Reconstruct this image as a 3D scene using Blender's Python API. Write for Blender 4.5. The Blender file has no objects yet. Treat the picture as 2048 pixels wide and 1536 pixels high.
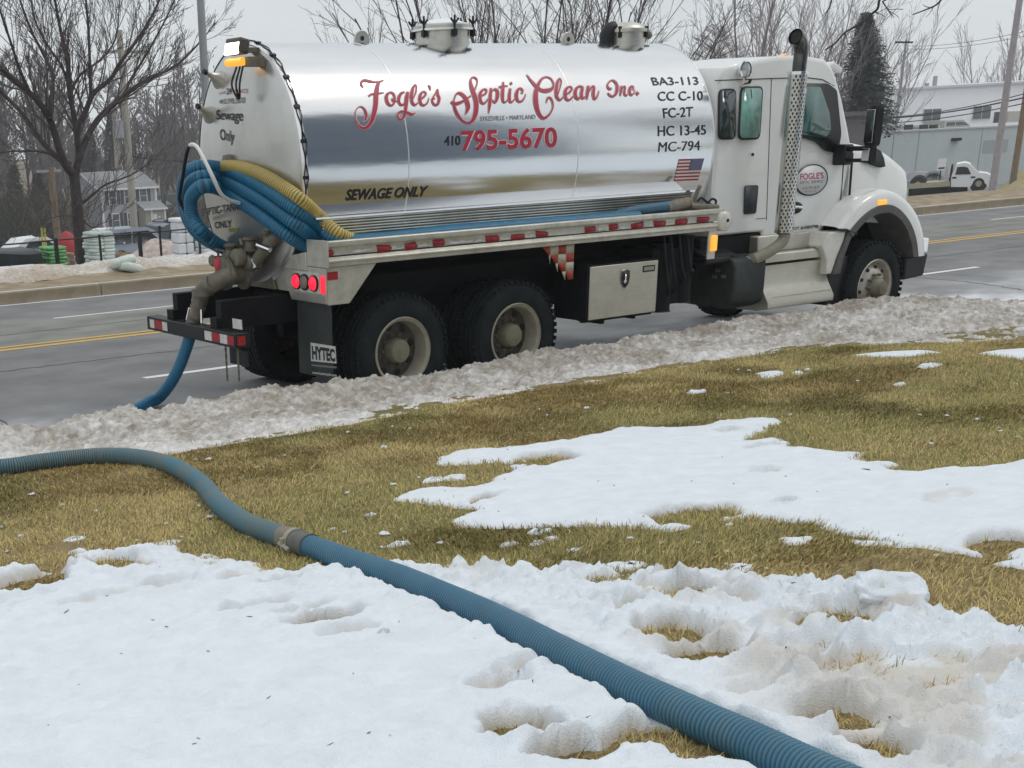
import bpy, math, random
import numpy as np
from mathutils import Vector, Matrix

# ------------------------------------------------------------------ camera, sky, sun, exposure
scene = bpy.context.scene
W0, H0 = 2048, 1536
FPX, PPX, PPY = 2702.19, 642.11, 1336.81          # focal length and principal point of the photograph, in its pixels
CAM = np.array([-7.5152, -11.54127, 2.48721])
RC = np.array([[0.83931544, -0.54271879, -0.03171612],
               [-0.22665367, -0.29629956, -0.92781177],
               [0.49414341, 0.78591532, -0.371698]])  # rows: right, down, forward
cd = bpy.data.cameras.new("camera")
cam = bpy.data.objects.new("camera", cd)
scene.collection.objects.link(cam)
cd.sensor_fit = 'HORIZONTAL'; cd.sensor_width = 36.0
cd.lens = FPX / W0 * 36.0
cd.shift_x = (W0 / 2 - PPX) / W0
cd.shift_y = (PPY - H0 / 2) / W0
cd.clip_start = 0.1; cd.clip_end = 3000
m = Matrix.Identity(4)
for i in range(3):
    m[i][0] = RC[0][i]; m[i][1] = -RC[1][i]; m[i][2] = -RC[2][i]; m[i][3] = CAM[i]
cam.matrix_world = m
scene.camera = cam
scene.view_settings.view_transform = 'Standard'
scene.view_settings.look = 'None'
scene.view_settings.exposure = 0.12
scene.view_settings.gamma = 1.0
scene.view_settings.use_curve_mapping = False
scene.cycles.max_bounces = 8; scene.cycles.volume_bounces = 4
scene.cycles.use_denoising = True

world = bpy.data.worlds.new("World"); scene.world = world; world.use_nodes = True
nt = world.node_tree; nt.nodes.clear()
out = nt.nodes.new('ShaderNodeOutputWorld')
sky = nt.nodes.new('ShaderNodeTexSky'); sky.sky_type = 'NISHITA'; sky.sun_disc = False
SUN_EL, SUN_AZ = math.radians(58), math.radians(120)
sky.sun_elevation = SUN_EL; sky.sun_rotation = SUN_AZ; sky.dust_density = 4.0; sky.air_density = 1.0
bg1 = nt.nodes.new('ShaderNodeBackground'); bg1.inputs[1].default_value = 0.012
nt.links.new(sky.outputs[0], bg1.inputs[0])
# cloud deck: an even overcast, brighter overhead, faint soft mottling
tc = nt.nodes.new('ShaderNodeTexCoord')
sep = nt.nodes.new('ShaderNodeSeparateXYZ'); nt.links.new(tc.outputs['Generated'], sep.inputs[0])
ramp = nt.nodes.new('ShaderNodeValToRGB'); nt.links.new(sep.outputs[2], ramp.inputs[0])
cr = ramp.color_ramp
cr.elements[0].position = 0.0; cr.elements[0].color = (0.76, 0.795, 0.815, 1)
cr.elements[1].position = 1.0; cr.elements[1].color = (1.0, 1.0, 1.0, 1)
e = cr.elements.new(0.12); e.color = (0.72, 0.78, 0.81, 1)
e = cr.elements.new(0.45); e.color = (0.82, 0.87, 0.90, 1)
nz = nt.nodes.new('ShaderNodeTexNoise'); nz.inputs['Scale'].default_value = 2.2; nz.inputs['Detail'].default_value = 4
mp = nt.nodes.new('ShaderNodeMapping'); mp.inputs['Scale'].default_value = (1, 1, 3)
nt.links.new(tc.outputs['Generated'], mp.inputs[0]); nt.links.new(mp.outputs[0], nz.inputs[0])
mr = nt.nodes.new('ShaderNodeMapRange'); mr.inputs[1].default_value = .3; mr.inputs[2].default_value = .7
mr.inputs[3].default_value = .93; mr.inputs[4].default_value = 1.07
nt.links.new(nz.outputs[0], mr.inputs[0])
vm = nt.nodes.new('ShaderNodeVectorMath'); vm.operation = 'SCALE'
nt.links.new(ramp.outputs[0], vm.inputs[0]); nt.links.new(mr.outputs[0], vm.inputs['Scale'])
bg2 = nt.nodes.new('ShaderNodeBackground'); bg2.inputs[1].default_value = 0.84
nt.links.new(vm.outputs[0], bg2.inputs[0])
add = nt.nodes.new('ShaderNodeAddShader')
nt.links.new(bg1.outputs[0], add.inputs[0]); nt.links.new(bg2.outputs[0], add.inputs[1])
nt.links.new(add.outputs[0], out.inputs[0])

sd = bpy.data.lights.new("sun", 'SUN'); sd.energy = 0.55; sd.angle = math.radians(14); sd.color = (1.0, 0.97, 0.92)
so = bpy.data.objects.new("sun", sd); scene.collection.objects.link(so)
sv = Vector((math.cos(SUN_EL) * math.sin(SUN_AZ), math.cos(SUN_EL) * math.cos(SUN_AZ), math.sin(SUN_EL)))
so.rotation_euler = sv.to_track_quat('Z', 'Y').to_euler()

# ------------------------------------------------------------------ helpers
rnd = random.Random(7)
rng = np.random.default_rng(7)
COL = scene.collection
PI = math.pi

def ray(px, py):
    return RC.T @ np.array([(px - PPX) / FPX, (py - PPY) / FPX, 1.0])
def at(px, py, x=None, y=None, z=None):
    """where the line of sight through a photograph pixel meets the plane x=, y= or z="""
    d = ray(px, py)
    if x is not None: t = (x - CAM[0]) / d[0]
    elif y is not None: t = (y - CAM[1]) / d[1]
    else: t = (z - CAM[2]) / d[2]
    return CAM + t * d
def project(P):
    q = (np.atleast_2d(P) - CAM) @ RC.T
    return np.stack([PPX + FPX * q[:, 0] / q[:, 2], PPY + FPX * q[:, 1] / q[:, 2]], 1)

# value noise on numpy arrays
_perm = np.random.default_rng(3).random((256, 256)).astype(np.float32)
def vnoise(x, y):
    xi = np.floor(x).astype(int); yi = np.floor(y).astype(int)
    fx = x - xi; fy = y - yi
    fx = fx * fx * (3 - 2 * fx); fy = fy * fy * (3 - 2 * fy)
    a = _perm[xi & 255, yi & 255]; b = _perm[(xi + 1) & 255, yi & 255]
    c = _perm[xi & 255, (yi + 1) & 255]; d = _perm[(xi + 1) & 255, (yi + 1) & 255]
    return (a * (1 - fx) + b * fx) * (1 - fy) + (c * (1 - fx) + d * fx) * fy
def fbm(x, y, o=4):
    s = 0; amp = .5; t = 0
    for k in range(o):
        s = s + amp * vnoise(x * 2 ** k + 17.3 * k, y * 2 ** k - 9.1 * k); t += amp; amp *= .5
    return s / t
def sstep(a, b, x):
    t = np.clip((x - a) / (b - a), 0, 1); return t * t * (3 - 2 * t)

def spline(pts, n=8):
    """Catmull-Rom through the points"""
    P = np.asarray(pts, float)
    if len(P) < 3: 
        t = np.linspace(0, 1, n + 1)[:, None]; return P[0] * (1 - t) + P[-1] * t
    P = np.vstack([2 * P[0] - P[1], P, 2 * P[-1] - P[-2]])
    o = []
    for i in range(1, len(P) - 2):
        t = np.linspace(0, 1, n, endpoint=False)[:, None]
        p0, p1, p2, p3 = P[i - 1], P[i], P[i + 1], P[i + 2]
        o.append(.5 * ((2 * p1) + (-p0 + p2) * t + (2 * p0 - 5 * p1 + 4 * p2 - p3) * t ** 2 + (-p0 + 3 * p1 - 3 * p2 + p3) * t ** 3))
    o.append(P[-2][None]); return np.vstack(o)
def resample(P, step):
    d = np.r_[0, np.cumsum(np.linalg.norm(np.diff(P, axis=0), axis=1))]
    n = max(2, int(d[-1] / step) + 1); s = np.linspace(0, d[-1], n)
    return np.stack([np.interp(s, d, P[:, k]) for k in range(P.shape[1])], 1)

ORG = {}
class M:
    """collects shapes, then links them as ONE mesh object"""
    def __init__(s): s.v = []; s.f = []; s.n = 0; s.col = None; s.c = []
    def add(s, V, F, tint=None):
        V = np.asarray(V, float).reshape(-1, 3)
        s.v.append(V)
        for fa in (F if isinstance(F, list) and len(F) and isinstance(F[0], np.ndarray) and F[0].ndim == 2 else [np.asarray(f)[None] for f in F]):
            s.f.append(np.asarray(fa) + s.n)
        if tint is not None: s.c.append((s.n, len(V), tint))
        s.n += len(V); return s
    def box(s, x0, x1, y0, y1, z0, z1):
        x0, x1 = min(x0, x1), max(x0, x1); y0, y1 = min(y0, y1), max(y0, y1); z0, z1 = min(z0, z1), max(z0, z1)
        V = [(x0, y0, z0), (x1, y0, z0), (x1, y1, z0), (x0, y1, z0), (x0, y0, z1), (x1, y0, z1), (x1, y1, z1), (x0, y1, z1)]
        return s.add(V, [np.array([(0, 3, 2, 1), (4, 5, 6, 7), (0, 1, 5, 4), (1, 2, 6, 5), (2, 3, 7, 6), (3, 0, 4, 7)])])
    def obox(s, c, half, rz=0, ry=0, rx=0):
        R = (Matrix.Rotation(rz, 3, 'Z') @ Matrix.Rotation(ry, 3, 'Y') @ Matrix.Rotation(rx, 3, 'X'))
        R = np.array(R); h = np.array(half)
        V = np.array([(-1, -1, -1), (1, -1, -1), (1, 1, -1), (-1, 1, -1), (-1, -1, 1), (1, -1, 1), (1, 1, 1), (-1, 1, 1)]) * h
        return s.add(V @ R.T + np.array(c), [np.array([(0, 3, 2, 1), (4, 5, 6, 7), (0, 1, 5, 4), (1, 2, 6, 5), (2, 3, 7, 6), (3, 0, 4, 7)])])
    def tube(s, P, r, n=8, cap=True):
        P = np.asarray(P, float); N = len(P)
        r = np.broadcast_to(np.asarray(r, float), (N,))
        T = np.gradient(P, axis=0); T /= (np.linalg.norm(T, axis=1)[:, None] + 1e-12)
        up = np.array([0, 0, 1.]) if abs(T[0][2]) < .9 else np.array([1., 0, 0])
        U = np.zeros_like(P); u = np.cross(T[0], up); u /= np.linalg.norm(u)
        for i in range(N):
            u = u - T[i] * (u @ T[i]); u /= np.linalg.norm(u) + 1e-12; U[i] = u
        Vv = np.cross(T, U)
        a = np.linspace(0, 2 * PI, n, endpoint=False)
        R = P[:, None] + r[:, None, None] * (np.cos(a)[None, :, None] * U[:, None] + np.sin(a)[None, :, None] * Vv[:, None])
        i = np.arange(N - 1)[:, None] * n; j = np.arange(n)[None]; j2 = (j + 1) % n
        F = np.stack([i + j, i + n + j, i + n + j2, i + j2], -1).reshape(-1, 4)[:, ::-1]
        fs = [F]
        if cap:
            fs += [np.arange(n)[None][:, :], (np.arange(n)[::-1] + (N - 1) * n)[None]]
        return s.add(R.reshape(-1, 3), fs)
    def rod(s, a, b, r, n=8, r2=None): return s.tube([a, b], [r, r if r2 is None else r2], n)
    def lathe(s, prof, o, axis='z', n=32, close=False):
        """prof: (radius, along) pairs turned about an axis through o"""
        prof = np.asarray(prof, float); N = len(prof)
        a = np.linspace(0, 2 * PI, n, endpoint=False)
        c, sn = np.cos(a)[None], np.sin(a)[None]; r = prof[:, 0:1]; h = np.broadcast_to(prof[:, 1:2], (N, n))
        if axis == 'z': V = np.stack([r * c, r * sn, h], -1)
        elif axis == 'y': V = np.stack([r * sn, h, r * c], -1)
        else: V = np.stack([h, r * c, r * sn], -1)
        V = V + np.array(o)
        i = np.arange(N - 1)[:, None] * n; j = np.arange(n)[None]; j2 = (j + 1) % n
        F = np.stack([i + j, i + j2, i + n + j2, i + n + j], -1).reshape(-1, 4)
        fs = [F]
        if prof[0, 0] > 1e-6 and close: fs.append(np.arange(n)[::-1][None])
        if prof[-1, 0] > 1e-6 and close: fs.append((np.arange(n) + (N - 1) * n)[None])
        return s.add(V.reshape(-1, 3), fs)
    def prism(s, poly, d0, d1, plane='xz'):
        """extrude a 2-D polygon between two depths along the third axis"""
        P = np.asarray(poly, float); n = len(P)
        def lift(d):
            z = np.full(n, d)
            return {'xz': np.stack([P[:, 0], z, P[:, 1]], 1), 'yz': np.stack([z, P[:, 0], P[:, 1]], 1), 'xy': np.stack([P[:, 0], P[:, 1], z], 1)}[plane]
        V = np.vstack([lift(d0), lift(d1)])
        i = np.arange(n); j = (i + 1) % n
        return s.add(V, [i[::-1][None], (i + n)[None], np.stack([i, j, j + n, i + n], 1)])
    def loft(s, rings, cap=True, closed=True):
        N = len(rings); n = len(rings[0]); V = np.vstack([np.asarray(r, float) for r in rings])
        i = np.arange(N - 1)[:, None] * n
        j = np.arange(n if closed else n - 1)[None]; j2 = (j + 1) % n
        F = np.stack([i + j, i + j2, i + n + j2, i + n + j], -1).reshape(-1, 4)
        fs = [F]
        if cap: fs += [np.arange(n)[::-1][None], (np.arange(n) + (N - 1) * n)[None]]
        return s.add(V, fs)
    def grid(s, V, mask=None):
        """V: (a,b,3) grid of points; mask: cells to keep"""
        a, b = V.shape[:2]
        i = np.arange(a - 1)[:, None] * b; j = np.arange(b - 1)[None]
        F = np.stack([i + j, i + b + j, i + b + j + 1, i + j + 1], -1)
        F = F[mask] if mask is not None else F.reshape(-1, 4)
        return s.add(V.reshape(-1, 3), [F])
    def squash(s):
        for v in s.v: v[:, 1] *= KY
        return s
    def poly(s, P): return s.add(P, [np.arange(len(P))[None]])
    def obj(s, name, mat, parent=None, smooth=40, bev=0, seg=2, tint=None, fix=False):
        V = np.vstack(s.v) if s.v else np.zeros((0, 3))
        V = V - np.array(ORG.get(parent.name, (0, 0, 0)) if parent else (0, 0, 0))
        if fix:                                             # drop unused points
            used = np.unique(np.concatenate([f.ravel() for f in s.f])); mpi = np.full(len(V), -1); mpi[used] = np.arange(len(used))
            V = V[used]; s.f = [mpi[f] for f in s.f]
            if tint is not None: tint = tint[used]
        me = bpy.data.meshes.new(name)
        loops = np.concatenate([f.ravel() for f in s.f]).astype(np.int32)
        tot = np.concatenate([np.full(len(f), f.shape[1]) for f in s.f]).astype(np.int32)
        me.vertices.add(len(V)); me.vertices.foreach_set('co', V.astype(np.float32).ravel())
        me.loops.add(len(loops)); me.loops.foreach_set('vertex_index', loops)
        me.polygons.add(len(tot)); me.polygons.foreach_set('loop_start', np.r_[0, np.cumsum(tot)[:-1]].astype(np.int32))
        me.update(calc_edges=True)
        if smooth:
            me.shade_smooth()
            if smooth < 180: me.set_sharp_from_angle(angle=math.radians(smooth))
        if tint is not None:
            at_ = me.attributes.new('tint', 'FLOAT_COLOR', 'POINT'); t4 = np.ones((len(V), 4), np.float32)
            t = np.asarray(tint, np.float32); t4[:, :t.shape[1] if t.ndim > 1 else 1] = t.reshape(len(V), -1)
            if t.ndim == 1: t4[:, :3] = t[:, None]
            at_.data.foreach_set('color', t4.ravel())
        if mat: me.materials.append(mat)
        o = bpy.data.objects.new(name, me); COL.objects.link(o)
        if parent: 
            o.parent = parent; ORG[o.name] = ORG.get(parent.name, (0, 0, 0))
        if bev:
            b = o.modifiers.new('bevel', 'BEVEL'); b.width = bev; b.segments = seg; b.limit_method = 'ANGLE'; b.angle_limit = math.radians(35)
        return o

def tag(o, label, cat, group=None, kind=None):
    if label: o['label'] = label
    if cat: o['category'] = cat
    if group: o['group'] = group
    if kind: o['kind'] = kind
    return o
def struct(o, kind='structure'): o['kind'] = kind; return o
def thing(name, label, cat, loc=(0, 0, 0), group=None, rz=0):
    o = bpy.data.objects.new(name, None); COL.objects.link(o); o.empty_display_size = .2
    o.location = loc; ORG[o.name] = tuple(float(v) for v in loc); o.rotation_euler.z = rz
    return tag(o, label, cat, group)
def dup(root, loc, rz=0, sc=1.0, label=None, group=None):
    r = root.copy(); COL.objects.link(r); r.location = loc; r.rotation_euler.z = rz; r.scale = (sc, sc, sc)
    if label: r['label'] = label
    if group: r['group'] = group
    for ch in list(root.children):
        c = ch.copy(); COL.objects.link(c); c.parent = r
        for g in list(ch.children):
            d = g.copy(); COL.objects.link(d); d.parent = c
    return r

# ------------------------------------------------------------------ materials
def mat(name, col, rough=.6, metal=0, var=.0, vscale=6, col2=None, bump=0, bscale=40, spec=.5, stretch=None, tint=False, emit=None, estr=0, coat=0, detail=5, dirt=None, dscale=3, damt=.5):
    m = bpy.data.materials.new(name); m.use_nodes = True
    nt = m.node_tree; N = nt.nodes; L = nt.links; b = N['Principled BSDF']
    b.inputs['Roughness'].default_value = rough; b.inputs['Metallic'].default_value = metal
    b.inputs['Specular IOR Level'].default_value = spec; b.inputs['Coat Weight'].default_value = coat
    c4 = (*col, 1)
    b.inputs['Base Color'].default_value = c4
    tc = N.new('ShaderNodeTexCoord'); vec = tc.outputs['Object']
    if stretch:
        mp = N.new('ShaderNodeMapping'); mp.inputs['Scale'].default_value = stretch; L.new(vec, mp.inputs[0]); vec = mp.outputs[0]
    src = None
    if var or col2:
        nz = N.new('ShaderNodeTexNoise'); nz.inputs['Scale'].default_value = vscale; nz.inputs['Detail'].default_value = detail; nz.inputs['Roughness'].default_value = .6
        L.new(vec, nz.inputs['Vector'])
        mr = N.new('ShaderNodeMapRange'); mr.inputs[1].default_value = .32; mr.inputs[2].default_value = .68; L.new(nz.outputs[0], mr.inputs[0])
        mx = N.new('ShaderNodeMix'); mx.data_type = 'RGBA'; L.new(mr.outputs[0], mx.inputs['Factor'])
        if col2 is None:
            mx.inputs['A'].default_value = (*[c * (1 - var) for c in col], 1); mx.inputs['B'].default_value = (*[min(1, c * (1 + var)) for c in col], 1)
        else:
            mx.inputs['A'].default_value = c4; mx.inputs['B'].default_value = (*col2, 1)
        src = mx.outputs['Result']
    if dirt:
        nz = N.new('ShaderNodeTexNoise'); nz.inputs['Scale'].default_value = dscale; nz.inputs['Detail'].default_value = 8; nz.inputs['Roughness'].default_value = .7
        L.new(tc.outputs['Object'], nz.inputs['Vector'])
        mr = N.new('ShaderNodeMapRange'); mr.inputs[1].default_value = .45; mr.inputs[2].default_value = .75; mr.inputs[4].default_value = damt; L.new(nz.outputs[0], mr.inputs[0])
        mx = N.new('ShaderNodeMix'); mx.data_type = 'RGBA'; L.new(mr.outputs[0], mx.inputs['Factor'])
        if src: L.new(src, mx.inputs['A'])
        else: mx.inputs['A'].default_value = c4
        mx.inputs['B'].default_value = (*dirt, 1); src = mx.outputs['Result']
    if tint:
        a = N.new('ShaderNodeAttribute'); a.attribute_name = 'tint'
        mu = N.new('ShaderNodeMix'); mu.data_type = 'RGBA'; mu.blend_type = 'MULTIPLY'; mu.inputs['Factor'].default_value = 1
        L.new(a.outputs['Color'], mu.inputs['B'])
        if src: L.new(src, mu.inputs['A'])
        else: mu.inputs['A'].default_value = c4
        src = mu.outputs['Result']
    if src: L.new(src, b.inputs['Base Color'])
    if bump:
        nb = N.new('ShaderNodeTexNoise'); nb.inputs['Scale'].default_value = bscale; nb.inputs['Detail'].default_value = 4; L.new(vec, nb.inputs['Vector'])
        bp = N.new('ShaderNodeBump'); bp.inputs['Strength'].default_value = 1; bp.inputs['Distance'].default_value = bump
        L.new(nb.outputs[0], bp.inputs['Height']); L.new(bp.outputs[0], b.inputs['Normal'])
    if emit:
        b.inputs['Emission Color'].default_value = (*emit, 1); b.inputs['Emission Strength'].default_value = estr
    return m

# vehicles
STEEL = mat('polished_steel', (.74, .755, .765), .155, 1, var=.06, vscale=3, stretch=(.18, 1, 1), bump=.0035, bscale=3.2, detail=3)
STEEL_W = mat('weld_steel', (.86, .86, .85), .3, 1, var=.06)
HEADSTEEL = mat('dull_steel_head', (.60, .595, .57), .30, .85, var=.07, vscale=2.5, bump=.0015, bscale=3, dirt=(.42, .40, .33), dscale=1.6, damt=.45)
ALU = mat('aluminium', (.60, .59, .54), .38, .85, var=.08, vscale=8, dirt=(.33, .31, .24), dscale=5, damt=.5)
ALU_RAIL = mat('rail_aluminium', (.56, .55, .49), .45, .55, var=.1, vscale=10, dirt=(.30, .28, .22), dscale=7, damt=.55)
ALU_BRUSH = mat('brushed_aluminium', (.56, .54, .47), .42, .8, var=.07, vscale=6, stretch=(1, 1, 30), bump=.0004, bscale=30, dirt=(.36, .33, .26), dscale=4, damt=.5)
CHROME = mat('chrome', (.82, .82, .82), .1, 1)
WHITE = mat('white_paint', (.78, .79, .77), .22, 0, var=.02, vscale=2, coat=.6, dirt=(.60, .58, .50), dscale=1.3, damt=.22)
WHITE_DIRTY = mat('road_grimed_white_paint', (.72, .72, .66), .3, 0, var=.04, vscale=3, coat=.3, dirt=(.40, .37, .27), dscale=2.2, damt=.7)
BLACK = mat('black_plastic', (.010, .012, .014), .45, 0, var=.2, vscale=12, spec=.35)
CHASSIS = mat('black_chassis', (.005, .006, .009), .65, 0, var=.3, vscale=9, dirt=(.022, .023, .022), dscale=5, damt=.4, spec=.25)
GREY_TRIM = mat('grey_moulding', (.085, .085, .08), .55, 0, var=.15, vscale=10)
RUBBER = mat('tyre_rubber', (.008, .0125, .0135), .75, 0, var=.25, vscale=9, bump=.002, bscale=60, dirt=(.024, .032, .031), dscale=4, damt=.5, spec=.2)
FLAP = mat('mudflap_rubber', (.016, .022, .023), .65, 0, var=.15, vscale=7, dirt=(.08, .085, .08), dscale=3, damt=.5)
RIM = mat('dusty_rim', (.35, .33, .265), .5, .15, var=.1, vscale=10, dirt=(.20, .18, .13), dscale=6, damt=.6)
RIM_DARK = mat('rim_centre', (.075, .07, .06), .55, .2, var=.3, vscale=14, dirt=(.2, .18, .13), dscale=9, damt=.5)
HUB = mat('dusty_hub', (.20, .185, .13), .6, .1, var=.15, vscale=10)
RIM_FRONT = mat('front_alloy_rim', (.52, .50, .44), .4, .5, var=.1, vscale=14, dirt=(.25, .21, .16), dscale=12, damt=.6)
GLASS = mat('tinted_glass', (.012, .03, .032), .06, 0, spec=.6)
GLASS_L = mat('painted_backlit_glass', (.17, .36, .31), .06, 0, spec=.6, var=.25, vscale=4)  # opaque pane; light through the cab painted in as a paler green
GLASS_D = mat('green_door_glass', (.03, .105, .095), .05, 0, spec=.7, var=.3, vscale=3)
SEAM = mat('panel_gap', (.02, .02, .02), .8)
RED = mat('red_vinyl', (.42, .022, .05), .4, var=.08, vscale=20)
REDHALO = mat('pale_pink_vinyl_edge', (.80, .62, .64), .4)
INK = mat('black_vinyl', (.012, .014, .018), .4)
INK_G = mat('faded_grey_vinyl', (.17, .17, .17), .5)
FLAG_R = mat('flag_red', (.30, .02, .03), .4); FLAG_W = mat('flag_white', (.75, .62, .60), .4); FLAG_B = mat('flag_blue', (.03, .05, .16), .4)
TAPE_R = mat('red_reflective_tape', (.33, .012, .02), .35, var=.2, vscale=40); TAPE_W = mat('white_reflective_tape', (.62, .62, .58), .35, var=.12, vscale=30, dirt=(.4, .38, .32), dscale=12, damt=.6)
CHK_R = mat('worn_red_checker', (.33, .035, .015), .5, var=.15, vscale=20); CHK_W = mat('worn_cream_checker', (.45, .43, .33), .5, var=.12, vscale=20)
TAIL = mat('lit_tail_lamp', (.7, .02, .04), .2, emit=(1, .012, .04), estr=1.5)
TAILOFF = mat('grey_lamp', (.22, .19, .16), .25)
AMBER = mat('lit_amber_lamp', (.8, .3, .02), .2, emit=(1, .45, .05), estr=.8)
AMBER_OFF = mat('amber_lens', (.75, .32, .10), .2, emit=(1, .4, .1), estr=.25)
LAMP = mat('lit_work_lamp', (1, 1, .85), .2, emit=(1, .93, .62), estr=5)
BLUE = mat('blue_hose', (.006, .15, .285), .40, 0, var=.12, vscale=9, tint=True, dirt=(.05, .09, .11), dscale=4, damt=.35)
BLUE_D = mat('dusty_blue_hose', (.052, .165, .24), .45, 0, var=.15, vscale=4, col2=(.03, .13, .215), tint=True, dirt=(.15, .15, .13), dscale=9, damt=.22)
BLUE_M = mat('muddy_blue_hose', (.045, .18, .255), .6, 0, var=.2, vscale=3, col2=(.15, .16, .135), detail=8, tint=True)
YELLOW = mat('yellow_hose', (.50, .38, .10), .45, 0, var=.1, vscale=10, tint=True, dirt=(.25, .22, .12), dscale=5, damt=.5)
CUFF = mat('muddy_hose_cuff', (.20, .17, .13), .7, 0, var=.25, vscale=14, bump=.002, bscale=60)
CUFF_G = mat('grey_hose_cuff', (.11, .115, .10), .6, 0, var=.25, vscale=14, bump=.002, bscale=60)
CASTING = mat('grimy_cast_metal', (.17, .155, .12), .6, .3, var=.25, vscale=12, bump=.003, bscale=30)
GREEN_HOSE = mat('pale_valve_metal', (.24, .25, .21), .5, .4, var=.2, vscale=14)
SNOWCAP = mat('snow_on_lid', (.82, .83, .84), .7, bump=.01, bscale=20)
# ------------------------------------------------------------------ the setting: ground, road, kerbs, lawn, snow
_ly = np.array([-60, -16, -12, -10, -8, -6, -4, -2.5, -2.0, -1.7, -1.55]); _lz = np.array([2.2, 1.55, 1.15, .95, .73, .53, .40, .31, .25, .16, .12])
def lawn_z(x, y): return np.interp(y, _ly, _lz) + .05 * (fbm(np.asarray(x) * .6 + 5, np.asarray(y) * .6, 3) - .5)
def on_lawn(px, py, off=0.0):
    z = .4
    for _ in range(12): P = at(px, py, z=z); z = float(lawn_z(P[0], P[1])) + off
    return P
def far_z(x, y):
    y = np.asarray(y, float); x = np.asarray(x, float)
    base = np.interp(y, [12, 12.4, 13.2, 14.2, 15, 160, 185, 420], [-.06, -.06, -.02, .03, -.12, -9.6, -9.6, 8])
    return base
def on_far(px, py):
    z = -.5
    for _ in range(60):
        P = at(px, py, z=z); z = z + .5 * (float(far_z(P[0], P[1])) - z)
    return np.array([P[0], P[1], z])

ASPHALT = mat('salted_asphalt', (.185, .187, .187), .85, var=.22, vscale=1.2, bump=.004, bscale=90, tint=True, detail=9)
CONC = mat('kerb_concrete', (.27, .225, .155), .9, var=.15, vscale=3, bump=.004, bscale=50, dirt=(.14, .11, .075), dscale=2.2, damt=.6)
VERGE = mat('dead_verge', (.30, .245, .165), .95, var=.3, vscale=2.5, bump=.03, bscale=8, dirt=(.16, .12, .075), dscale=1.4, damt=.7)
LOT = mat('lot_ground', (.20, .195, .185), .95, var=.25, vscale=.7, bump=.02, bscale=3, tint=True)
SOIL = mat('lawn_thatch', (.215, .17, .075), .95, var=.3, vscale=9, bump=.02, bscale=30, tint=True, detail=8)
SNOW = mat('old_snow', (.76, .815, .865), .7, var=.05, vscale=7, bump=.0045, bscale=150, tint=True, detail=7)
BANK = mat('dirty_plowed_snow', (.62, .605, .58), .85, var=.22, vscale=16, bump=.012, bscale=42, tint=True, detail=9, dirt=(.23, .20, .17), dscale=13, damt=.55)
LINE_W = mat('white_road_paint', (.72, .73, .72), .7, var=.08, vscale=9); LINE_Y = mat('yellow_road_paint', (.62, .38, .075), .7, var=.1, vscale=9)

def road_z(y): return np.where(y <= 5.3, 0, -.0362 * (y - 5.3))
xs = np.r_[np.arange(-300, -14, 6.), np.arange(-14, 45, .22), np.arange(45, 401, 4.)]
ys = np.r_[np.arange(-1.6, 5.3, .16), np.arange(5.3, 12.41, .3)]
X, Y = np.meshgrid(xs, ys, indexing='ij')
salt = sstep(1.9, -.6, Y + 1.6 * (fbm(X * .5, Y * .9, 4) - .5)) * (.35 + .65 * sstep(.3, .6, fbm(X * 1.5, Y * 2.5, 4)))
salt *= 1 - .75 * np.exp(-((X - .2) / 2.8) ** 2) * (Y > -.9)
track = sum(np.exp(-((Y - c) / .28) ** 2) for c in (3.0, 4.7, 6.2, 7.8, 9.5, 11.1))
sh = 1 + .34 * (fbm(X * .22, Y * 1.6, 5) - .5) + .16 * (fbm(X * 2, Y * 5, 3) - .5) - .13 * track
t = np.stack([sh + 2.3 * salt, sh + 2.4 * salt, sh + 2.5 * salt], -1)
tan = (Y > 5.4) & (Y < 8.6); t[..., 2] *= np.where(tan, .90, 1); t[..., :] *= np.where(tan, 1.12, 1)[..., None]
b = M(); b.grid(np.stack([X, Y, road_z(Y)], -1))
road = struct(b.obj('road', ASPHALT, tint=t.reshape(-1, 3), smooth=180))
def stripe(name, x0, x1, y, w, mt, lift=.004):
    b = M(); n = max(2, int((x1 - x0) / 2)); xx = np.linspace(x0, x1, n)
    V = np.stack([np.stack([xx, np.full(n, y - w / 2), np.full(n, float(road_z(np.array(y - w / 2)))) + lift], -1), np.stack([xx, np.full(n, y + w / 2), np.full(n, float(road_z(np.array(y + w / 2)))) + lift], -1)], 1)
    b.grid(V); return b.obj(name, mt, road)
stripe('edge_line', -60, 160, 11.95, .13, LINE_W)
stripe('yellow_centre_line', -60, 160, 5.22, .12, LINE_Y); stripe('yellow_centre_line', -60, 160, 5.5, .12, LINE_Y)
for k in range(-4, 9): stripe('lane_dash', -1.12 + 12.17 * k, 1.93 + 12.17 * k, 2.06, .12, LINE_W)
for k in range(-4, 9): stripe('lane_dash', .55 + 12.17 * k, 3.6 + 12.17 * k, 8.68, .12, LINE_W)
stripe('gutter_line', 10.6, 22, -.88, .1, LINE_W, .006)
TAR = mat('tar_seal', (.035, .035, .037), .6, var=.3, vscale=8); g0 = random.Random(3)
def crack(pts, w):
    C = resample(spline(np.array([(x, y, 0) for x, y in pts], float), 6), .12); C[:, 0] += np.array([g0.uniform(-.03, .03) for _ in C]); C[:, 1] += np.array([g0.uniform(-.03, .03) for _ in C]); n = np.stack([-np.gradient(C[:, 1]), np.gradient(C[:, 0])], 1); n /= np.linalg.norm(n, axis=1)[:, None] + 1e-9
    V = np.stack([np.stack([C[:, 0] + s_ * w * n[:, 0], C[:, 1] + s_ * w * n[:, 1], road_z(C[:, 1]) + .0025], 1) for s_ in (-1, 1)], 1); M().grid(V).obj('tar_seam', TAR, road, smooth=0)
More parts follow.
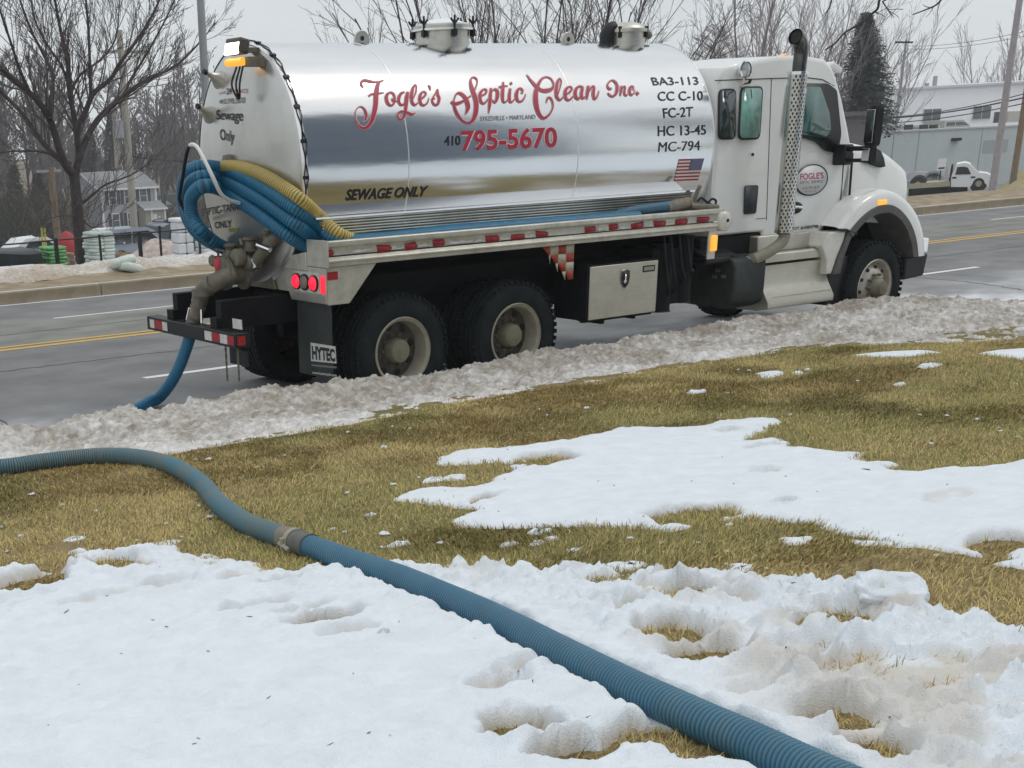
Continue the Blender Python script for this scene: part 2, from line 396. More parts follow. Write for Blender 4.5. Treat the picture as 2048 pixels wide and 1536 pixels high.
crack([(-12, 3.62), (-4, 3.66), (2, 3.58), (9, 3.64), (18, 3.6), (30, 3.66)], .014); crack([(-12, 7.1), (0, 7.05), (10, 7.15), (24, 7.1)], .013); crack([(-3.6, -.8), (-3.2, 1.2), (-3.7, 3.4), (-3.3, 5.2)], .012); crack([(-2.1, 5.6), (-1.7, 8), (-2.0, 12)], .016); crack([(11.6, -.6), (12.2, 1.4), (11.8, 3.5)], .014); crack([(15.4, 5.7), (16, 9), (15.7, 12)], .018); crack([(18.5, .2), (19.4, 2.6), (19, 5)], .016)
# far kerb in cast lengths, near kerb hidden below the plowed bank
kerb = None
proto = M().box(-1.52, 1.52, 12.3, 12.48, -.34, -.06)
k0 = struct(proto.obj('kerb', CONC, bev=.02)); k0.location.x = -26
for i in range(1, 34):
    k = k0.copy(); COL.objects.link(k); k.parent = k0; k.name = 'kerb_stone'; k.location = (3.05 * i, 0, 0.002 * ((i * 7) % 3 - 1))
    if 'kind' in k: del k['kind']
struct(M().box(-80, 160, -1.6, -1.45, -.1, .12).obj('near_kerb', CONC))
# verge beyond the road
xs = np.r_[np.linspace(-300, -8, 30), np.arange(-8, 45, .3), np.linspace(46, 400, 60)]; ys = np.r_[12.48, 12.6, np.arange(12.8, 15.2, .2)]
X, Y = np.meshgrid(xs, ys, indexing='ij'); Z = far_z(X, Y) + .09 * (fbm(X * 1.3, Y * 2, 4) - .5) * sstep(12.5, 13, Y)
struct(M().grid(np.stack([X, Y, Z], -1)).obj('verge', VERGE, smooth=180))
# lot and everything beyond, one sheet to the horizon, rising into a wooded hill on the left
xs = np.r_[-300, -200, np.arange(-120, 260, 6.), 320, 400]; ys = np.r_[np.arange(15., 60, 3), np.arange(60, 220, 8.), 260, 320]
X, Y = np.meshgrid(xs, ys, indexing='ij')
hill = np.where(Y > 175, (Y - 175) * .09, 0) + np.where(Y > 420, -(Y - 420) * .06, 0)
Z = np.interp(Y, [12, 15, 45, 60, 160, 185, 900], [-.06, -.14, -2.8, -3.9, -9.6, -9.6, -9.6]) + hill * .55
tw = sstep(120, 175, Y)[..., None]; t = (1 - tw) * np.array([1, 1, 1.]) + tw * np.array([.75, .62, .45])
tr = (sstep(28, 34, X) * sstep(15, 18, Y) * (1 - sstep(34, 38, Y)))[..., None]; t = t * (1 - tr) + tr * np.array([1.25, 1.0, .55])
struct(M().grid(np.stack([X, Y, Z], -1)).obj('ground', LOT, tint=t.reshape(-1, 3), smooth=180))
def far_z(x, y):
    y = np.asarray(y, float)
    return np.interp(y, [12, 12.4, 13.2, 14.2, 15, 45, 60, 160, 185, 420], [-.06, -.06, -.02, .03, -.14, -2.8, -3.9, -9.6, -9.1, 3.5])

# lawn
xs = np.r_[-300, -120, -60, -30, np.arange(-16, 20, .25), 30, 60, 120, 400]; ys = np.r_[-150, -100, -60, -40, -25, np.arange(-18, -1.6, .25), -1.6]
X, Y = np.meshgrid(xs, ys, indexing='ij')
gn = fbm(X * .55 + 3, Y * .7 + 8, 4)
green = np.clip(sstep(.38, .62, gn) * .8 + .45 * sstep(-5.5, -2.5, Y) * sstep(-1, 5, X), 0, 1)
t = (1 - green)[..., None] * np.array([1.05, 1., .95]) + green[..., None] * np.array([.72, .85, .62])
lawn = struct(M().grid(np.stack([X, Y, lawn_z(X, Y)], -1)).obj('lawn', SOIL, tint=t.reshape(-1, 3), smooth=180))

# ---- snow lying on the lawn: outlines read off the photograph, laid onto the ground
def inside(poly, x, y):
    r = np.zeros(x.shape, bool); n = len(poly)
    for i in range(n):
        x0, y0 = poly[i]; x1, y1 = poly[(i + 1) % n]
        c = ((y0 > y) != (y1 > y)) & (x < (x1 - x0) * (y - y0) / (y1 - y0 + 1e-12) + x0); r ^= c
    return r
def sdist(poly, x, y):
    d = np.full(x.shape, 1e9); n = len(poly)
    for i in range(n):
        ax, ay = poly[i]; bx, by = poly[(i + 1) % n]; dx, dy = bx - ax, by - ay
        t = np.clip(((x - ax) * dx + (y - ay) * dy) / (dx * dx + dy * dy + 1e-12), 0, 1)
        d = np.minimum(d, np.hypot(x - ax - t * dx, y - ay - t * dy))
    return np.where(inside(poly, x, y), d, -d)
def gpoly(pp): return [tuple(on_lawn(*q)[:2]) for q in pp]
POLY_A = gpoly([(-500, 1240), (-60, 1160), (0, 1152), (100, 1138), (160, 1118), (210, 1105), (280, 1095), (345, 1082), (390, 1108), (450, 1122), (520, 1126), (600, 1140), (690, 1142), (760, 1128), (850, 1128), (930, 1126), (1000, 1138),
                (1060, 1142), (1150, 1146), (1240, 1150), (1340, 1143), (1480, 1154), (1560, 1160), (1640, 1165), (1700, 1175), (1800, 1178), (1812, 1212), (1850, 1216), (1890, 1224), (1970, 1242), (2060, 1262), (2500, 1350), (2500, 1700), (2000, 1800), (1024, 1900), (-500, 1900)])
POLY_B = gpoly([(880, 912), (940, 903), (1000, 899), (1100, 884), (1150, 878), (1190, 868), (1240, 854), (1330, 859), (1420, 849), (1500, 838), (1558, 840), (1560, 852), (1520, 868), (1500, 880), (1560, 874), (1572, 894), (1680, 903), (1742, 903), (1722, 918),
                (1800, 932), (1880, 940), (1990, 933), (2060, 918), (2300, 905), (2400, 1120), (2100, 1120), (2050, 1098), (1985, 1106), (1950, 1110), (1900, 1100), (1820, 1092), (1740, 1084), (1660, 1064), (1620, 1045), (1560, 1047), (1500, 1037), (1400, 1050), (1330, 1060), (1180, 1055), (1000, 1060),
                (940, 1055), (905, 1042), (958, 1020), (880, 1010), (795, 1000), (845, 982), (950, 974), (985, 958), (1040, 940), (1000, 926), (880, 930)])
SMALL = [gpoly(p) for p in ([(1700, 712), (1760, 706), (1840, 702), (1885, 706), (1830, 714), (1760, 716)], [(1950, 708), (1990, 702), (2060, 698), (2200, 695), (2200, 718), (2060, 722), (2000, 714)],
                            [(1510, 748), (1540, 744), (1572, 744), (1560, 752), (1530, 758)], [(1580, 745), (1600, 743), (1608, 748), (1590, 750)], [(1690, 1080), (1790, 1086), (1800, 1092), (1720, 1092)], [(1990, 1130), (2050, 1120), (2120, 1125), (2050, 1138)],
                            [(890, 952), (930, 950), (930, 962), (895, 962)], [(2010, 1105), (2060, 1090), (2100, 1110), (2040, 1124)], [(1560, 1078), (1620, 1076), (1610, 1088), (1570, 1090)], [(1080, 1072), (1120, 1070), (1125, 1080), (1090, 1083)], [(60, 1092), (120, 1085), (180, 1090), (170, 1108), (90, 1108)], [(1180, 1140), (1230, 1125), (1280, 1128), (1270, 1145)], [(1465, 1130), (1490, 1128), (1495, 1145), (1475, 1150)])]
# bare or trodden places: photo pixel, half sizes in metres along X and Y, strength
PITS = [(640, 1262, .16, .08, 1.0), (700, 1290, .12, .05, .6), (520, 1230, .22, .05, .75), (600, 1238, .15, .05, .75), (480, 1168, .12, .05, .6), (560, 1180, .12, .05, .7), (60, 1180, .24, .16, 1.2), (232, 1140, .16, .18, 1.2), (95, 1128, .2, .12, 1.0), (30, 1222, .25, .05, .4), (205, 1215, .3, .05, .45), (640, 1252, .07, .05, 1.2), (330, 1190, .14, .04, .5), (420, 1140, .08, .08, .7),
        (1000, 1395, .12, .05, .8), (1215, 1172, .2, .1, .9), (1300, 1192, .12, .07, .8), (1372, 1204, .18, .12, 1.1), (1335, 1278, .15, .12, 1.1), (1425, 1328, .15, .10, 1.1), (1280, 1230, .12, .05, .8),
        (1490, 1220, .12, .06, .7), (1690, 1248, .24, .13, 1.0), (1640, 1265, .16, .05, .7), (1600, 1320, .16, .07, .8), (1680, 1345, .2, .07, .9), (1850, 1350, .2, .07, .8), (1930, 1385, .2, .06, .7), (1660, 1450, .12, .07, 1.0), (1720, 1470, .1, .06, .7), (1500, 1400, .12, .06, .6), (1200, 1225, .1, .04, .6),
        (1015, 1478, .13, .09, 1.3), (1060, 1490, .10, .07, 1.2), (1310, 1495, .15, .10, 1.3), (1380, 1508, .12, .08, 1.2), (1440, 1522, .14, .09, 1.3), (1150, 1535, .12, .08, 1.2), (1750, 1520, .11, .08, 1.3), (1040, 1360, .12, .05, .7), (770, 1298, .025, .015, 1.0),
        (1815, 943, .14, .12, 1.3), (1530, 955, .12, .06, .6), (1570, 1015, .05, .03, 1.2), (1375, 1040, .26, .14, 1.3), (1095, 927, .22, .16, 1.3), (1010, 905, .1, .03, .4), (1990, 1095, .2, .1, 1.2), (970, 1005, .15, .05, 1.1), (1900, 1005, .2, .06, .4), (1455, 870, .1, .04, .9), (1530, 900, .2, .03, .9)]
PITG = [(*on_lawn(a, b)[:2], rx, ry, s) for a, b, rx, ry, s in PITS]
HOSE_PX = [(-420, 965), (-200, 955), (0, 934), (90, 922), (190, 912), (270, 914), (340, 930), (400, 965), (440, 1010), (500, 1050), (560, 1072), (640, 1100), (720, 1128), (800, 1156), (900, 1198), (1000, 1243), (1100, 1294), (1200, 1345), (1300, 1394), (1400, 1440), (1500, 1484), (1620, 1540), (1800, 1622), (2000, 1710)]
HOSE_G = np.array([on_lawn(*q, .052) for q in HOSE_PX])
HOSE_C = resample(spline(HOSE_G, 8), .05)
def hose_dist(x, y, step=1):
    C = HOSE_C[::step]; d = np.full(x.shape, 1e9)
    for i in range(len(C)): d = np.minimum(d, (x - C[i, 0]) ** 2 + (y - C[i, 1]) ** 2)
    return np.sqrt(d)
def snow_h(x, y, detail=True):
    """snow depth and dirt at ground points"""
    n1 = fbm(x * 4, y * 4, 4) - .5; n2 = fbm(x * 14 + 3, y * 14, 4) - .5
    h = np.full(x.shape, -.02); dirt = np.zeros(x.shape)
    hx = np.interp(y, HOSE_C[::-1, 1][np.argsort(HOSE_C[::-1, 1])], HOSE_C[::-1, 0][np.argsort(HOSE_C[::-1, 1])])
    rough = sstep(.0, .5, x - hx) * inside(POLY_A, x, y)
    for k, poly in enumerate([POLY_A, POLY_B] + SMALL):
        px_, py_ = zip(*poly)
        sel = (x > min(px_) - .3) & (x < max(px_) + .3) & (y > min(py_) - .3) & (y < max(py_) + .3)
        if not sel.any(): continue
        T = (.058, .04, .025)[min(k, 2)]
        d = sdist(poly, x[sel], y[sel]) + (.26, .16, .05)[min(k, 2)] * n1[sel] + (.10, .08, .05)[min(k, 2)] * n2[sel]
        hh = T * (1 - np.exp(-np.maximum(d, 0) / (.14, .09, .04)[min(k, 2)])) - .02 * (d < 0) * np.minimum(1, -d * 20)
        if k == 0:
            edge = np.exp(-np.maximum(d, 0) / .6); rg = rough[sel]
            hh += (d > 0) * np.minimum(1, d * 10) * ((.030 + .026 * rg + .022 * edge) * (fbm(x[sel] * 5 + 1, y[sel] * 6, 5) - .45) * 2 + (.011 + .019 * rg + .020 * edge) * (fbm(x[sel] * 17, y[sel] * 19, 4) - .5) * 2 + (.014 * rg + .016 * edge) * (sstep(.5, .62, fbm(x[sel] * 9 + 7, y[sel] * 11, 3)) - .5) + (.0022 + .006 * (rg + edge)) * (fbm(x[sel] * 55, y[sel] * 55, 2) - .5) * 2)
        elif k == 1:
            hh += (d > 0) * np.minimum(1, d * 10) * (.02 * (fbm(x[sel] * 3, y[sel] * 4, 4) - .5) * 2 + .008 * (fbm(x[sel] * 14, y[sel] * 14, 3) - .5) * 2)
        h[sel] = np.maximum(h[sel], hh)
    for gx, gy, rx, ry, s in PITG:
        sel = (np.abs(x - gx) < rx * 3) & (np.abs(y - gy) < ry * 4)
        if not sel.any(): continue
        q = np.hypot((x[sel] - gx) / rx, (y[sel] - gy) / (ry * 1.35)) + .9 * n1[sel] + .5 * n2[sel]
        pit = (1 - sstep(.75, 1.05, q)) * min(s, 1.3); rim = np.exp(-((q - 1.25) / .22) ** 2) * min(s, 1) * .014
        h[sel] = h[sel] * (1 - np.minimum(pit, .96)) - .012 * (pit > .98) * (s > .95) * pit + rim * (h[sel] > 0)
        dirt[sel] = np.maximum(dirt[sel], (pit * .85) * sstep(-.15, .2, n2[sel] + .15))
    dirt = np.maximum(dirt, .55 * rough * sstep(.48, .68, fbm(x * 2.6 + 9, y * 3.4, 5)))
    dirt = np.maximum(dirt, .5 * sstep(.009, .0, h) * (h > -.01))
    return h, dirt
def snow_obj(name, x0, x1, y0, y1, dx, dy, near=True):
    X, Y = np.meshgrid(np.arange(x0, x1, dx), np.arange(y0, y1, dy), indexing='ij')
    h, dirt = snow_h(X, Y)
    if near:
        hd = hose_dist(X, Y); h = h - np.maximum(0, h - .012) * sstep(.105, .065, hd)
        h += (h > .01) * .02 * np.exp(-((hd - .13) / .05) ** 2) * (.4 + 1.6 * (fbm(X * 9, Y * 9, 3) - .35))
    Z = lawn_z(X, Y) + h
    k = h > .002
    mask = k[:-1, :-1] | k[1:, :-1] | k[:-1, 1:] | k[1:, 1:]
    c = np.array([1, 1, 1.]) * (1 - dirt[..., None]) + dirt[..., None] * np.array([.70, .57, .43])
    b = M().grid(np.stack([X, Y, Z], -1), mask)
    return struct(b.obj(name, SNOW, tint=c.reshape(-1, 3), smooth=180, fix=True), 'stuff')
snow_obj('snow_cover', -7.4, .6, -10.4, -5.2, .0135, .0125)
snow_obj('snow_patch', -3.6, 9.5, -7.6, -2.2, .024, .022, False)

X, Y = np.meshgrid(np.arange(3.2, 30, .2), np.arange(-19, -3.0, .2), indexing='ij'); qx = project(np.stack([X, Y, lawn_z(X, Y)], -1).reshape(-1, 3))[:, 0].reshape(X.shape); h = .05 + .22 * (fbm(X * .35 + 2, Y * .5, 4) - .36) - .3 * sstep(2500, 2200, qx); h = np.clip(h, -.02, .06); k = h > 0
struct(M().grid(np.stack([X, Y, lawn_z(X, Y) + h], -1), k[:-1, :-1] | k[1:, :-1] | k[:-1, 1:] | k[1:, 1:]).obj('snow_patch', SNOW, tint=np.ones((X.size, 3)), smooth=180, fix=True), 'stuff')  # snow added out of view, paling the lawn band mirrored in the tank

# ---- plowed bank along the kerb
SIL = [(-300, 870), (0, 846), (120, 836), (200, 822), (240, 808), (330, 802), (480, 786), (640, 764), (800, 746), (1000, 716), (1200, 686), (1350, 656), (1500, 632), (1650, 606), (1720, 596), (1800, 588), (1870, 585), (1920, 597), (1990, 614), (2060, 628), (2300, 650)]
S = np.array([at(*q, y=-1.5) for q in SIL]); E_ = np.array([on_lawn(*q) for q in [(-300, 950), (0, 926), (200, 916), (340, 909), (500, 882), (700, 850), (900, 809), (1100, 777), (1350, 737), (1600, 697), (1800, 689), (2060, 678), (2400, 660)]])
X, Y = np.meshgrid(np.arange(-13, 14.5, .022), np.arange(-4.6, -.55, .02), indexing='ij')
Hc = np.interp(X, S[:, 0], S[:, 2]); ye = np.minimum(np.interp(X, E_[:, 0], E_[:, 1]), -1.95) + .12 * (fbm(X * 2.5, X * 0 + 3, 3) - .5)
ground = np.where(Y > -1.55, 0, lawn_z(X, Y))
yr = -.95 + .25 * (fbm(X * 1.7, X * 0 + 7, 4) - .5)
u1 = np.clip((yr - Y) / (yr + 1.5), 0, 1); u2 = np.clip((Y - ye) / (-1.5 - ye), 0, 1)
prof = np.where(Y > -1.5, sstep(0, 1, u1), u2 ** .8)
env = np.clip(np.minimum((yr - Y) * 6, (Y - ye) * 6), 0, 1)
lump = (fbm(X * 1.1, Y * 1.5, 2) - .5) * .10 + (fbm(X * 3.4, Y * 4, 3) - .5) * .08 + (fbm(X * 11, Y * 13, 4) - .5) * .055 + .024 * (sstep(.46, .64, fbm(X * 5.5 + 2, Y * 7, 3)) - .4) + .010 * (sstep(.48, .62, fbm(X * 14 + 2, Y * 16, 2)) - .4) + (np.abs(fbm(X * 26 + 4, Y * 30, 3) - .5)) * -.09 + (vnoise(X * 48, Y * 48) > .82) * .012
h = np.maximum(Hc - .02 - ground, .02) * prof + lump * env * np.clip(Hc * 2.5, .3, 1)
h = np.where((Y > yr) | (Y < ye), -.03, h)
dirtn = fbm(X * 2.2, Y * 3, 4); speck = fbm(X * 22, Y * 26, 4)
d = np.clip(.52 + 1.3 * (dirtn - .5) + 1.5 * (speck - .5) + .16 * sstep(-2.2, -1.6, Y) - .75 * sstep(.55, .0, (Y - ye)), 0, 1)
sx = lambda p: at(p, 592, y=-1.5)[0]
brown = sstep(sx(1760), sx(1880), X) * sstep(sx(2040), sx(1960), X) * sstep(.36, .56, fbm(X * 2 + 3, Y * 4, 4)) * sstep(-2.4, -1.9, Y)
c = np.array([1.12, 1.13, 1.15]) * (1 - d[..., None]) + d[..., None] * np.array([.54, .50, .44])
c = c * (1 - brown[..., None] * .8) + brown[..., None] * .8 * np.array([.34, .25, .19])
pale = sstep(sx(1980), sx(2060), X)[..., None] * .6; c = c * (1 - pale) + pale
k = h > 0; mask = k[:-1, :-1] | k[1:, :-1] | k[:-1, 1:] | k[1:, 1:]
struct(M().grid(np.stack([X, Y, ground + h], -1), mask).obj('snow_bank', BANK, tint=c.reshape(-1, 3), smooth=180, fix=True), 'stuff')

# ---- snow windrow on the far verge
X, Y = np.meshgrid(np.arange(-9, 13, .07), np.arange(12.9, 15.3, .06), indexing='ij')
c0 = 14.0 + .3 * (fbm(X * .5, X * 0, 3) - .5); wd = .55 + .35 * (fbm(X * .7 + 4, X * 0, 3) - .5)
h = .26 * np.exp(-((Y - c0) / wd) ** 2) * (.6 + .8 * (fbm(X * 2, Y * 2, 4))) + .05 * (fbm(X * 6, Y * 6, 3) - .5) - .10
k = h > 0; mask = k[:-1, :-1] | k[1:, :-1] | k[:-1, 1:] | k[1:, 1:]
dd = np.clip(.15 + 1.1 * (fbm(X * 1.5, Y * 5, 4) - .42) + .5 * sstep(13.9, 13.3, Y), 0, 1)[..., None]
struct(M().grid(np.stack([X, Y, far_z(X, Y) + h], -1), mask).obj('snow_windrow', BANK, tint=((1 - dd) * np.array([1.05, 1.05, 1.06]) + dd * np.array([.62, .5, .34])).reshape(-1, 3), smooth=180, fix=True), 'stuff')

# ---- grass: every blade a bent strip, thick where the snow has melted
def blades(n, x0, x1, y0, y1, l0, l1, w, seed, keep=1.0):
    g = np.random.default_rng(seed)
    x = g.uniform(x0, x1, n); y = g.uniform(y0, y1, n); z = lawn_z(x, y)
    q = project(np.stack([x, y, z], 1)); ok = (q[:, 0] > -260) & (q[:, 0] < 2320) & (q[:, 1] < 1760)
    ye_ = np.interp(x, E_[:, 0], E_[:, 1]); ok &= y < ye_ + .05
    x, y, z = x[ok], y[ok], z[ok]
    h, _ = snow_h(x, y); ok = (h < .009) | ((h < .022) & (g.random(len(x)) < .10)) | ((h < .08) & (g.random(len(x)) < .007)); 
    x, y, z, h = x[ok], y[ok], z[ok], h[ok]
    hd = hose_dist(x, y, 2); ok = hd > .05; x, y, z = x[ok], y[ok], z[ok]
    n = len(x)
    flow = 2 * PI * fbm(x * .9, y * .9, 3) * 2
    az = flow + g.normal(0, 1.0, n); L = g.uniform(l0, l1, n) * (.65 + .8 * fbm(x * 3, y * 3, 3)); tilt = np.clip(g.normal(1.1, .33, n), .05, 1.5)
    dx, dy = np.cos(az) * np.sin(tilt), np.sin(az) * np.sin(tilt); dz = np.cos(tilt)
    sx, sy = -np.sin(az) * w / 2, np.cos(az) * w / 2
    B = np.stack([x, y, z - .004], 1); mid = B + np.stack([dx * .5, dy * .5, dz * .7], 1) * L[:, None]; tip = B + np.stack([dx, dy, dz], 1) * L[:, None]
    sd = np.stack([sx, sy, np.zeros(n)], 1)
    V = np.stack([B - sd, B + sd, mid + sd * .8, mid - sd * .8, tip], 1).reshape(-1, 3)
    i = np.arange(n)[:, None] * 5
    gn = fbm(x * .55 + 3, y * .7 + 8, 4); gr = np.clip(sstep(.36, .6, gn) * .8 + .6 * sstep(-5.5, -2.5, y) * sstep(-1, 5, x), 0, 1)
    pal = np.array([[.58, .46, .20], [.44, .345, .14], [.28, .26, .08], [.18, .195, .058], [.25, .18, .085]])
    pw = np.stack([.42 - .30 * gr, .32 - .14 * gr, .10 + .22 * gr, .03 + .19 * gr, .13 - .06 * gr], 1); cs = np.cumsum(pw / pw.sum(1)[:, None], 1)
    ci = (g.random(n)[:, None] > cs).sum(1).clip(0, 4); c = pal[ci] * g.uniform(.75, 1.25, (n, 1)) * (.8 + .4 * fbm(x * 2, y * 2, 3))[:, None]
    return V, [i + np.array([[0, 1, 2, 3]]), i + np.array([[3, 2, 4]])], np.repeat(c, 5, 0)
GRASS = mat('dormant_grass', (1, 1, 1), .7, tint=True, spec=.25)
b = M(); cols = []
for args in ((760000, -6, 9.8, -8.2, -1.75, .02, .047, .0042, 11), (150000, -7.2, -1, -10.3, -6.2, .025, .055, .0032, 12)):
    V, F, c = blades(*args); b.add(V, F); cols.append(c)
struct(b.obj('grass', GRASS, tint=np.vstack(cols), smooth=0), 'stuff')
# leaves, crumbs of snow and litter on the grass
b = M(); cols = []; g = np.random.default_rng(21)
for k in range(150):
    px, py = g.uniform(-50, 2100), g.uniform(720, 1150); P = on_lawn(px, py)
    h, _ = snow_h(np.array([P[0]]), np.array([P[1]]))
    if h[0] > .01 or P[1] > -2.4: continue
    s = g.uniform(.006, .018) * (1.8 if g.random() < .08 else 1); n0 = b.n
    b.lathe([(1e-4, s * .5), (s * .6, s * .4), (s, .1 * s), (s * .9, -s * .2)], (P[0], P[1], P[2] + .012), 'z', 7)
    V = b.v[-1]; ctr = np.array([P[0], P[1], P[2]]); b.v[-1] = ctr + (V - ctr) * np.array([g.uniform(.7, 1.6), g.uniform(.6, 1.2), g.uniform(.6, 1.1)]) + g.normal(0, s * .14, V.shape)
    cols.append(np.tile((1, 1, 1) if g.random() < .8 else (.75, .62, .4), (b.n - n0, 1)))
for k, (px, py, s) in enumerate([(1395, 785, .07), (1860, 733, .09), (1800, 770, .05), (1255, 1135, .07), (1080, 1065, .05), (1480, 1140, .05), (870, 962, .06), (910, 958, .06), (1600, 1083, .05), (1075, 1088, .035), (1150, 1100, .03), (740, 1030, .03), (800, 1090, .05), (1020, 1090, .04), (640, 1165, .03), (150, 1080, .05), (1720, 1165, .06)]):
    P = on_lawn(px, py); n0 = b.n
    b.lathe([(1e-4, s * .45), (s * .5, s * .42), (s * .9, .2 * s), (s, -.1 * s)], tuple(P), 'z', 12); V = b.v[-1]; b.v[-1] = P + (V - P) * np.array([1.5, .8, .6]) + g.normal(0, s * .09, V.shape)
    cols.append(np.tile((1.0, 1.0, 1.0), (b.n - n0, 1)))
struct(b.obj('snow_crumbs', SNOW, tint=np.vstack(cols), smooth=60), 'stuff')
b = M(); g = np.random.default_rng(23)
for k in range(90):
    px, py = g.uniform(-50, 2100), g.uniform(870, 1530); P = on_lawn(px, py); hh, _ = snow_h(np.array([P[0]]), np.array([P[1]]))
    if hh[0] < .015: continue
    s = g.uniform(.002, .0055) * (1 + (g.random() < .1)); a = g.uniform(0, 6.28); d_ = np.array([math.cos(a), math.sin(a), g.uniform(-.1, .4)]) * s * g.uniform(1, 3.5); c_ = np.array([P[0], P[1], P[2] + hh[0] + .002]); b.tube([c_ - d_, c_, c_ + d_], [s * .25, s * .5, s * .2], 4)
struct(b.obj('snow_litter', mat('leaf_litter', (.10, .075, .04), .9, var=.5, vscale=3)), 'stuff')
# the loose slab of snow tipped up at the edge of the patch
P = on_lawn(1772, 1213); b = M()
b.obox((P[0], P[1], P[2] + .05), (.13, .075, .05), rz=-.5, rx=.5, ry=.12); b.v[-1] = b.v[-1]
ch = b.obj('snow_block', SNOW, bev=.03, seg=3, tint=np.ones((8, 3)))
tag(ch, 'loose slab of snow tipped up at the edge of the trodden snow patch', 'snow block')
ds = ch.modifiers.new('rough', 'DISPLACE'); tx = bpy.data.textures.new('snow_noise', 'CLOUDS'); tx.noise_scale = .06; ds.texture = tx; ds.strength = .06
sub = ch.modifiers.new('dense', 'SUBSURF'); sub.subdivision_type = 'SIMPLE'; sub.levels = 3; sub.render_levels = 3
ch.modifiers.move(2, 1)
# ------------------------------------------------------------------ the tank truck (x forward, near side at negative y, road at z = 0)
truck = thing('tank_truck', 'polished steel septic tank truck with white cab parked along the snowy kerb', 'truck')
ZC, RT, XR, XF, KY = 2.16, 1.05, -.84, 4.27, .90    # tank axis height, upright radius, rear and front seam, width over height

# --- tank
tank = M().lathe([(RT, XR), (RT, XR + .02)] + [(RT, x) for x in np.linspace(XR + .3, XF - .3, 16)] + [(RT, XF)], (0, 0, ZC), 'x', 128).squash().obj('tank', STEEL, truck, smooth=60)
def head_x(rho, rear=True, d=.13): return (XR - d * np.sqrt(np.maximum(0, 1 - (rho / RT) ** 2.2))) if rear else (XF + d * np.sqrt(np.maximum(0, 1 - (rho / RT) ** 2.2)))
rr = np.r_[1e-4, np.linspace(.08, 1.0, 14), 1.03, RT]
M().lathe([(r, head_x(r)) for r in rr], (0, 0, ZC), 'x', 96).squash().obj('tank_head', HEADSTEEL, tank, smooth=80)
M().lathe([(r, head_x(r, False, .04)) for r in rr][::-1], (0, 0, ZC), 'x', 96).squash().obj('tank_head', STEEL, tank, smooth=80)
for x, w, h in ((XR, .03, .012), (.28, .008, .004), (2.35, .008, .004), (XF - .006, .008, .004)):
    M().lathe([(RT - .01, x - w), (RT + h, x - w * .6), (RT + h, x + w * .6), (RT - .01, x + w)], (0, 0, ZC), 'x', 96).squash().obj('weld_seam', STEEL_W, tank, smooth=60)
def cyl_hit(px, py, lift=.004):
    """line of sight through a pixel meeting the tank's side"""
    d = ray(px, py); R = RT + lift; oy, oz = CAM[1] / KY, CAM[2] - ZC; dy_ = d[1] / KY
    a = dy_ ** 2 + d[2] ** 2; bb = oy * dy_ + oz * d[2]; c = oy * oy + oz * oz - R * R
    t = (-bb - math.sqrt(max(0, bb * bb - a * c))) / a
    return CAM + t * d
def head_hit(px, py, lift=.006):
    x = XR - .2
    for _ in range(20):
        P = at(px, py, x=x); x = float(head_x(min(RT, math.hypot(P[1] / KY, P[2] - ZC)))) - lift
    return P

# lettering
def text_mesh(s, bold=0.0, shear=0.0, res=4, space=1.0):
    cu = bpy.data.curves.new('lettering', 'FONT'); cu.body = s; cu.offset = bold; cu.shear = shear; cu.resolution_u = res; cu.space_character = space
    ob = bpy.data.objects.new('lettering', cu); COL.objects.link(ob)
    dg = bpy.context.evaluated_depsgraph_get(); me = bpy.data.meshes.new_from_object(ob.evaluated_get(dg))
    V = np.array([v.co[:2] for v in me.vertices]); F = [np.array(p.vertices) for p in me.polygons]
    bpy.data.objects.remove(ob); bpy.data.curves.remove(cu); bpy.data.meshes.remove(me)
    V = (V - V.min(0)) / (V.max(0) - V.min(0)); return V, F
def text_on(s, quad, hit, mt, parent, bold=.0, shear=0, lift=0.0, space=1.0, name='lettering'):
    """quad: photo pixels of the text's corners TL, TR, BL, BR"""
    V, F = text_mesh(s, bold, shear, space=space); tl, tr, bl, br = [np.array(q, float) for q in quad]
    P = []
    for u, v in V:
        p = (bl * (1 - u) + br * u) * (1 - v) + (tl * (1 - u) + tr * u) * v; P.append(hit(p[0], p[1]))
    return M().add(P, F).obj(name, mt, parent, smooth=0)
def q4(o, s, *c): return [(o[0] + a / s, o[1] + b / s) for a, b in c]
tank_hit = lambda a, b_: cyl_hit(a, b_, .005)
C4 = ((870, 220), 7.877); C5 = ((1280, 130), 6.144)
for s, c, mt, bo in (('795-5670', ((415, 322), (1922, 262), (415, 652), (1928, 594)), RED, .028),):
    text_on(s, q4(*C4, *c), lambda a, b_: cyl_hit(a, b_, .0035), REDHALO, tank, bold=.05)
    text_on(s, q4(*C4, *c), tank_hit, mt, tank, bold=bo)
text_on('410', q4(*C4, (150, 408), (403, 398), (150, 566), (403, 553)), tank_hit, INK, tank, bold=.02)
text_on('SYKESVILLE • MARYLAND', q4(*C4, (715, 98), (1585, 72), (715, 172), (1585, 140)), tank_hit, INK_G, tank)
for s, c in (('BA3-113', ((130, 150), (708, 142), (165, 248), (727, 240))), ('CC C-10', ((218, 325), (772, 317), (222, 440), (778, 432))), ('FC-2T', ((280, 530), (655, 510), (292, 655), (650, 632))),
             ('HC 13-45', ((220, 748), (812, 735), (222, 876), (815, 857))), ('MC-794', ((238, 948), (742, 928), (224, 1072), (742, 1048)))):
    text_on(s, q4(*C5, *c), tank_hit, INK, tank, bold=(.0 if s.startswith('MC') else .010))
text_on('SEWAGE ONLY', [(693, 379), (858, 372), (691, 402), (854, 393)], tank_hit, INK, tank, bold=.035, shear=.2)
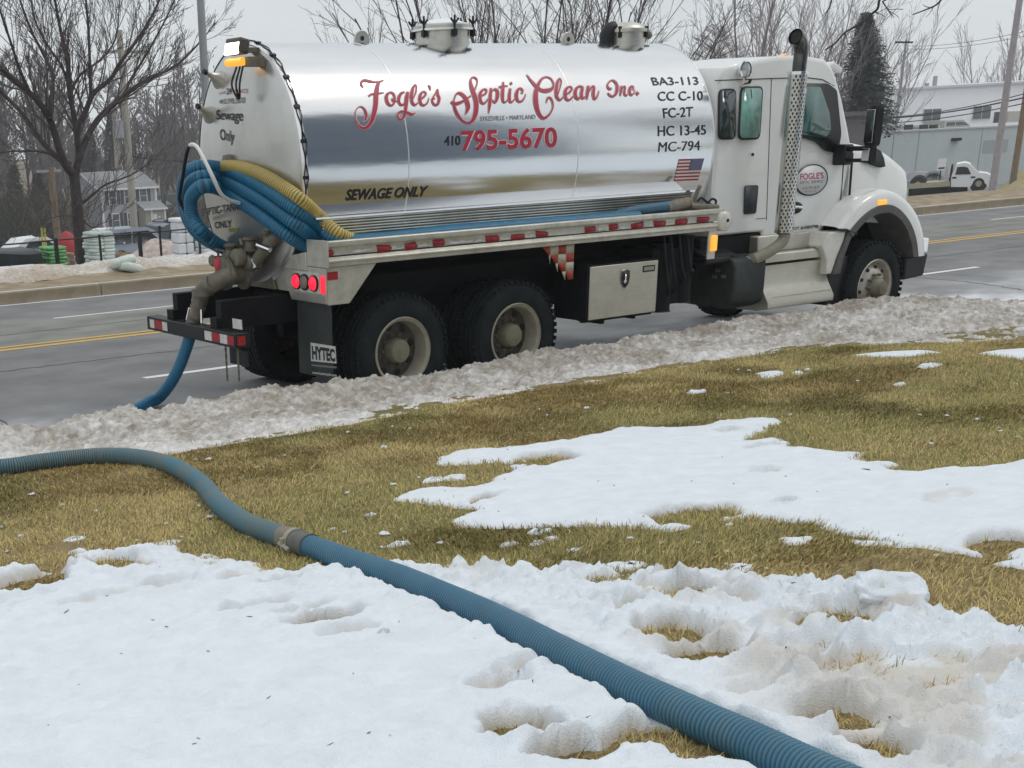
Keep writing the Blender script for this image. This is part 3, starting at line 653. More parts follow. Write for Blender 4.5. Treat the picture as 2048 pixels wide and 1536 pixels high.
# flag with the star field leading
fl = q4(*C5, (482, 1158), (790, 1148), (418, 1428), (714, 1416)); tl, tr, bl, br = [np.array(q) for q in fl]
def fq(u, v): return (bl * (1 - u) + br * u) * (1 - v) + (tl * (1 - u) + tr * u) * v
def flag_patch(u0, u1, v0, v1, lift, nu=4):
    b = M(); b.grid(np.array([[cyl_hit(*fq(u, v), lift) for v in np.linspace(v0, v1, 3)] for u in np.linspace(u0, u1, nu)])); return b
fr = M(); fw = M()
for k in range(13):
    bb = flag_patch(0, 1, 1 - (k + 1) / 13, 1 - k / 13, .005); (fr if k % 2 == 0 else fw).add(np.vstack(bb.v), bb.f)
fr.obj('flag_stripes', FLAG_R, tank); fw.obj('flag_stripes', FLAG_W, tank)
flag_patch(.48, 1, 6 / 13, 1, .0065).obj('flag_canton', FLAG_B, tank)
b = M()
for r in range(9):
    for c in range(6 if r % 2 == 0 else 5):
        u, v = .50 + .48 * ((c + (.5 if r % 2 == 0 else 1)) / 6), 6 / 13 + 7 / 13 * ((r + .5) / 9); P = cyl_hit(*fq(u, v), .0078)
        b.poly([cyl_hit(*fq(u + (.018 if k % 2 == 0 else .008) * math.sin(k * PI / 5), v + (.028 if k % 2 == 0 else .012) * math.cos(k * PI / 5)), .0078) for k in range(10)])
b.obj('flag_stars', FLAG_W, tank, smooth=0)

# script lettering: pen strokes (x, y, width) traced in three close-ups of the photograph
K1 = ((700, 150), 10.24); K2 = ((890, 140), 10.24); K3 = ((1050, 140), 8.533)
STROKES = [(K1, [
 [(275,258,10),(238,210,38),(228,155,48),(290,110,48),(400,125,44),(500,143,30),(600,135,24),(682,110,20)],
 [(600,140,40),(562,230,82),(537,400,88),(527,600,88),(490,800,84),(430,970,74),(330,1080,58),(230,1070,44),(150,970,24),(110,840,15),(130,710,12),(210,645,18),(290,690,34),(335,800,48),(325,890,38),(285,950,12)],
 [(388,425,30),(450,390,30),(560,380,28),(650,365,16),(690,358,10)],
 [(845,345,22),(765,395,52),(748,480,60),(782,580,54),(850,622,38),(908,560,34),(915,450,38),(882,372,34),(820,348,24)],[(860,480,26),(885,520,40),(930,535,30),(985,530,18)],
 [(1112,345,28),(1035,390,54),(1003,480,60),(1022,580,50),(1080,612,38),(1130,560,34),(1158,450,58),(1180,345,42)],
 [(1190,345,36),(1166,500,64),(1142,700,58),(1112,840,54),(1050,908,38),(990,862,28),(988,785,30),(1060,748,44),(1180,770,50),(1270,803,44),(1342,775,12)],
 [(1300,470,18),(1350,350,24),(1362,240,24),(1330,205,32),(1285,280,54),(1262,420,62),(1275,550,54),(1330,612,38),(1400,560,18)],
 [(1415,520,22),(1520,440,34),(1555,375,30),(1510,338,28),(1450,390,48),(1432,490,60),(1460,590,48),(1520,618,36),(1590,560,24),(1620,470,10)],
 [(1608,205,16),(1635,245,34),(1650,300,12)],
 [(1690,470,20),(1760,370,28),(1795,292,22),(1803,400,44),(1830,480,50),(1800,590,48),(1740,608,38),(1692,550,32),(1690,490,36),(1740,478,28)]]),
 (K2, [
 [(612,400,22),(655,290,20),(655,190,24),(590,145,24),(530,190,34),(532,290,60),(582,450,80),(630,600,85),(645,750,88),(620,920,84),(560,1040,64),(470,1082,44),(360,1030,38),(250,890,58),(190,730,44),(185,620,24),(230,500,28),(300,470,48),(390,530,64),(450,640,80),(475,760,78),(440,870,38),(420,902,12)],
 [(128,648,40),(200,690,68),(300,670,58),(400,620,40),(540,520,20)],
 [(720,545,22),(830,480,34),(850,412,34),(800,392,28),(732,460,54),(717,560,60),(750,660,44),(810,680,34),(885,590,20)],
 [(945,372,36),(930,550,60),(920,700,54),(897,885,14)],[(945,450,22),(1020,392,34),(1075,430,58),(1075,550,64),(1030,660,38),(965,610,20)],
 [(1195,245,26),(1190,350,54),(1182,500,60),(1190,620,44),(1230,660,28),(1290,600,20),(1325,500,16)],[(1112,348,34),(1200,330,30),(1285,322,12)],
 [(1340,378,38),(1322,520,54),(1330,630,44),(1370,655,28),(1430,590,18),(1465,520,16)],[(1345,250,36),(1368,288,38)],
 [(1578,475,36),(1590,412,34),(1540,372,34),(1482,430,58),(1466,540,64),(1510,640,38),(1580,630,34),(1632,560,20),(1655,495,10)]]),
 (K3, [
 [(35,80,8),(100,170,28),(200,280,48),(280,340,48),(370,350,64),(460,318,48),(490,240,24),(450,150,17),(370,115,17),(290,150,34),(222,260,54),(187,400,70),(190,560,74),(230,720,58),(300,815,48),(370,800,34),(450,710,20),(482,600,20),(450,490,26),(400,470,28),(377,520,18),(370,552,6)],
 [(560,420,16),(605,280,18),(620,190,20),(590,150,28),(555,210,44),(537,340,50),(547,450,44),(600,510,28),(670,440,16)],
 [(685,430,18),(770,370,30),(800,312,28),(760,282,24),(702,330,44),(687,420,48),(710,490,38),(760,508,28),(850,425,16)],
 [(990,292,28),(930,277,28),(872,330,46),(862,430,50),(910,493,34),(960,430,28),(988,330,34)],[(985,290,38),(967,400,44),(985,480,34),(1040,450,16)],
 [(1085,270,38),(1067,400,44),(1055,492,26)],[(1070,405,18),(1140,292,28),(1178,292,38),(1170,400,44),(1190,490,34),(1235,450,18),(1265,360,8)],
 [(1478,312,24),(1442,318,30),(1410,262,20),(1440,200,20),(1500,172,20),(1560,222,34),(1578,310,44),(1550,410,38),(1490,448,28),(1434,412,24),(1420,390,10)],
 [(1650,272,26),(1640,360,30),(1630,432,16)],[(1640,355,14),(1690,282,24),(1708,300,28),(1700,390,28),(1730,433,20),(1775,395,10)],
 [(1850,332,22),(1845,282,22),(1802,292,34),(1787,370,36),(1820,425,24),(1862,388,14),(1882,345,6)],
 [(1905,378,40),(1938,415,40)]])]
def ribbon(kk, pts, lift, extra=0):
    C = spline(np.array(pts, float), 7); d = np.gradient(C[:, :2], axis=0); d /= np.linalg.norm(d, axis=1)[:, None] + 1e-9; nrm = np.stack([-d[:, 1], d[:, 0]], 1)
    w = np.maximum(C[:, 2:3], 6) * .5 + extra
    C2 = C[:, :2].copy()
    if extra: C2[0] -= d[0] * extra; C2[-1] += d[-1] * extra
    A, B = C2 + nrm * w, C2 - nrm * w; (ox, oy), s = kk
    return np.array([[cyl_hit(ox + a[0] / s, oy + a[1] / s, lift), cyl_hit(ox + c_[0] / s, oy + c_[1] / s, lift), cyl_hit(ox + e_[0] / s, oy + e_[1] / s, lift)] for a, c_, e_ in zip(A, C2, B)])
bh = M(); br_ = M(); k = 0
for kk, sts in STROKES:
    for st in sts:
        bh.grid(ribbon(kk, st, .003 + .00006 * k, 11)); br_.grid(ribbon(kk, st, .0075 + .00006 * k)); k += 1
bh.obj('lettering_outline', REDHALO, tank, smooth=180); br_.obj('lettering', RED, tank, smooth=180)

# lettering on the rear head
C6 = ((400, 50), 5.12)
for s, c, mt, bo in (('Sewage', ((165, 868), (437, 868), (165, 1000), (432, 1020)), INK, .012), ('Only', ((200, 1062), (350, 1085), (205, 1210), (345, 1238)), INK, .012),
                     ('24', ((268, 648), (318, 640), (268, 712), (318, 705)), INK, .02), ('410.795.5670', ((190, 762), (458, 738), (195, 812), (458, 800)), INK_G, .02),
                     ('SERVICE', ((330, 660), (488, 652), (330, 700), (488, 696)), RED, .0), ('HOUR', ((190, 690), (258, 672), (192, 716), (258, 702)), RED, 0)):
    text_on(s, q4(*C6, *c), head_hit, mt, tank, bold=bo)
text_on('SEPTIC-TANK', [(402, 418), (477, 404), (404, 433), (478, 420)], head_hit, INK, tank, bold=.02)
text_on('ONLY', [(428, 444), (462, 440), (430, 458), (463, 454)], head_hit, INK, tank, bold=.02)
M().grid(np.array([[head_hit(a, b_, .005) for b_ in (456, 464)] for a in (457, 466, 476)])).obj('yellow_decal', mat('yellow_decal', (.40, .36, .06), .5), tank)

# --- top fittings
def hatch(X, r, z1, lid_mat, name):
    h = M().lathe([(r, ZC + RT - .12), (r, z1 - .03), (r + .03, z1 - .03), (r + .03, z1), (r - .01, z1)], (X, 0, 0), 'z', 40).obj(name, ALU, truck, smooth=40)
    return h
h1 = hatch(1.39, .262, 3.36, None, 'hatch')
M().lathe([(.265, 3.355), (.265, 3.375), (.2, 3.39), (.12, 3.42), (1e-3, 3.43)], (1.39, 0, 0), 'z', 32).obj('hatch_lid', SNOWCAP, h1, smooth=60)
M().lathe([(.30, 3.315), (.30, 3.335)], (1.39, 0, 0), 'z', 40).obj('hatch_flange', STEEL_W, h1)
for k in range(6):
    a = math.radians(15 + 60 * k); cx, cy = 1.39 + .295 * math.cos(a), .295 * math.sin(a)
    b = M().rod((cx, cy, 3.25), (cx, cy, 3.42), .011).box(cx - .018, cx + .018, cy - .022, cy + .022, 3.26, 3.32)
    for t_ in (-.9, 0, .9): b.rod((cx, cy, 3.365), (cx + .06 * math.sin(t_), cy, 3.365 + .075 * math.cos(t_)), .010, 6)
    b.obj('wing_clamp', BLACK, h1)
h2 = hatch(3.84, .205, 3.345, None, 'hatch')
M().lathe([(.222, 3.33), (.22, 3.352), (.17, 3.39), (.09, 3.415), (1e-3, 3.42)], (3.84, 0, 0), 'z', 32).obj('hatch_lid', ALU, h2, smooth=60)
M().tube([(3.56, 0, 3.2), (3.56, 0, 3.30), (3.60, 0, 3.35), (3.66, 0, 3.36)], .07, 10).obj('vent_elbow', BLACK, h2)
b = M().rod((4.02, -.02, 3.29), (4.12, -.05, 3.29), .025).lathe([(1e-3, .042), (.03, .03), (.042, 0), (.03, -.03), (1e-3, -.042)], (4.13, -.05, 3.29), 'z', 12); b.obj('vent_valve', CASTING, h2)
for k in range(4):
    a = math.radians(30 + 90 * k); cx, cy = 3.84 + .222 * math.cos(a), .222 * math.sin(a); M().box(cx - .015, cx + .015, cy - .015, cy + .015, 3.26, 3.37).obj('lid_latch', BLACK, h2, bev=.005)
for X in (.43, 3.02):
    b = M(); pr = [(X - .085, 3.19)] + [(X - .085 * math.cos(a), 3.235 + .085 * math.sin(a)) for a in np.linspace(0, PI, 14)] + [(X + .085, 3.19)]
    b.prism(pr, -.012, .012); b.obj('lifting_lug', ALU, truck, bev=.004)
    M().lathe([(.022, -.015), (.022, .015)], (X, 0, 3.25), 'y', 14, close=True).obj('lug_hole', SEAM, truck)

# --- rear lamps on the tank, wiring round the seam
wl = M(); P = at(468, 93, x=-1.08)
c = (-1.06, P[1] - .02, 3.165)
b = M(); b.obox(c, (.055, .13, .062), ry=.22); b.obj('work_light', mat('lamp_housing', (.07, .062, .055), .5), truck, bev=.018)
M().obox((c[0] - .053, c[1], c[2] - .016), (.008, .122, .050), ry=.22).obj('work_light_lens', LAMP, truck, bev=.01)
b = M().tube([(c[0] - .02, c[1] - .13, c[2] - .125), (c[0] - .03, c[1] + .13, c[2] - .125)], .034, 12); b.obj('amber_beacon', AMBER, truck)
M().box(c[0], c[0] + .16, c[1] - .19, c[1] - .1, c[2] - .17, c[2] - .09).box(c[0] + .03, XR + .02, c[1] - .05, c[1] + .05, c[2] - .05, c[2] - .01).obj('lamp_bracket', CASTING, truck)
b = M()
for o_ in (-.05, .0, .06): b.tube(spline([(c[0] + .02, c[1] + o_, c[2] - .16), (c[0] - .03, c[1] + o_ * 1.3, c[2] - .3), (c[0] - .01, c[1] + o_ * .3, c[2] - .42), (c[0] - .03, c[1] - o_ * .5, c[2] - .38)], 6), .009, 6)
b.obj('lamp_wiring', BLACK, truck)
a = np.linspace(PI / 2 + .08, PI + .52, 40); wob = .012 * np.sin(a * 25)
M().tube(np.stack([np.full(40, XR - .012) + wob, KY * (RT + .022) * np.cos(a), ZC + (RT + .022) * np.sin(a)], 1), .0065, 6).tube(np.stack([np.full(40, XR + .012) - wob, KY * (RT + .018) * np.cos(a + .01), ZC + (RT + .018) * np.sin(a + .01)], 1), .005, 6).obj('wiring_harness', BLACK, truck)
for a in np.linspace(PI / 2 + .25, PI + .35, 7):
    M().obox((XR - .005, KY * (RT + .02) * math.cos(a), ZC + (RT + .02) * math.sin(a)), (.028, .009, .014), rx=a).obj('wire_clip', BLACK, truck)
for px, py, tx, ty in ((440, 160, 412, 145), (422, 230, 398, 214)):
    A = head_hit(px, py); B = at(tx, ty, x=A[0] - .16)
    d = B - A
    M().tube([A + d * .02, A + d * .55, A + d * .8, B], [.085, .032, .022, .018], 14).obj('sight_glass_cone', ALU, truck, smooth=60)
    M().tube([B - d * .02, B + d * .16], [.024, .024], 8).obj('cone_cap', BLACK, truck)
M().lathe([(1e-3, .06), (.06, .05), (.075, 0)], head_hit(459, 322), 'z', 10).obj('head_knob', CASTING, truck)

# --- hose tray, side rail, tapes
M().box(-.8, 3.93, -1.035, -.82, 1.735, 1.75).obj('tray_trim', CHROME, truck)
b = M(); ns = 12
for k in range(ns):
    z0, z1 = 1.44 + (1.735 - 1.44) * k / ns, 1.44 + (1.735 - 1.44) * (k + 1) / ns; y0, y1 = -1.0 - .03 * k / ns, -1.0 - .03 * (k + 1) / ns
    b.prism([(y0 + .012, z0), (y0, z0 + .004), (y1, z1 - .006), (y1 + .012, z1), (y1 + .05, z1), (y0 + .05, z0)], -.72, 3.9, 'yz')
b.obj('tray_panel', mat('ribbed_tray_panel', (.50, .50, .46), .3, .85, var=.1, vscale=5, dirt=(.25, .24, .19), dscale=3, damt=.5), truck, smooth=0)
M().box(-.82, 4.0, -1.24, -.9, 1.40, 1.44).obj('tray_floor', CHASSIS, truck)
prof = [(-1.20, 1.565), (-1.262, 1.565), (-1.27, 1.555), (-1.27, 1.52), (-1.262, 1.512), (-1.240, 1.505), (-1.240, 1.425), (-1.262, 1.41), (-1.275, 1.40), (-1.275, 1.385), (-1.262, 1.378), (-1.262, 1.348), (-1.20, 1.345)]
M().prism(prof, -.83, 4.06, 'yz').obj('side_rail', ALU_RAIL, truck, smooth=0, bev=.004)
M().box(-.845, -.832, -1.272, -.93, 1.34, 1.57).obj('tray_end_plate', ALU_RAIL, truck, bev=.004)
def rail_x(px, py=470): return at(px, py, y=-1.243)[0]
def rail_py(px): return 513 - .0925 * (px - 655)
g = random.Random(5)
reds = [(653, 665), (754, 781), (810, 832), (865, 888), (972, 997), (1022, 1047), (1072, 1095), (1171, 1190), (1218, 1235), (1263, 1286), (1308, 1330), (1352, 1373), (1395, 1416)]
for a, c_ in reds:
    x0, x1 = rail_x(a, rail_py(a)), rail_x(c_, rail_py(c_)); z0, z1 = 1.437, 1.492
    j = lambda: g.uniform(-.008, .008)
    M().prism([(x0 + j(), z0 + j()), (x1 + j(), z0 + j()), (x1 + .014 + j(), (z0 + z1) / 2 + j()), (x1 + j(), z1 + j()), (x0 + j(), z1 + j())], -1.246, -1.241).obj('red_tape', TAPE_R, truck, smooth=0)
for a, c_ in [(706, 742), (783, 808), (836, 858), (899, 945), (950, 968), (1000, 1020), (1096, 1105), (1050, 1068), (1195, 1212), (1238, 1256), (1290, 1304), (1335, 1348)]:
    x0, x1 = rail_x(a, rail_py(a)), rail_x(c_, rail_py(c_)); n = 5; xx = np.linspace(x0, x1, n)
    top = [(x, 1.485 - g.uniform(0, .035)) for x in xx]; bot = [(x, 1.437 + g.uniform(0, .012)) for x in xx[::-1]]
    M().prism(bot[::-1] + top[::-1], -1.245, -1.241).obj('white_tape', TAPE_W, truck, smooth=0)
M().lathe([(1e-3, -1.285), (.085, -1.28), (.10, -1.262), (.10, -1.18)], (4.17, 0, 1.43), 'y', 28).obj('rail_end_cap', WHITE_DIRTY, truck, smooth=50)
M().lathe([(.018, -1.292), (.018, -1.28)], (4.18, 0, 1.44), 'y', 10, close=True).obj('cap_bolt', SEAM, truck)
M().box(4.0, 4.2, -1.22, -.95, 1.50, 1.56).box(4.0, 4.15, -1.26, -1.18, 1.36, 1.44).obj('rail_bracket', ALU_RAIL, truck, bev=.01)
P = at(1424, 483, y=-1.24)
M().box(P[0] - .06, P[0] + .05, -1.245, -1.23, 1.06, 1.34).obj('marker_plate', TAPE_W, truck)
M().box(P[0] - .035, P[0] + .05, -1.275, -1.246, 1.14, 1.30).obj('amber_marker', AMBER, truck, bev=.01)
# small hook, latch and air line at the front of the tray
M().tube(spline([at(1395, 402, y=-1.15), at(1403, 396, y=-1.15), at(1415, 405, y=-1.15), at(1428, 411, y=-1.15), at(1432, 402, y=-1.15), at(1424, 398, y=-1.15), at(1414, 408, y=-1.15)], 6), .012, 7).obj('latch_loop', BLACK, truck)
M().tube([at(1388, 402, y=-1.1), at(1395, 382, y=-1.1), at(1400, 372, y=-1.1)], .02, 8).obj('tray_stay', CASTING, truck)
M().rod((3.75, -1.15, 1.6), (4.1, -1.2, 1.57), .035, 10).obj('hose_clamp_bar', CASTING, truck)

# --- chassis and darkness under the body
b = M()
for s in (-1, 1): b.box(-1.5, 7.5, s * .43 - .05, s * .43 + .05, .80, 1.06)
for x in (-.6, .68, 2.2, 4.0, 5.6): b.box(x - .06, x + .06, -.42, .42, .82, 1.03)
b.obj('frame_rails', CHASSIS, truck, bev=.01)
M().box(-.7, 3.9, -.62, .62, 1.06, 1.36).prism([(-.95, 1.36), (.95, 1.36), (.5, 1.1), (-.5, 1.1)], -.66, 3.95, 'yz').obj('tank_subframe', CHASSIS, truck)
M().box(-.62, 2.06, -.60, -.56, .95, 1.36).box(-.62, 2.06, .56, .60, .95, 1.36).obj('inner_fender', CHASSIS, truck)
b = M()
for x in (0, 1.37): b.rod((x, -.95, .525), (x, .95, .525), .11, 14).lathe([(1e-3, -.26), (.2, -.2), (.26, 0), (.2, .2), (1e-3, .26)], (x, 0, .54), 'y', 16)
b.rod((6.9, -1.0, .5), (6.9, 1.0, .5), .07, 10).rod((.2, 0, .6), (5.5, 0, .85), .06, 10)
b.obj('axles', CHASSIS, truck)
b = M()
for s in (-1, 1): b.box(-.3, 1.67, s * .5 - .06, s * .5 + .06, .52, .78)
b.box(.45, .95, -.6, .6, .45, .8).obj('suspension', CHASSIS, truck, bev=.02)
M().box(3.3, 3.9, -1.1, -.5, .62, 1.2).rod((3.5, -1.02, .55), (3.5, -1.02, 1.25), .12, 16).rod((3.8, -1.05, .62), (3.8, -1.05, 1.3), .10, 16).obj('vacuum_pump', CHASSIS, truck, bev=.015); M().box(3.25, 4.1, .5, 1.1, .5, 1.1).obj('hydraulic_tank', CHASSIS, truck, bev=.015)
M().box(4.2, 6.2, -.9, .9, .85, 1.24).box(5.9, 7.6, -.42, .42, .72, 1.25).box(5.2, 6.2, -.5, .5, .5, .86).obj('engine_and_gearbox', CHASSIS, truck, bev=.02)
b = M()
for o_ in (0, .05, .11, .17): b.tube(spline([(3.4 + o_ * 2, -1.14, 1.32), (3.42 + o_ * 2, -1.18 - o_ * .1, 1.0), (3.5 + o_ * 2, -1.16, .75 + o_), (3.6 + o_, -1.0, .66)], 6), .014, 6)
b.obj('hydraulic_hoses', BLACK, truck)
# rear fender, tail panel, mudflap, worn checker bracket
M().prism([(-.83, 1.343), (-.30, 1.343), (-.60, 1.02), (-.83, 1.02)], -1.232, -1.222).box(-.83, -.30, -1.222, -.62, 1.335, 1.345).obj('side_panel', ALU_RAIL, truck, bev=.003)
pan = M().prism([(-1.232, 1.335), (-.30, 1.335), (-.42, 1.10), (-.60, 1.10), (-.64, 1.03), (-1.232, 1.03)], -.845, -.833, 'yz').obj('tail_panel', ALU_RAIL, truck, bev=.003)
M().prism([(-.93, 1.46), (-.28, 1.36), (.1, 1.36), (.1, 1.30), (-.93, 1.30)], -.86, -.70, 'yz').obj('rear_cross_member', ALU_RAIL, truck, bev=.006)
M().prism([(-.28, 1.36), (.6, 1.36), (.45, 1.1), (-.40, 1.1)], -.87, -.72, 'yz').obj('tank_cradle', CASTING, truck, bev=.006)
M().box(-.851, -.846, -1.13, -.72, 1.115, 1.29).obj('lamp_plate', TAPE_W, pan)
M().box(-.849, -.844, -1.225, -.64, 1.035, 1.10).obj('lamp_sill', ALU, pan)
for y_, mt in ((-.765, TAIL), (-.90, TAILOFF), (-1.05, TAIL)):
    M().lathe([(.072, -.852), (.072, -.868), (.062, -.872)], (0, y_, 1.2), 'x', 24).obj('lamp_grommet', BLACK, pan)
    M().lathe([(.062, -.866), (.05, -.882), (1e-3, -.888)][::-1], (0, y_, 1.2), 'x', 24).obj('tail_lamp', mt, pan)
M().box(-.868, -.846, -1.215, -1.165, 1.12, 1.27).obj('side_tail_lamp', TAIL, pan, bev=.012)
M().box(-.83, -.72, -1.236, -1.2325, 1.235, 1.305).obj('red_reflector', TAPE_R, truck)
flap = M().box(-.80, -.785, -1.22, -.66, .36, 1.03).obj('mudflap', FLAP, truck, bev=.003)
fx = lambda a, b_: at(a, b_, x=-.803)
M().add([fx(*q) for q in ((621, 685), (671, 693), (673, 727), (622, 722))], [np.array([[3, 2, 1, 0]])]).obj('mudflap_print', TAPE_W, flap)
text_on('HYTEC', [(623, 691), (669, 698), (624.5, 719), (671, 724)], lambda a, b_: at(a, b_, x=-.805), INK, flap, bold=.05)
M().add([fx(*q) for q in ((623, 728.5), (673, 733), (673, 737), (623, 732))], [np.array([[3, 2, 1, 0]])]).obj('mudflap_print', INK_G, flap)
text_on('www.hytectank.com', [(624, 742), (673, 748), (624.5, 749), (674, 755)], fx, TAPE_W, flap, bold=.02)
x0, x1 = 1.66, 2.07
b1 = M(); b2 = M(); zs = np.linspace(1.343, 1.01, 5)
for i in range(4):
    for j_ in range(4):
        xa, xb = x0 + (x1 - x0) * j_ / 4, x0 + (x1 - x0) * (j_ + 1) / 4; lim = lambda z: x0 + (x1 - .06 - x0) * (1.343 - z) / .333
        la, lb = lim(zs[i]), lim(zs[i + 1])
        if xb <= la: continue
        P = [(max(xa, min(lb, xb)), zs[i + 1]), (xb, zs[i + 1]), (xb, zs[i]), (max(xa, la), zs[i])]
        if abs(P[0][0] - P[1][0]) < 1e-4: P = P[1:]
        (b1 if (i + j_) % 2 == 0 else b2).prism(P, -1.232, -1.222)
b1.obj('checker_bracket', CHK_R, truck, smooth=0); b2.obj('checker_squares', CHK_W, truck, smooth=0)
# rear bumper with tapes, chains and plate
bump = M().box(-1.60, -1.46, -.90, .87, .69, .82).obj('rear_bumper', BLACK, truck, bev=.008)
for y0, y1, mt in ((.80, .70, TAPE_W), (.70, .53, TAPE_R), (.53, .42, TAPE_W), (-.33, -.47, TAPE_W), (-.47, -.62, TAPE_R), (-.62, -.76, TAPE_W), (-.76, -.88, TAPE_R)):
    M().box(-1.605, -1.601, min(y0, y1) + .004, max(y0, y1) - .004, .715, .795).obj('bumper_tape', mt, bump)
M().box(-1.58, -1.5, -.904, -.901, .715, .795).obj('bumper_tape', TAPE_R, bump)
for y0 in (.62, -.62): M().obox((-1.42, y0 * .7, .86), (.14, .06, .05)).obj('bumper_mount', CHASSIS, truck)
b = M()
for y_, l in ((-.62, .34), (-.84, .30)):
    for k in range(int(l / .03)):
        z = .68 - .03 * k; b.obox((-1.55, y_, z), (.004, .009, .016), rz=(k % 2) * PI / 2)
b.obj('safety_chains', CASTING, truck)
M().box(-1.50, -1.49, -.93, -.6, .52, .66).obj('plate_holder', BLACK, truck)
M().box(-1.52, -1.512, -.88, -.72, .845, .93).obj('licence_plate', TAPE_W, truck)
# --- wheels
TREAD_N = 48
def tyre(r, y0, y1, bead=.305):
    """a lathe ring with grooves and tread lugs"""
    s = .035; w = y1 - y0
    pr = [(bead - .02, y0 + .03), (bead + .01, y0 + .006), (bead + .07, y0 - .004), (r - .10, y0), (r - .06, y0 + .004), (r - .052, y0 + .012), (r - s, y0 + .016), (r - .006, y0 + .03)]
    gr = []
    for k in range(1, 4):
        yc = y0 + w * k / 4; gr += [(r, yc - .014), (r - .014, yc - .008), (r - .014, yc + .008), (r, yc + .014)]
    pr = pr + [(r, y0 + .04)] + gr + [(r, y1 - .04)] + [(q[0], y0 + y1 - q[1]) for q in pr[::-1]]
    return pr
def make_wheel(X, yo, yi, near, front=False, full=True):
    """yo: outer face, yi: inner face of the tyre"""
    y0, y1 = min(yo, yi), max(yo, yi); sg = -1 if near else 1
    b = M(); b.lathe(tyre(.525, y0, y1), (X, 0, .525), 'y', 64)
    n = TREAD_N
    for k in range(n):                                    # shoulder lugs
        a = 2 * PI * k / n; c_, s_ = math.cos(a), math.sin(a)
        b.obox((X + .513 * c_, y0 + .022, .525 + .513 * s_), (.012, .022, .02), ry=-a); b.obox((X + .513 * c_, y1 - .022, .525 + .513 * s_), (.012, .022, .02), ry=-a)
    w = b.obj('wheel', RUBBER, truck, smooth=35)
    if not full: return w
    o = lambda d: yo - sg * d                              # d metres inward from the outer face
    if not front:
        M().lathe([(.312, o(-.006)), (.318, o(.004)), (.30, o(.012)), (.282, o(.02)), (.272, o(.05)), (.268, o(.17)), (.25, o(.20))][::(1 if near else -1)], (X, 0, .525), 'y', 48).obj('rim', RIM, w, smooth=40)
        M().lathe([(.268, o(.175)), (.20, o(.17)), (.165, o(.155)), (.11, o(.155))][::(1 if near else -1)], (X, 0, .525), 'y', 48).obj('rim_disc', RIM_DARK, w, smooth=40)
        M().lathe([(.118, o(.157)), (.112, o(.06)), (.098, o(.035)), (.06, o(.028)), (1e-3, o(.026))][::(1 if near else -1)], (X, 0, .525), 'y', 28).obj('hub', HUB, w, smooth=50)
        b = M(); bh_ = M()
        for k in range(10):
            a = 2 * PI * k / 10; c_, s_ = X + .145 * math.cos(a), .525 + .145 * math.sin(a); b.lathe([(.016, o(.157)), (.016, o(.125)), (.010, o(.115)), (1e-3, o(.115))], (c_, 0, s_), 'y', 6)
        for k in range(8):
            a = 2 * PI * (k + .3) / 8; M().lathe([(1e-3, o(.160)), (.030, o(.160)), (.034, o(.175))], (X + .213 * math.cos(a), 0, .525 + .213 * math.sin(a)), 'y', 14).obj('hand_hole', SEAM, w)
        b.obj('lug_nuts', CASTING, w)['kind'] = 'stuff'
    else:
        M().lathe([(.312, o(-.006)), (.318, o(.004)), (.30, o(.012)), (.285, o(.03)), (.278, o(.07)), (.262, o(.085)), (.235, o(.055)), (.20, o(.025)), (.165, o(.012)), (.11, o(.012))][::(1 if near else -1)], (X, 0, .525), 'y', 48).obj('rim', RIM_FRONT, w, smooth=40)
        M().lathe([(.118, o(.014)), (.115, o(-.05)), (.10, o(-.075)), (.085, o(-.085)), (.075, o(-.12)), (1e-3, o(-.13))][::(1 if near else -1)], (X, 0, .525), 'y', 28).obj('hub', HUB, w, smooth=50)
        b = M(); bh_ = M()
        for k in range(10):
            a = 2 * PI * k / 10; b.lathe([(.017, o(.012)), (.017, o(-.03)), (.010, o(-.04)), (1e-3, o(-.04))], (X + .145 * math.cos(a), 0, .525 + .145 * math.sin(a)), 'y', 6)
            a += .2; M().lathe([(1e-3, o(.030)), (.020, o(.030)), (.024, o(.05))], (X + .222 * math.cos(a), 0, .525 + .222 * math.sin(a)), 'y', 12).obj('hand_hole', SEAM, w)
        b.obj('lug_nuts', CASTING, w)['kind'] = 'stuff'
    return w
for X in (0, 1.37):
    make_wheel(X, -1.215, -.945, True); make_wheel(X, -.90, -.63, True, full=False); make_wheel(X, 1.215, .945, False); make_wheel(X, .90, .63, False, full=False)
make_wheel(6.9, -1.20, -.92, True, True); make_wheel(6.9, 1.20, .92, False, True)
# --- tool box
tb = M().box(2.29, 3.27, -1.20, -.72, .575, 1.12).obj('toolbox', CHASSIS, truck, bev=.006)
M().box(2.31, 3.255, -1.222, -1.203, .585, 1.105).obj('toolbox_door', ALU_BRUSH, tb, bev=.006)
P = at(1250, 556, y=-1.225); sh_ = lambda k, s: [(P[0] + s * x_, P[2] + s * z_) for x_, z_ in ((-.06, .07), (-.035, .078), (0, .088), (.035, .078), (.06, .07), (.062, .0), (.05, -.05), (.02, -.085), (0, -.095), (-.02, -.085), (-.05, -.05), (-.062, 0))]
M().prism(sh_(0, 1.06)[::-1], -1.229, -1.223).obj('latch_rim', mat('latch_rim_grey', (.3, .3, .28), .4, .5), tb, smooth=0)
M().prism(sh_(0, .95)[::-1], -1.232, -1.2295).obj('latch_shield', BLACK, tb, smooth=0)
M().prism([(P[0] - .005, P[2] + .04), (P[0] + .005, P[2] + .04), (P[0] + .008, P[2] - .02), (P[0] + .028, P[2] - .035), (P[0], P[2] - .062), (P[0] - .028, P[2] - .035), (P[0] - .008, P[2] - .02)], -1.238, -1.2325).obj('latch_handle', CHROME, tb, smooth=0)
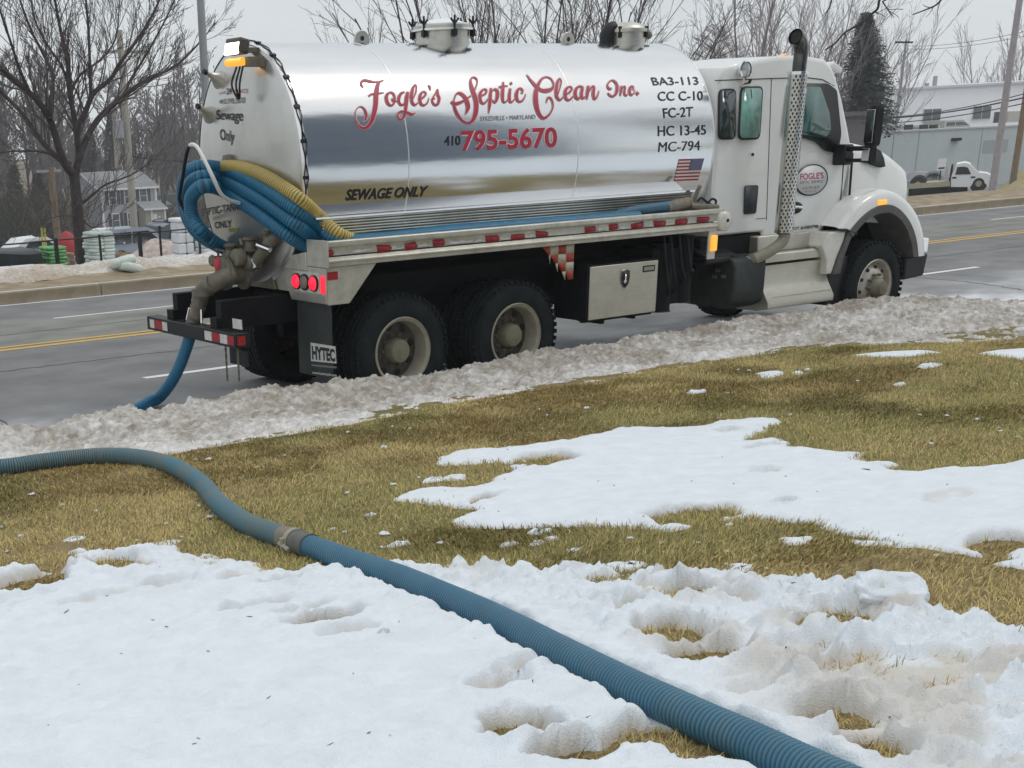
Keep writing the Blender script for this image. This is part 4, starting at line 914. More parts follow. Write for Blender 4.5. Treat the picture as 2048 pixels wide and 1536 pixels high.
P = at(1298, 537, y=-1.225); M().box(P[0] - .085, P[0] + .085, -1.2265, -1.223, P[2] - .032, P[2] + .032).obj('maker_plate', BLACK, tb); M().box(P[0] - .07, P[0] + .07, -1.2285, -1.227, P[2] - .017, P[2] + .02).obj('maker_plate_face', RIM, tb)
M().box(2.55, 2.6, -1.15, -.8, .52, .575).box(3.0, 3.04, -1.15, -.8, .53, .575).box(2.3, 3.26, -1.16, -1.1, .555, .575).obj('toolbox_feet', CHASSIS, truck)
# --- fuel tank and steps
sec = [(-.45, .50), (-1.05, .48), (-1.16, .54), (-1.19, .66), (-1.19, .92), (-1.15, 1.0), (-1.08, 1.03), (-.45, 1.05)]
M().prism(sec, 4.47, 4.97, 'yz').obj('fuel_tank', FLAP, truck, bev=.025, seg=3)
M().prism([(-1.10, 1.05), (-.85, 1.14), (-.55, 1.14), (-.5, 1.05)], 4.12, 4.62, 'yz').box(4.1, 4.5, -1.1, -.5, .98, 1.05).obj('battery_cover', BLACK, truck, bev=.02)
b = M()
for q in ((1420, 540), (1436, 541), (1429, 554), (1447, 553)): P = at(*q, x=4.46); b.obox(P, (.01, .025, .016))
b.obj('tank_bolts', CASTING, truck)
STEPM = ALU_BRUSH
M().prism([(-.80, 1.03), (-1.13, 1.03), (-1.145, 1.015), (-1.145, .935), (-1.12, .93), (-.80, .93)], 5.0, 6.07, 'yz').obj('upper_step', STEPM, truck, bev=.004)
M().prism([(-.80, .915), (-1.125, .905), (-1.115, .74), (-1.15, .66), (-1.245, .515), (-1.245, .45), (-1.10, .42), (-.80, .42)], 4.98, 6.10, 'yz').obj('lower_step', STEPM, truck, bev=.005)
b = M()
for x in np.arange(5.06, 6.05, .036): b.obox((x, -1.10, 1.036), (.007, .035, .006)); b.obox((x + .02, -1.205, .545), (.006, .03, .006), rx=-.98)
b.obj('step_teeth', CHROME, truck)['kind'] = 'stuff'
M().box(5.0, 5.86, -1.02, -.7, 1.035, 1.21).obj('battery_box', STEPM, truck, bev=.012)
M().box(6.1, 6.42, -1.14, -.75, .38, .92).obj('splash_guard', BLACK, truck, bev=.02)
# ------------------------------------------------------------------ cab, hood, fenders
def offset_poly(P, d):
    P = np.asarray(P, float); n = len(P); o = []
    for i in range(n):
        a, b_, c_ = P[i - 1], P[i], P[(i + 1) % n]
        e1 = b_ - a; e2 = c_ - b_; e1 /= np.linalg.norm(e1); e2 /= np.linalg.norm(e2)
        n1 = np.array([-e1[1], e1[0]]); n2 = np.array([-e2[1], e2[0]]); nn = n1 + n2; nn /= max(.35, np.linalg.norm(nn)); o.append(b_ + nn * d / max(.6, nn @ n1))
    return np.array(o)
CW = .93
def side_y(z): return CW * (1 - .075 * float(sstep(2.1, 3.1, np.array(z)))) 
CABP = [(4.30, 1.25), (4.95, 1.25), (4.97, 1.12), (5.84, 1.10), (5.98, 1.2), (6.16, 1.42), (6.30, 1.62), (6.36, 1.9), (6.35, 2.08), (6.26, 2.30), (6.14, 2.6), (6.03, 2.82), (5.95, 2.93), (5.82, 3.005), (5.45, 3.05), (4.95, 3.035), (4.52, 2.985), (4.2, 2.93), (4.125, 2.82)]
CABP[0] = (4.115, 1.25); CABP = [(x + .215, z) for x, z in CABP]
rings = []
for yy, ins in ((-1.085, .055), (-1.08, .022), (-1.06, .004), (-1.0, 0), (-.5, -.012), (0, -.02), (.5, -.012), (1.0, 0), (1.06, .004), (1.08, .022), (1.085, .055)):
    P = offset_poly(CABP, ins); rings.append([(x, yy * side_y(z) / 1.085, z) for x, z in P])
cabo = M().loft(rings).obj('cab', WHITE, truck, smooth=35)
def rounded(P, r=.05, n=4):
    P = [np.array(p, float) for p in P]; o = []
    for i in range(len(P)):
        a, b_, c_ = P[i - 1], P[i], P[(i + 1) % len(P)]; u = a - b_; v = c_ - b_; lu, lv = np.linalg.norm(u), np.linalg.norm(v); rr_ = min(r, lu * .45, lv * .45); p0 = b_ + u / lu * rr_; p1 = b_ + v / lv * rr_
        for t in np.linspace(0, 1, n): o.append((1 - t) ** 2 * p0 + 2 * t * (1 - t) * b_ + t * t * p1)
    return o
def side_pt(px, py, lift=0):
    y = -CW
    for _ in range(8): P = at(px, py, y=y); y = -side_y(P[2]) - lift
    return P
def on_side(P2, lift): return [(x, -side_y(z) - lift, z) for x, z in P2]
def pane(P2, lift, name, mt, parent, th=.012):
    n = len(P2); A = on_side(P2, lift); B = on_side(P2, lift - th); i = np.arange(n); j = (i + 1) % n
    b = M().add(A + B, [i[None], np.stack([i, i + n, j + n, j], 1)]); return b.obj(name, mt, parent, smooth=0)
def pxpoly(pp): return [tuple(side_pt(*q)[[0, 2]]) for q in pp]
for pp, mt, lab in (([(1432, 178), (1472, 177), (1471, 279), (1430, 280)], GLASS, None), ([(1481, 173), (1526, 172), (1519, 279), (1476, 280)], GLASS_L, 'pale green opaque glass, far window light painted in its colour')):
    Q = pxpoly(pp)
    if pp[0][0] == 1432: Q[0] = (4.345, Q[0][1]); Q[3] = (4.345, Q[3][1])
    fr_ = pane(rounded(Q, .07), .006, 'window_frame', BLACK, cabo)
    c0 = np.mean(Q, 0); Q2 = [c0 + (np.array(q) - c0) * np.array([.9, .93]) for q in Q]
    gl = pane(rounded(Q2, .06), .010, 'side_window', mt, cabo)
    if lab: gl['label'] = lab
Q = pxpoly([(1575, 166), (1655, 167), (1673, 180), (1682, 268), (1675, 306), (1650, 302), (1632, 284), (1594, 272), (1568, 272)])
pane(rounded(Q, .04), .006, 'door_window_frame', BLACK, cabo)
pane(rounded(pxpoly([(1577, 173), (1640, 174), (1658, 226), (1661, 262), (1650, 276), (1596, 268), (1572, 268)]), .03), .010, 'door_window', GLASS_D, cabo)
def seam(pp, r, name='panel_gap', mt=SEAM, lift=-.001):
    C = resample(np.array([side_pt(*q, lift) for q in pp]), .05); return M().tube(C, r, 5).obj(name, mt, cabo)
seam([(1693, 292), (1689, 300), (1681, 404), (1671, 428), (1636, 468)], .007)
seam([(1543, 158), (1533, 440)], .004); seam([(1512, 438), (1533, 436)], .003); seam([(1430, 161), (1540, 157), (1610, 155), (1645, 159), (1668, 172)], .005)
vent = rounded(pxpoly([(1489, 371), (1516, 370), (1511, 427), (1487, 429)]), .03); pane(vent, .010, 'cab_vent', mat('navy_plastic', (.022, .03, .04), .5), cabo)
P = side_pt(1506, 309); M().lathe([(1e-3, P[1] - .006), (.016, P[1] - .004), (.018, P[1] + .01)], (P[0], 0, P[2]), 'y', 12).obj('cab_plug', BLACK, cabo)
P = side_pt(1589, 416); M().lathe([(1e-3, -.004), (.8, -.004), (1, .004)], (0, 0, 0), 'y', 28); b = M(); n = 28
el = [(P[0] + .135 * math.cos(a), P[2] + .066 * math.sin(a)) for a in np.linspace(0, 2 * PI, n, endpoint=False)]; pane(el, .005, 'handle_pocket', BLACK, cabo)
M().tube(spline([(P[0] - .11, P[1] - .012, P[2] + .012), (P[0], P[1] - .035, P[2] + .01), (P[0] + .11, P[1] - .012, P[2] + .002)], 6), .017, 8).obj('door_handle', CHROME, cabo)
# round door sign
ctr = side_pt(1622.7, 360)
def oval(k, n=48): return [(ctr[0] + .283 * k * math.cos(a), ctr[2] + .168 * k * math.sin(a)) for a in np.linspace(0, 2 * PI, n, endpoint=False)]
ds_ = pane(oval(1.0), .004, 'door_sign', INK, cabo, .006); pane(oval(.915), .0058, 'sign_face', mat('sign_white', (.74, .74, .75), .4), cabo, .004)
C7 = ((1580, 320), 9.6)
shit = lambda a, b_: side_pt(a, b_, .0072)
text_on("FOGLE'S", q4(*C7, (195, 258), (645, 230), (195, 385), (645, 352)), shit, RED, cabo, bold=.02)
text_on('SEPTIC SERVICE', q4(*C7, (188, 408), (636, 378), (188, 462), (634, 432)), shit, INK, cabo)
text_on('410-795-5670', q4(*C7, (238, 520), (565, 490), (240, 568), (565, 545)), shit, INK_G, cabo)
text_on('Sykesville, MD', q4(*C7, (280, 598), (515, 580), (285, 625), (515, 608)), shit, INK_G, cabo)
text_on('USDOT #1084798', q4(*C7, (-90, 1305), (540, 1240), (-90, 1370), (540, 1305)), lambda a, b_: side_pt(a, b_, .004), INK, cabo, bold=.02)
text_on('GVW', q4(*C7, (-20, 1222), (85, 1210), (-20, 1255), (85, 1243)), lambda a, b_: side_pt(a, b_, .004), INK_G, cabo, bold=.02)
# roof fittings
b = M()
for y_ in (-.32,):
    M().prism([(5.92, 3.02), (6.15, 2.92), (6.13, 2.97), (6.06, 3.06), (6.0, 3.095), (5.86, 3.05)], y_ - .045, y_ + .045).obj('roof_marker', AMBER_OFF if y_ > -.5 else AMBER_OFF, cabo, bev=.012)
M().prism([(6.18, 2.93), (6.42, 2.86), (6.44, 2.92), (6.26, 2.99)], -.80, .80).obj('sun_visor', WHITE, truck, bev=.02)
P = side_pt(1478, 140)
M().lathe([(1e-3, -.135), (.055, -.132), (.078, -.12)], (P[0], P[1] + .03, P[2]), 'y', 24).obj('spot_lamp_lens', mat('lamp_lens_glass', (.55, .57, .58), .08, .3), truck, smooth=60)
M().lathe([(.076, -.135), (.092, -.128), (.09, -.105), (.07, -.07), (.04, -.045), (1e-3, -.04)], (P[0], P[1] + .03, P[2]), 'y', 24).obj('spot_lamp', CHROME, truck, smooth=60)
M().tube([(P[0], P[1] - .09, P[2] - .06), (P[0] + .01, P[1] - .06, P[2] - .12), (P[0] + .02, P[1] - .01, P[2] - .17)], .014, 8).obj('spot_lamp_arm', CHROME, truck)
A = side_pt(1485, 168, .02); B = side_pt(1498, 166, .04); M().tube([A, B], .009, 6).tube([B, B + np.array([.02, 0, .03])], .016, 8).tube([side_pt(1502, 178, .03), side_pt(1504, 197, .03)], .005, 5).obj('cab_pull_handle', BLACK, truck)
# exhaust stack with a perforated guard
EX, EY, ER = 5.10, -1.27, .098
M().rod((EX, EY, 1.24), (EX, EY, 2.86), .07, 20).obj('muffler', CASTING, truck)
b = M(); na, nzr = 30, 44; z0, z1 = 1.26, 2.84; a = np.linspace(0, 2 * PI, na + 1)
def ep(aa, zz, r=ER): return (EX + r * math.cos(aa), EY + r * math.sin(aa), zz)
for i in range(na):
    solid = not (2.75 < (a[i] + a[i + 1]) / 2 < 6.1) or (a[i] + a[i + 1]) / 2 < 3.4
    if solid: b.add([ep(a[i], z0), ep(a[i + 1], z0), ep(a[i + 1], z1), ep(a[i], z1)], [np.array([[0, 1, 2, 3]])]); continue
    for k in range(nzr):
        za, zb = z0 + (z1 - z0) * k / nzr, z0 + (z1 - z0) * (k + 1) / nzr
        if (i + k) % 2: b.add([ep(a[i], za), ep(a[i + 1], za), ep(a[i + 1], zb), ep(a[i], zb)], [np.array([[0, 1, 2, 3]])]); continue
        da, dz = (a[i + 1] - a[i]), zb - za; O = [ep(a[i], za), ep(a[i + 1], za), ep(a[i + 1], zb), ep(a[i], zb)]
        I = [ep(a[i] + da * u, za + dz * v) for u, v in ((.3, .12), (.7, .12), (.98, .5), (.7, .88), (.3, .88), (.02, .5))]
        b.add(O + I, [np.array([[0, 1, 5, 4]]), np.array([[2, 3, 8, 7]]), np.array([[1, 2, 6]]), np.array([[1, 6, 5]]), np.array([[2, 7, 6]]), np.array([[3, 0, 9]]), np.array([[0, 4, 9]]), np.array([[3, 9, 8]])])
b.obj('exhaust_guard', mat('guard_steel', (.60, .60, .57), .25, .9, var=.08, vscale=6), truck, smooth=40)
M().lathe([(.072, 2.835), (.108, 2.84), (.108, 2.87), (.08, 2.875)], (EX, EY, 0), 'z', 24).obj('guard_collar', CHROME, truck)
pts = spline([(EX + .01, EY, 2.85), (EX + .014, EY, 2.97), (EX + .016, EY, 3.06), (EX - .008, EY, 3.135), (EX - .062, EY - .01, 3.185), (EX - .115, EY - .02, 3.20)], 6)
b = M().tube(pts, np.linspace(.07, .078, len(pts)), 24, cap=False).tube(pts, np.linspace(.062, .070, len(pts)), 24, cap=False)
b.obj('exhaust_pipe', mat('blackened_chrome', (.10, .10, .10), .22, .9, var=.3, vscale=8), truck)
M().rod(pts[-4], pts[-3], .0665, 20).obj('pipe_mouth', SEAM, truck)
M().tube(spline([(EX + .02, EY, 1.26), (EX + .01, EY + .01, 1.17), (EX - .12, EY + .06, 1.07), (EX - .30, EY + .16, .98), (EX - .42, EY + .22, .95)], 6), .062, 18).obj('exhaust_elbow', RIM, truck)
M().tube(spline([(EX - .27, EY + .15, .995), (EX - .31, EY + .17, .975)], 4), .072, 18).obj('exhaust_clamp', CASTING, truck)
# hood
hs = []
for x, zt, w, zb in ((6.56, 2.13, .91, 1.30), (6.7, 2.12, .905, 1.28), (6.9, 2.09, .89, 1.25), (7.2, 2.05, .87, 1.22), (7.45, 1.965, .85, 1.2), (7.7, 1.855, .83, 1.15), (7.82, 1.795, .81, 1.12), (7.86, 1.74, .80, 1.1), (7.88, 1.45, .79, 1.1)):
    r = .07; sec_ = [(-w - .03, zb), (-w - .015, zt - .32), (-w + .005, zt - .12), (-w + .03, zt - .035), (-w + .09, zt), (-.3, zt + .012), (0, zt + .03), (.3, zt + .012), (w - .09, zt), (w - .03, zt - .035), (w - .005, zt - .12), (w + .015, zt - .32), (w + .03, zb)]
    hs.append([(x, y_, z_) for y_, z_ in sec_])
hood = M().loft(hs).obj('hood', WHITE, truck, smooth=45)
def hood_pt(px, py, y=-.935): return at(px, py, y=y)
V = [hood_pt(*q, y=-.93) for q in ((1752, 296), (1762, 302), (1768, 316), (1771, 333), (1763, 335), (1726, 322))]
A = np.array(V); B = A + np.array([0, .08, 0]); n = len(A); i = np.arange(n); j = (i + 1) % n
M().add(np.vstack([A, B]), [i[None], np.stack([i, i + n, j + n, j], 1)]).obj('hood_intake', BLACK, hood, smooth=0)
C = np.array([at(1705, 306, y=-.945), at(1698, 404, y=-.96)]); M().tube(C, .014, 6).obj('cowl_gap', SEAM, truck)
Q = [at(*q, y=-.99) for q in ((1708, 408), (1697, 402), (1688, 424), (1685, 438))]; A = np.array(Q); B = A + np.array([0, .1, 0]); n = 4; i = np.arange(n); j = (i + 1) % n
M().add(np.vstack([A, B]), [i[None], np.stack([i, i + n, j + n, j], 1)]).obj('hood_latch_cover', BLACK, truck, smooth=0)
M().box(6.4, 6.56, -.90, .90, 1.25, 2.06).obj('cowl', WHITE, truck, bev=.03)
# front fender: a swept arch
FO = [(6.14, 1.235), (6.24, 1.33), (6.38, 1.45), (6.58, 1.55), (6.80, 1.60), (7.03, 1.59), (7.26, 1.51), (7.46, 1.39), (7.62, 1.23), (7.73, 1.05), (7.78, .90), (7.80, .82)]
FI = [(6.27, 1.19), (6.36, 1.26), (6.46, 1.33), (6.62, 1.41), (6.80, 1.445), (7.0, 1.44), (7.18, 1.375), (7.34, 1.27), (7.47, 1.14), (7.56, 1.0), (7.61, .88), (7.63, .82)]
FI2 = [(6.36, 1.12), (6.43, 1.19), (6.52, 1.255), (6.65, 1.32), (6.81, 1.35), (6.98, 1.345), (7.13, 1.29), (7.27, 1.20), (7.38, 1.08), (7.46, .96), (7.50, .86), (7.52, .82)]
FO, FI, FI2 = [spline(np.array(f), 4) for f in (FO, FI, FI2)]
def strip(rows): return np.array(rows).transpose(1, 0, 2)
def lift3(P, y): return np.stack([P[:, 0], np.full(len(P), y), P[:, 1]], 1)
def mixp(A, B, t): return A * (1 - t) + B * t
up = np.array([0, .02])
fender = M().grid(strip([lift3(FO + up, -.70), lift3(FO + up, -1.02), lift3(FO + up * .6, -1.13), lift3(mixp(FO, FI, .06), -1.185), lift3(mixp(FO, FI, .2), -1.215), lift3(mixp(FO, FI, .6), -1.228), lift3(FI, -1.225), lift3(FI, -1.15)])).obj('front_fender', WHITE, truck, smooth=60)
M().grid(strip([lift3(FI, -1.218), lift3(mixp(FI, FI2, .1), -1.238), lift3(mixp(FI, FI2, .9), -1.234), lift3(FI2, -1.20), lift3(FI2, -.72)])).obj('wheel_arch_moulding', GREY_TRIM, truck, smooth=50)
M().grid(strip([lift3(FO + up, .70), lift3(FO + up * .6, 1.13), lift3(mixp(FO, FI, .2), 1.215), lift3(FI, 1.225), lift3(FI, .7)])).obj('front_fender', WHITE, truck, smooth=60)
M().grid(strip([lift3(FI2 + .03, -1.1), lift3(FI2 + .03, 1.1)])).obj('wheel_well', CHASSIS, truck)
lowP = [(5.86, 1.06), (5.98, 1.20), (6.26, 1.20), (6.24, 1.10), (6.15, .92), (6.08, .74), (5.98, .74), (5.97, .9)]
M().prism(lowP, -1.20, -.9).obj('fender_skirt', WHITE_DIRTY, truck, bev=.015)
M().prism([(6.28, 1.20), (6.40, 1.20), (6.32, 1.08), (6.24, .9), (6.21, .73), (6.08, .73), (6.15, .92), (6.24, 1.10)], -1.225, -.9).obj('wheel_arch_moulding', GREY_TRIM, truck, bev=.012)
M().tube([(6.08, -1.215, 1.225), (6.22, -1.225, 1.215), (6.42, -1.225, 1.16)], .014, 6).obj('fender_gap', SEAM, truck)
P = at(1763, 405, y=-1.225); M().box(P[0] - .075, P[0] + .075, -1.25, -1.20, P[2] - .025, P[2] + .028).obj('fender_marker', AMBER, truck, bev=.01)
M().prism([(7.44, .56), (7.82, .58), (7.86, .84), (7.44, .82)], -1.2, 1.2).obj('front_bumper', BLACK, truck, bev=.02)
M().box(7.64, 7.85, -1.2, -.8, .845, 1.02).obj('headlamp', CHROME, truck, bev=.02)
M().box(7.86, 7.9, -.7, .7, 1.1, 1.7).obj('grille', CHROME, truck, bev=.02)
# mirrors
def rbox(b, c, half, R, k=.35):
    s = []
    for t_, sc_ in ((-1, .82), (-.86, .96), (-.5, 1), (.5, 1), (.86, .96), (1, .82)):
        ring = [(half[0] * sc_ * x_, half[1] * sc_ * y_, half[2] * t_) for x_, y_ in ((-1, -.7), (-.8, -1), (.5, -1), (1, -.5), (1, .5), (.5, 1), (-.8, 1), (-1, .7))]
        s.append(np.array(ring) @ R.T + np.array(c))
    return b.loft(s)
for sgn in (-1, 1):
    A0 = at(1749, 252, y=-1.36); cxy = np.array([A0[0], sgn * 1.36, A0[2]]); R = np.array(Matrix.Rotation(.34 * sgn, 3, 'Z'))
    mir = rbox(M(), cxy, (.06, .10, .205), R).obj('mirror', BLACK, truck, smooth=45)
    rbox(M(), cxy - np.array([0.03, 0, .29]), (.05, .085, .09), R).obj('convex_mirror', BLACK, truck, smooth=45)
    for dz, hz in ((0, .17), (-.29, .065)):
        b = M(); b.obox(cxy + np.array([-.03 if dz else 0, 0, dz]) + R @ np.array([-.062 if not dz else -.052, 0, 0]), (.004, .078 if not dz else .065, hz), rz=.34 * sgn); b.obj('mirror_glass', CHROME, mir, bev=.003)
    M().box(cxy[0] - .05, cxy[0] + .05, min(sgn * .95, sgn * 1.30), max(sgn * .95, sgn * 1.30), 2.05, 2.10).box(cxy[0] - .05, cxy[0] + .05, min(sgn * .95, sgn * 1.28), max(sgn * .95, sgn * 1.28), 1.93, 1.97).box(cxy[0] - .09, cxy[0] + .06, min(sgn * .92, sgn * 1.08), max(sgn * .92, sgn * 1.08), 1.90, 2.12).obj('mirror_arm', BLACK, truck, bev=.015)

# ------------------------------------------------------------------ valves and pipes at the back of the tank
def vx(px, py, x): return at(px, py, x=x)
b = M()
b.tube([(XR - .1, -.10, 1.36), (-1.12, -.02, 1.33)], .10, 16)
b.lathe([(1e-3, -.13), (.15, -.13), (.15, -.09), (.11, -.07), (.11, .05), (.16, .07), (.16, .1), (1e-3, .1)], vx(470, 545, -1.15), 'x', 18)
b.tube([vx(470, 545, -1.2), vx(440, 560, -1.33), vx(415, 572, -1.42)], .085, 16); b.tube(spline([vx(425, 566, -1.40), vx(408, 578, -1.44), vx(402, 592, -1.45), vx(398, 606, -1.46)], 5), .078, 16)
b.lathe([(.10, -.03), (.10, .03)], vx(405, 584, -1.45), 'z', 16, close=True)
b.obj('outlet_pipe', CASTING, truck, smooth=50)
b = M()
for px, py, x, r, l in ((462, 505, -1.12, .07, .16), (440, 520, -1.2, .055, .2), (480, 520, -1.1, .06, .08), (500, 490, -1.02, .075, .14), (505, 525, -1.05, .07, .14), (535, 480, -.98, .06, .16)):
    P = vx(px, py, x); b.lathe([(1e-3, -l / 2), (r * .8, -l / 2), (r, -l / 2 + .02), (r * .72, -l / 4), (r * .72, l / 4), (r, l / 2 - .02), (r * .8, l / 2), (1e-3, l / 2)], P, 'z' if py < 520 else 'x', 14)
b.tube(spline([vx(480, 560, -1.05), vx(500, 535, -1.05), vx(520, 512, -1.02), vx(545, 480, -.97), vx(560, 470, -.9)], 5), .055, 12)
b.tube(spline([vx(455, 545, -1.2), vx(452, 525, -1.2), vx(458, 505, -1.15)], 5), .05, 12)
b.obj('valve_manifold', CASTING, truck, smooth=50)
b = M()
b.lathe([(1e-3, -.05), (.075, -.05), (.08, -.03), (.08, .03), (.06, .05), (1e-3, .06)], vx(478, 515, -1.16), 'x', 18); b.tube([vx(480, 478, -1.1), vx(484, 490, -1.1)], .016, 8)
b.obj('valve_cap', HUB, truck, smooth=50)
for c_, d, x0, x1, r in (((503, 518), (510, 535), -1.08, -1.06, .022), ((515, 490), (540, 500), -1.08, -1.06, .022), ((479, 535), (482, 546), -1.14, -1.14, .014)):
    M().tube([vx(*c_, x0), vx(*d, x1)], r, 8).obj('valve_handle', CHROME, truck)
M().lathe([(1e-3, .08), (.045, .06), (.05, 0), (.03, -.06), (1e-3, -.06)], vx(438, 531, -1.27), 'z', 14).obj('red_valve_cap', mat('faded_red_cap', (.55, .06, .07), .5), truck)
b = M().rod(vx(428, 497, -1.2), vx(450, 503, -1.2), .012, 8).rod(vx(436, 505, -1.2), vx(437, 520, -1.2), .012, 8); b.obj('valve_lever', CASTING, truck)
# white pipe hook that carries the hoses
HK = [vx(px, py, X_) for px, py, X_ in ((478, 406, -1.14), (456, 399, -1.30), (441, 386, -1.42), (426, 355, -1.52), (408, 318, -1.56), (395, 295, -1.56), (385, 289, -1.55), (377, 295, -1.54), (371, 318, -1.52), (366, 350, -1.50), (360, 385, -1.48), (360, 402, -1.46), (374, 424, -1.36), (402, 442, XR - .12))]
HKC = spline(HK, 7); n1 = int(len(HKC) * .52)
M().tube(HKC[:n1], .017, 10).obj('hose_hook', mat('white_hook_paint', (.72, .73, .72), .35), truck); M().tube(HKC[n1 - 1:], .017, 10).obj('hose_hook', BLACK, truck)

# ------------------------------------------------------------------ hoses: each one lies or hangs on something else, so each is a thing of its own
def hose(name, C, r, mt, label, pitch=.017, group=None, n=18, cat='hose', depth=.10):
    L = np.r_[0, np.cumsum(np.linalg.norm(np.diff(C, axis=0), axis=1))]
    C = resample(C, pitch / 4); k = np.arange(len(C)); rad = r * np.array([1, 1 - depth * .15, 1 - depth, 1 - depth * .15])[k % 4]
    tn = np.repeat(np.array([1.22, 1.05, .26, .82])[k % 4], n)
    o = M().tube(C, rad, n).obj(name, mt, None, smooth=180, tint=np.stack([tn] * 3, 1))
    return tag(o, label, cat, group)
def drape(px, py, c):
    d = ray(px, py); d = d / np.linalg.norm(d)
    for t in np.arange(8, 18, .01):
        P = CAM + d * t; rho = math.hypot(P[1] / (KY + c), (P[2] - ZC) / (1 + c / RT))
        if rho < RT and P[0] > head_x(rho) - c: return P
    return None
def strand(pp, XL, c):
    o = []
    for (px, py), X_ in zip(pp, XL):
        P = drape(px, py, c) if 425 < px < 650 else None
        if px >= 650: P = at(px, py, y=-1.10)
        o.append(P if P is not None else vx(px, py, X_))
    return o
XS = [-.30, -.62, -.84, -1.0, -1.14, -1.25, -1.34, -1.38, -1.38, -1.36, -1.32, -1.24, -1.12]
TRAY = lambda k: [(3.0, -1.15 + .11 * k, 1.535), (1.6, -1.15 + .11 * k, 1.54), (.5, -1.15 + .11 * k, 1.54), (.05, -1.14 + .06 * k, 1.545)]
GRP = 'suction hoses slung on the truck'
H = [([(690, 482), (640, 452), (590, 417), (540, 382), (490, 354), (445, 338), (405, 334), (380, 342), (368, 367), (366, 402), (378, 442), (402, 472), (440, 494)], .05, 'upper blue hose of the bundle, lying just under the yellow one'),
     ([(690, 494), (640, 480), (590, 447), (540, 410), (490, 380), (440, 358), (407, 354), (385, 363), (374, 386), (375, 420), (391, 452), (420, 480), (452, 498)], 0, 'middle blue hose of the bundle, between two other blue hoses'),
     ([(668, 506), (618, 494), (570, 466), (525, 432), (480, 402), (440, 378), (412, 372), (392, 381), (381, 402), (386, 436), (404, 464), (432, 486), (462, 503)], -.06, 'lowest blue hose of the bundle slung over the hook behind the tank')]
for k, (pp, dX, lab) in enumerate(H):
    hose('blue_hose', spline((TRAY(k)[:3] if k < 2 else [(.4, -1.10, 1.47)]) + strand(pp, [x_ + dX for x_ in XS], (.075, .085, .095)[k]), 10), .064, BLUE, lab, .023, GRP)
YP = [(-.12, -1.02, 1.44)] + strand([(682, 470), (640, 434), (600, 398), (560, 370), (520, 348), (482, 336), (450, 334), (430, 345), (416, 375)], [-.3] * 7 + [-1.08, -1.04], .07)
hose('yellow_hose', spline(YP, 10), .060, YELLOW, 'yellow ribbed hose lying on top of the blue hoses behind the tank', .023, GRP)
TR = [(1.9, -1.06, 1.48), (2.4, -1.08, 1.50), (2.9, -1.10, 1.58), (3.2, -1.11, 1.60), (3.5, -1.12, 1.61)]
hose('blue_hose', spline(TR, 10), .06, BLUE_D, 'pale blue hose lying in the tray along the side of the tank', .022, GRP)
tag(M().tube(spline([(3.42, -1.12, 1.598), (3.6, -1.11, 1.615), (3.78, -1.10, 1.63)], 4), [.064] * 9, 14).obj('hose_end_fitting', CUFF, None), 'muddy metal fitting on the front end of the hose in the tray', 'hose fitting')
# working hose hanging from the outlet to the road
A = vx(398, 604, -1.46)
HP = [vx(399, 604, -1.46), vx(393, 625, -1.48), vx(385, 655, -1.50), vx(374, 692, -1.54), vx(360, 730, -1.6), vx(342, 765, -1.66), vx(318, 795, -1.72)] + [(-1.85, .42, .07), (-2.3, .05, .065), (-3.4, -.35, .065), (-5.2, -.45, .065), (-7.5, -.5, .065)]
HC = resample(spline(HP, 10), .02); d_ = np.r_[0, np.cumsum(np.linalg.norm(np.diff(HC, axis=0), axis=1))]
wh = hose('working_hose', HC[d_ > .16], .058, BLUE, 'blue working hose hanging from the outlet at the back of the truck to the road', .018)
M().tube(HC[(d_ > .0) & (d_ < .26)], .066, 16).obj('hose_cuff', CUFF, wh)
for t_ in (.03, .13, .2):
    sl = HC[(d_ > t_) & (d_ < t_ + .05)]; M().tube(sl, .076, 16).obj('cam_lock_ring', CASTING, wh)
P = HC[np.argmin(abs(d_ - .10))]; M().tube([P + np.array([0, -.09, .03]), P + np.array([-.01, -.10, -.09])], .012, 6).obj('cam_lock_lever', CHROME, wh); M().tube([P + np.array([-.02, .10, .03]), P + np.array([-.04, .13, -.08])], .012, 6).obj('cam_lock_lever', CHROME, wh)
# lawn hose in two lengths joined by a coupling
LC = HOSE_C.copy(); LC[:, 2] = lawn_z(LC[:, 0], LC[:, 1]) + .052
pp_ = project(LC); ic = int(np.argmin(np.abs(pp_[:, 0] - 592) + 10 * (pp_[:, 1] < 1000)))
LS = np.r_[0, np.cumsum(np.linalg.norm(np.diff(LC, axis=0), axis=1))]; sc = LS[ic]
def cut(s0, s1): 
    s_ = np.arange(s0, s1, .02); return np.stack([np.interp(s_, LS, LC[:, k]) for k in range(3)], 1)
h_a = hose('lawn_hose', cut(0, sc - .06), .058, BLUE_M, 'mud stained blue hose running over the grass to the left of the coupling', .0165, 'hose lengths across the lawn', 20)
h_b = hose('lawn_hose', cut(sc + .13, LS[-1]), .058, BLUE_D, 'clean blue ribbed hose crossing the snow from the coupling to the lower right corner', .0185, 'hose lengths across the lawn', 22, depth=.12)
cp = M().tube(cut(sc - .12, sc + .0), .0615, 22).obj('hose_coupling', CUFF, None); tag(cp, 'muddy cam lock coupling joining the two lengths of hose on the grass', 'hose coupling')
M().tube(cut(sc + .01, sc + .18), .0635, 22).obj('cuff', CUFF_G, cp); M().tube(cut(sc - .015, sc + .035), .069, 22).obj('collar', RIM, cp)
c_ = cut(sc - .0, sc + .06); t_ = c_[-1] - c_[0]; t_ /= np.linalg.norm(t_); s_ = np.cross(t_, [0, 0, 1]); s_ /= np.linalg.norm(s_)
sgn = 1 if s_ @ (CAM - c_[0]) > 0 else -1
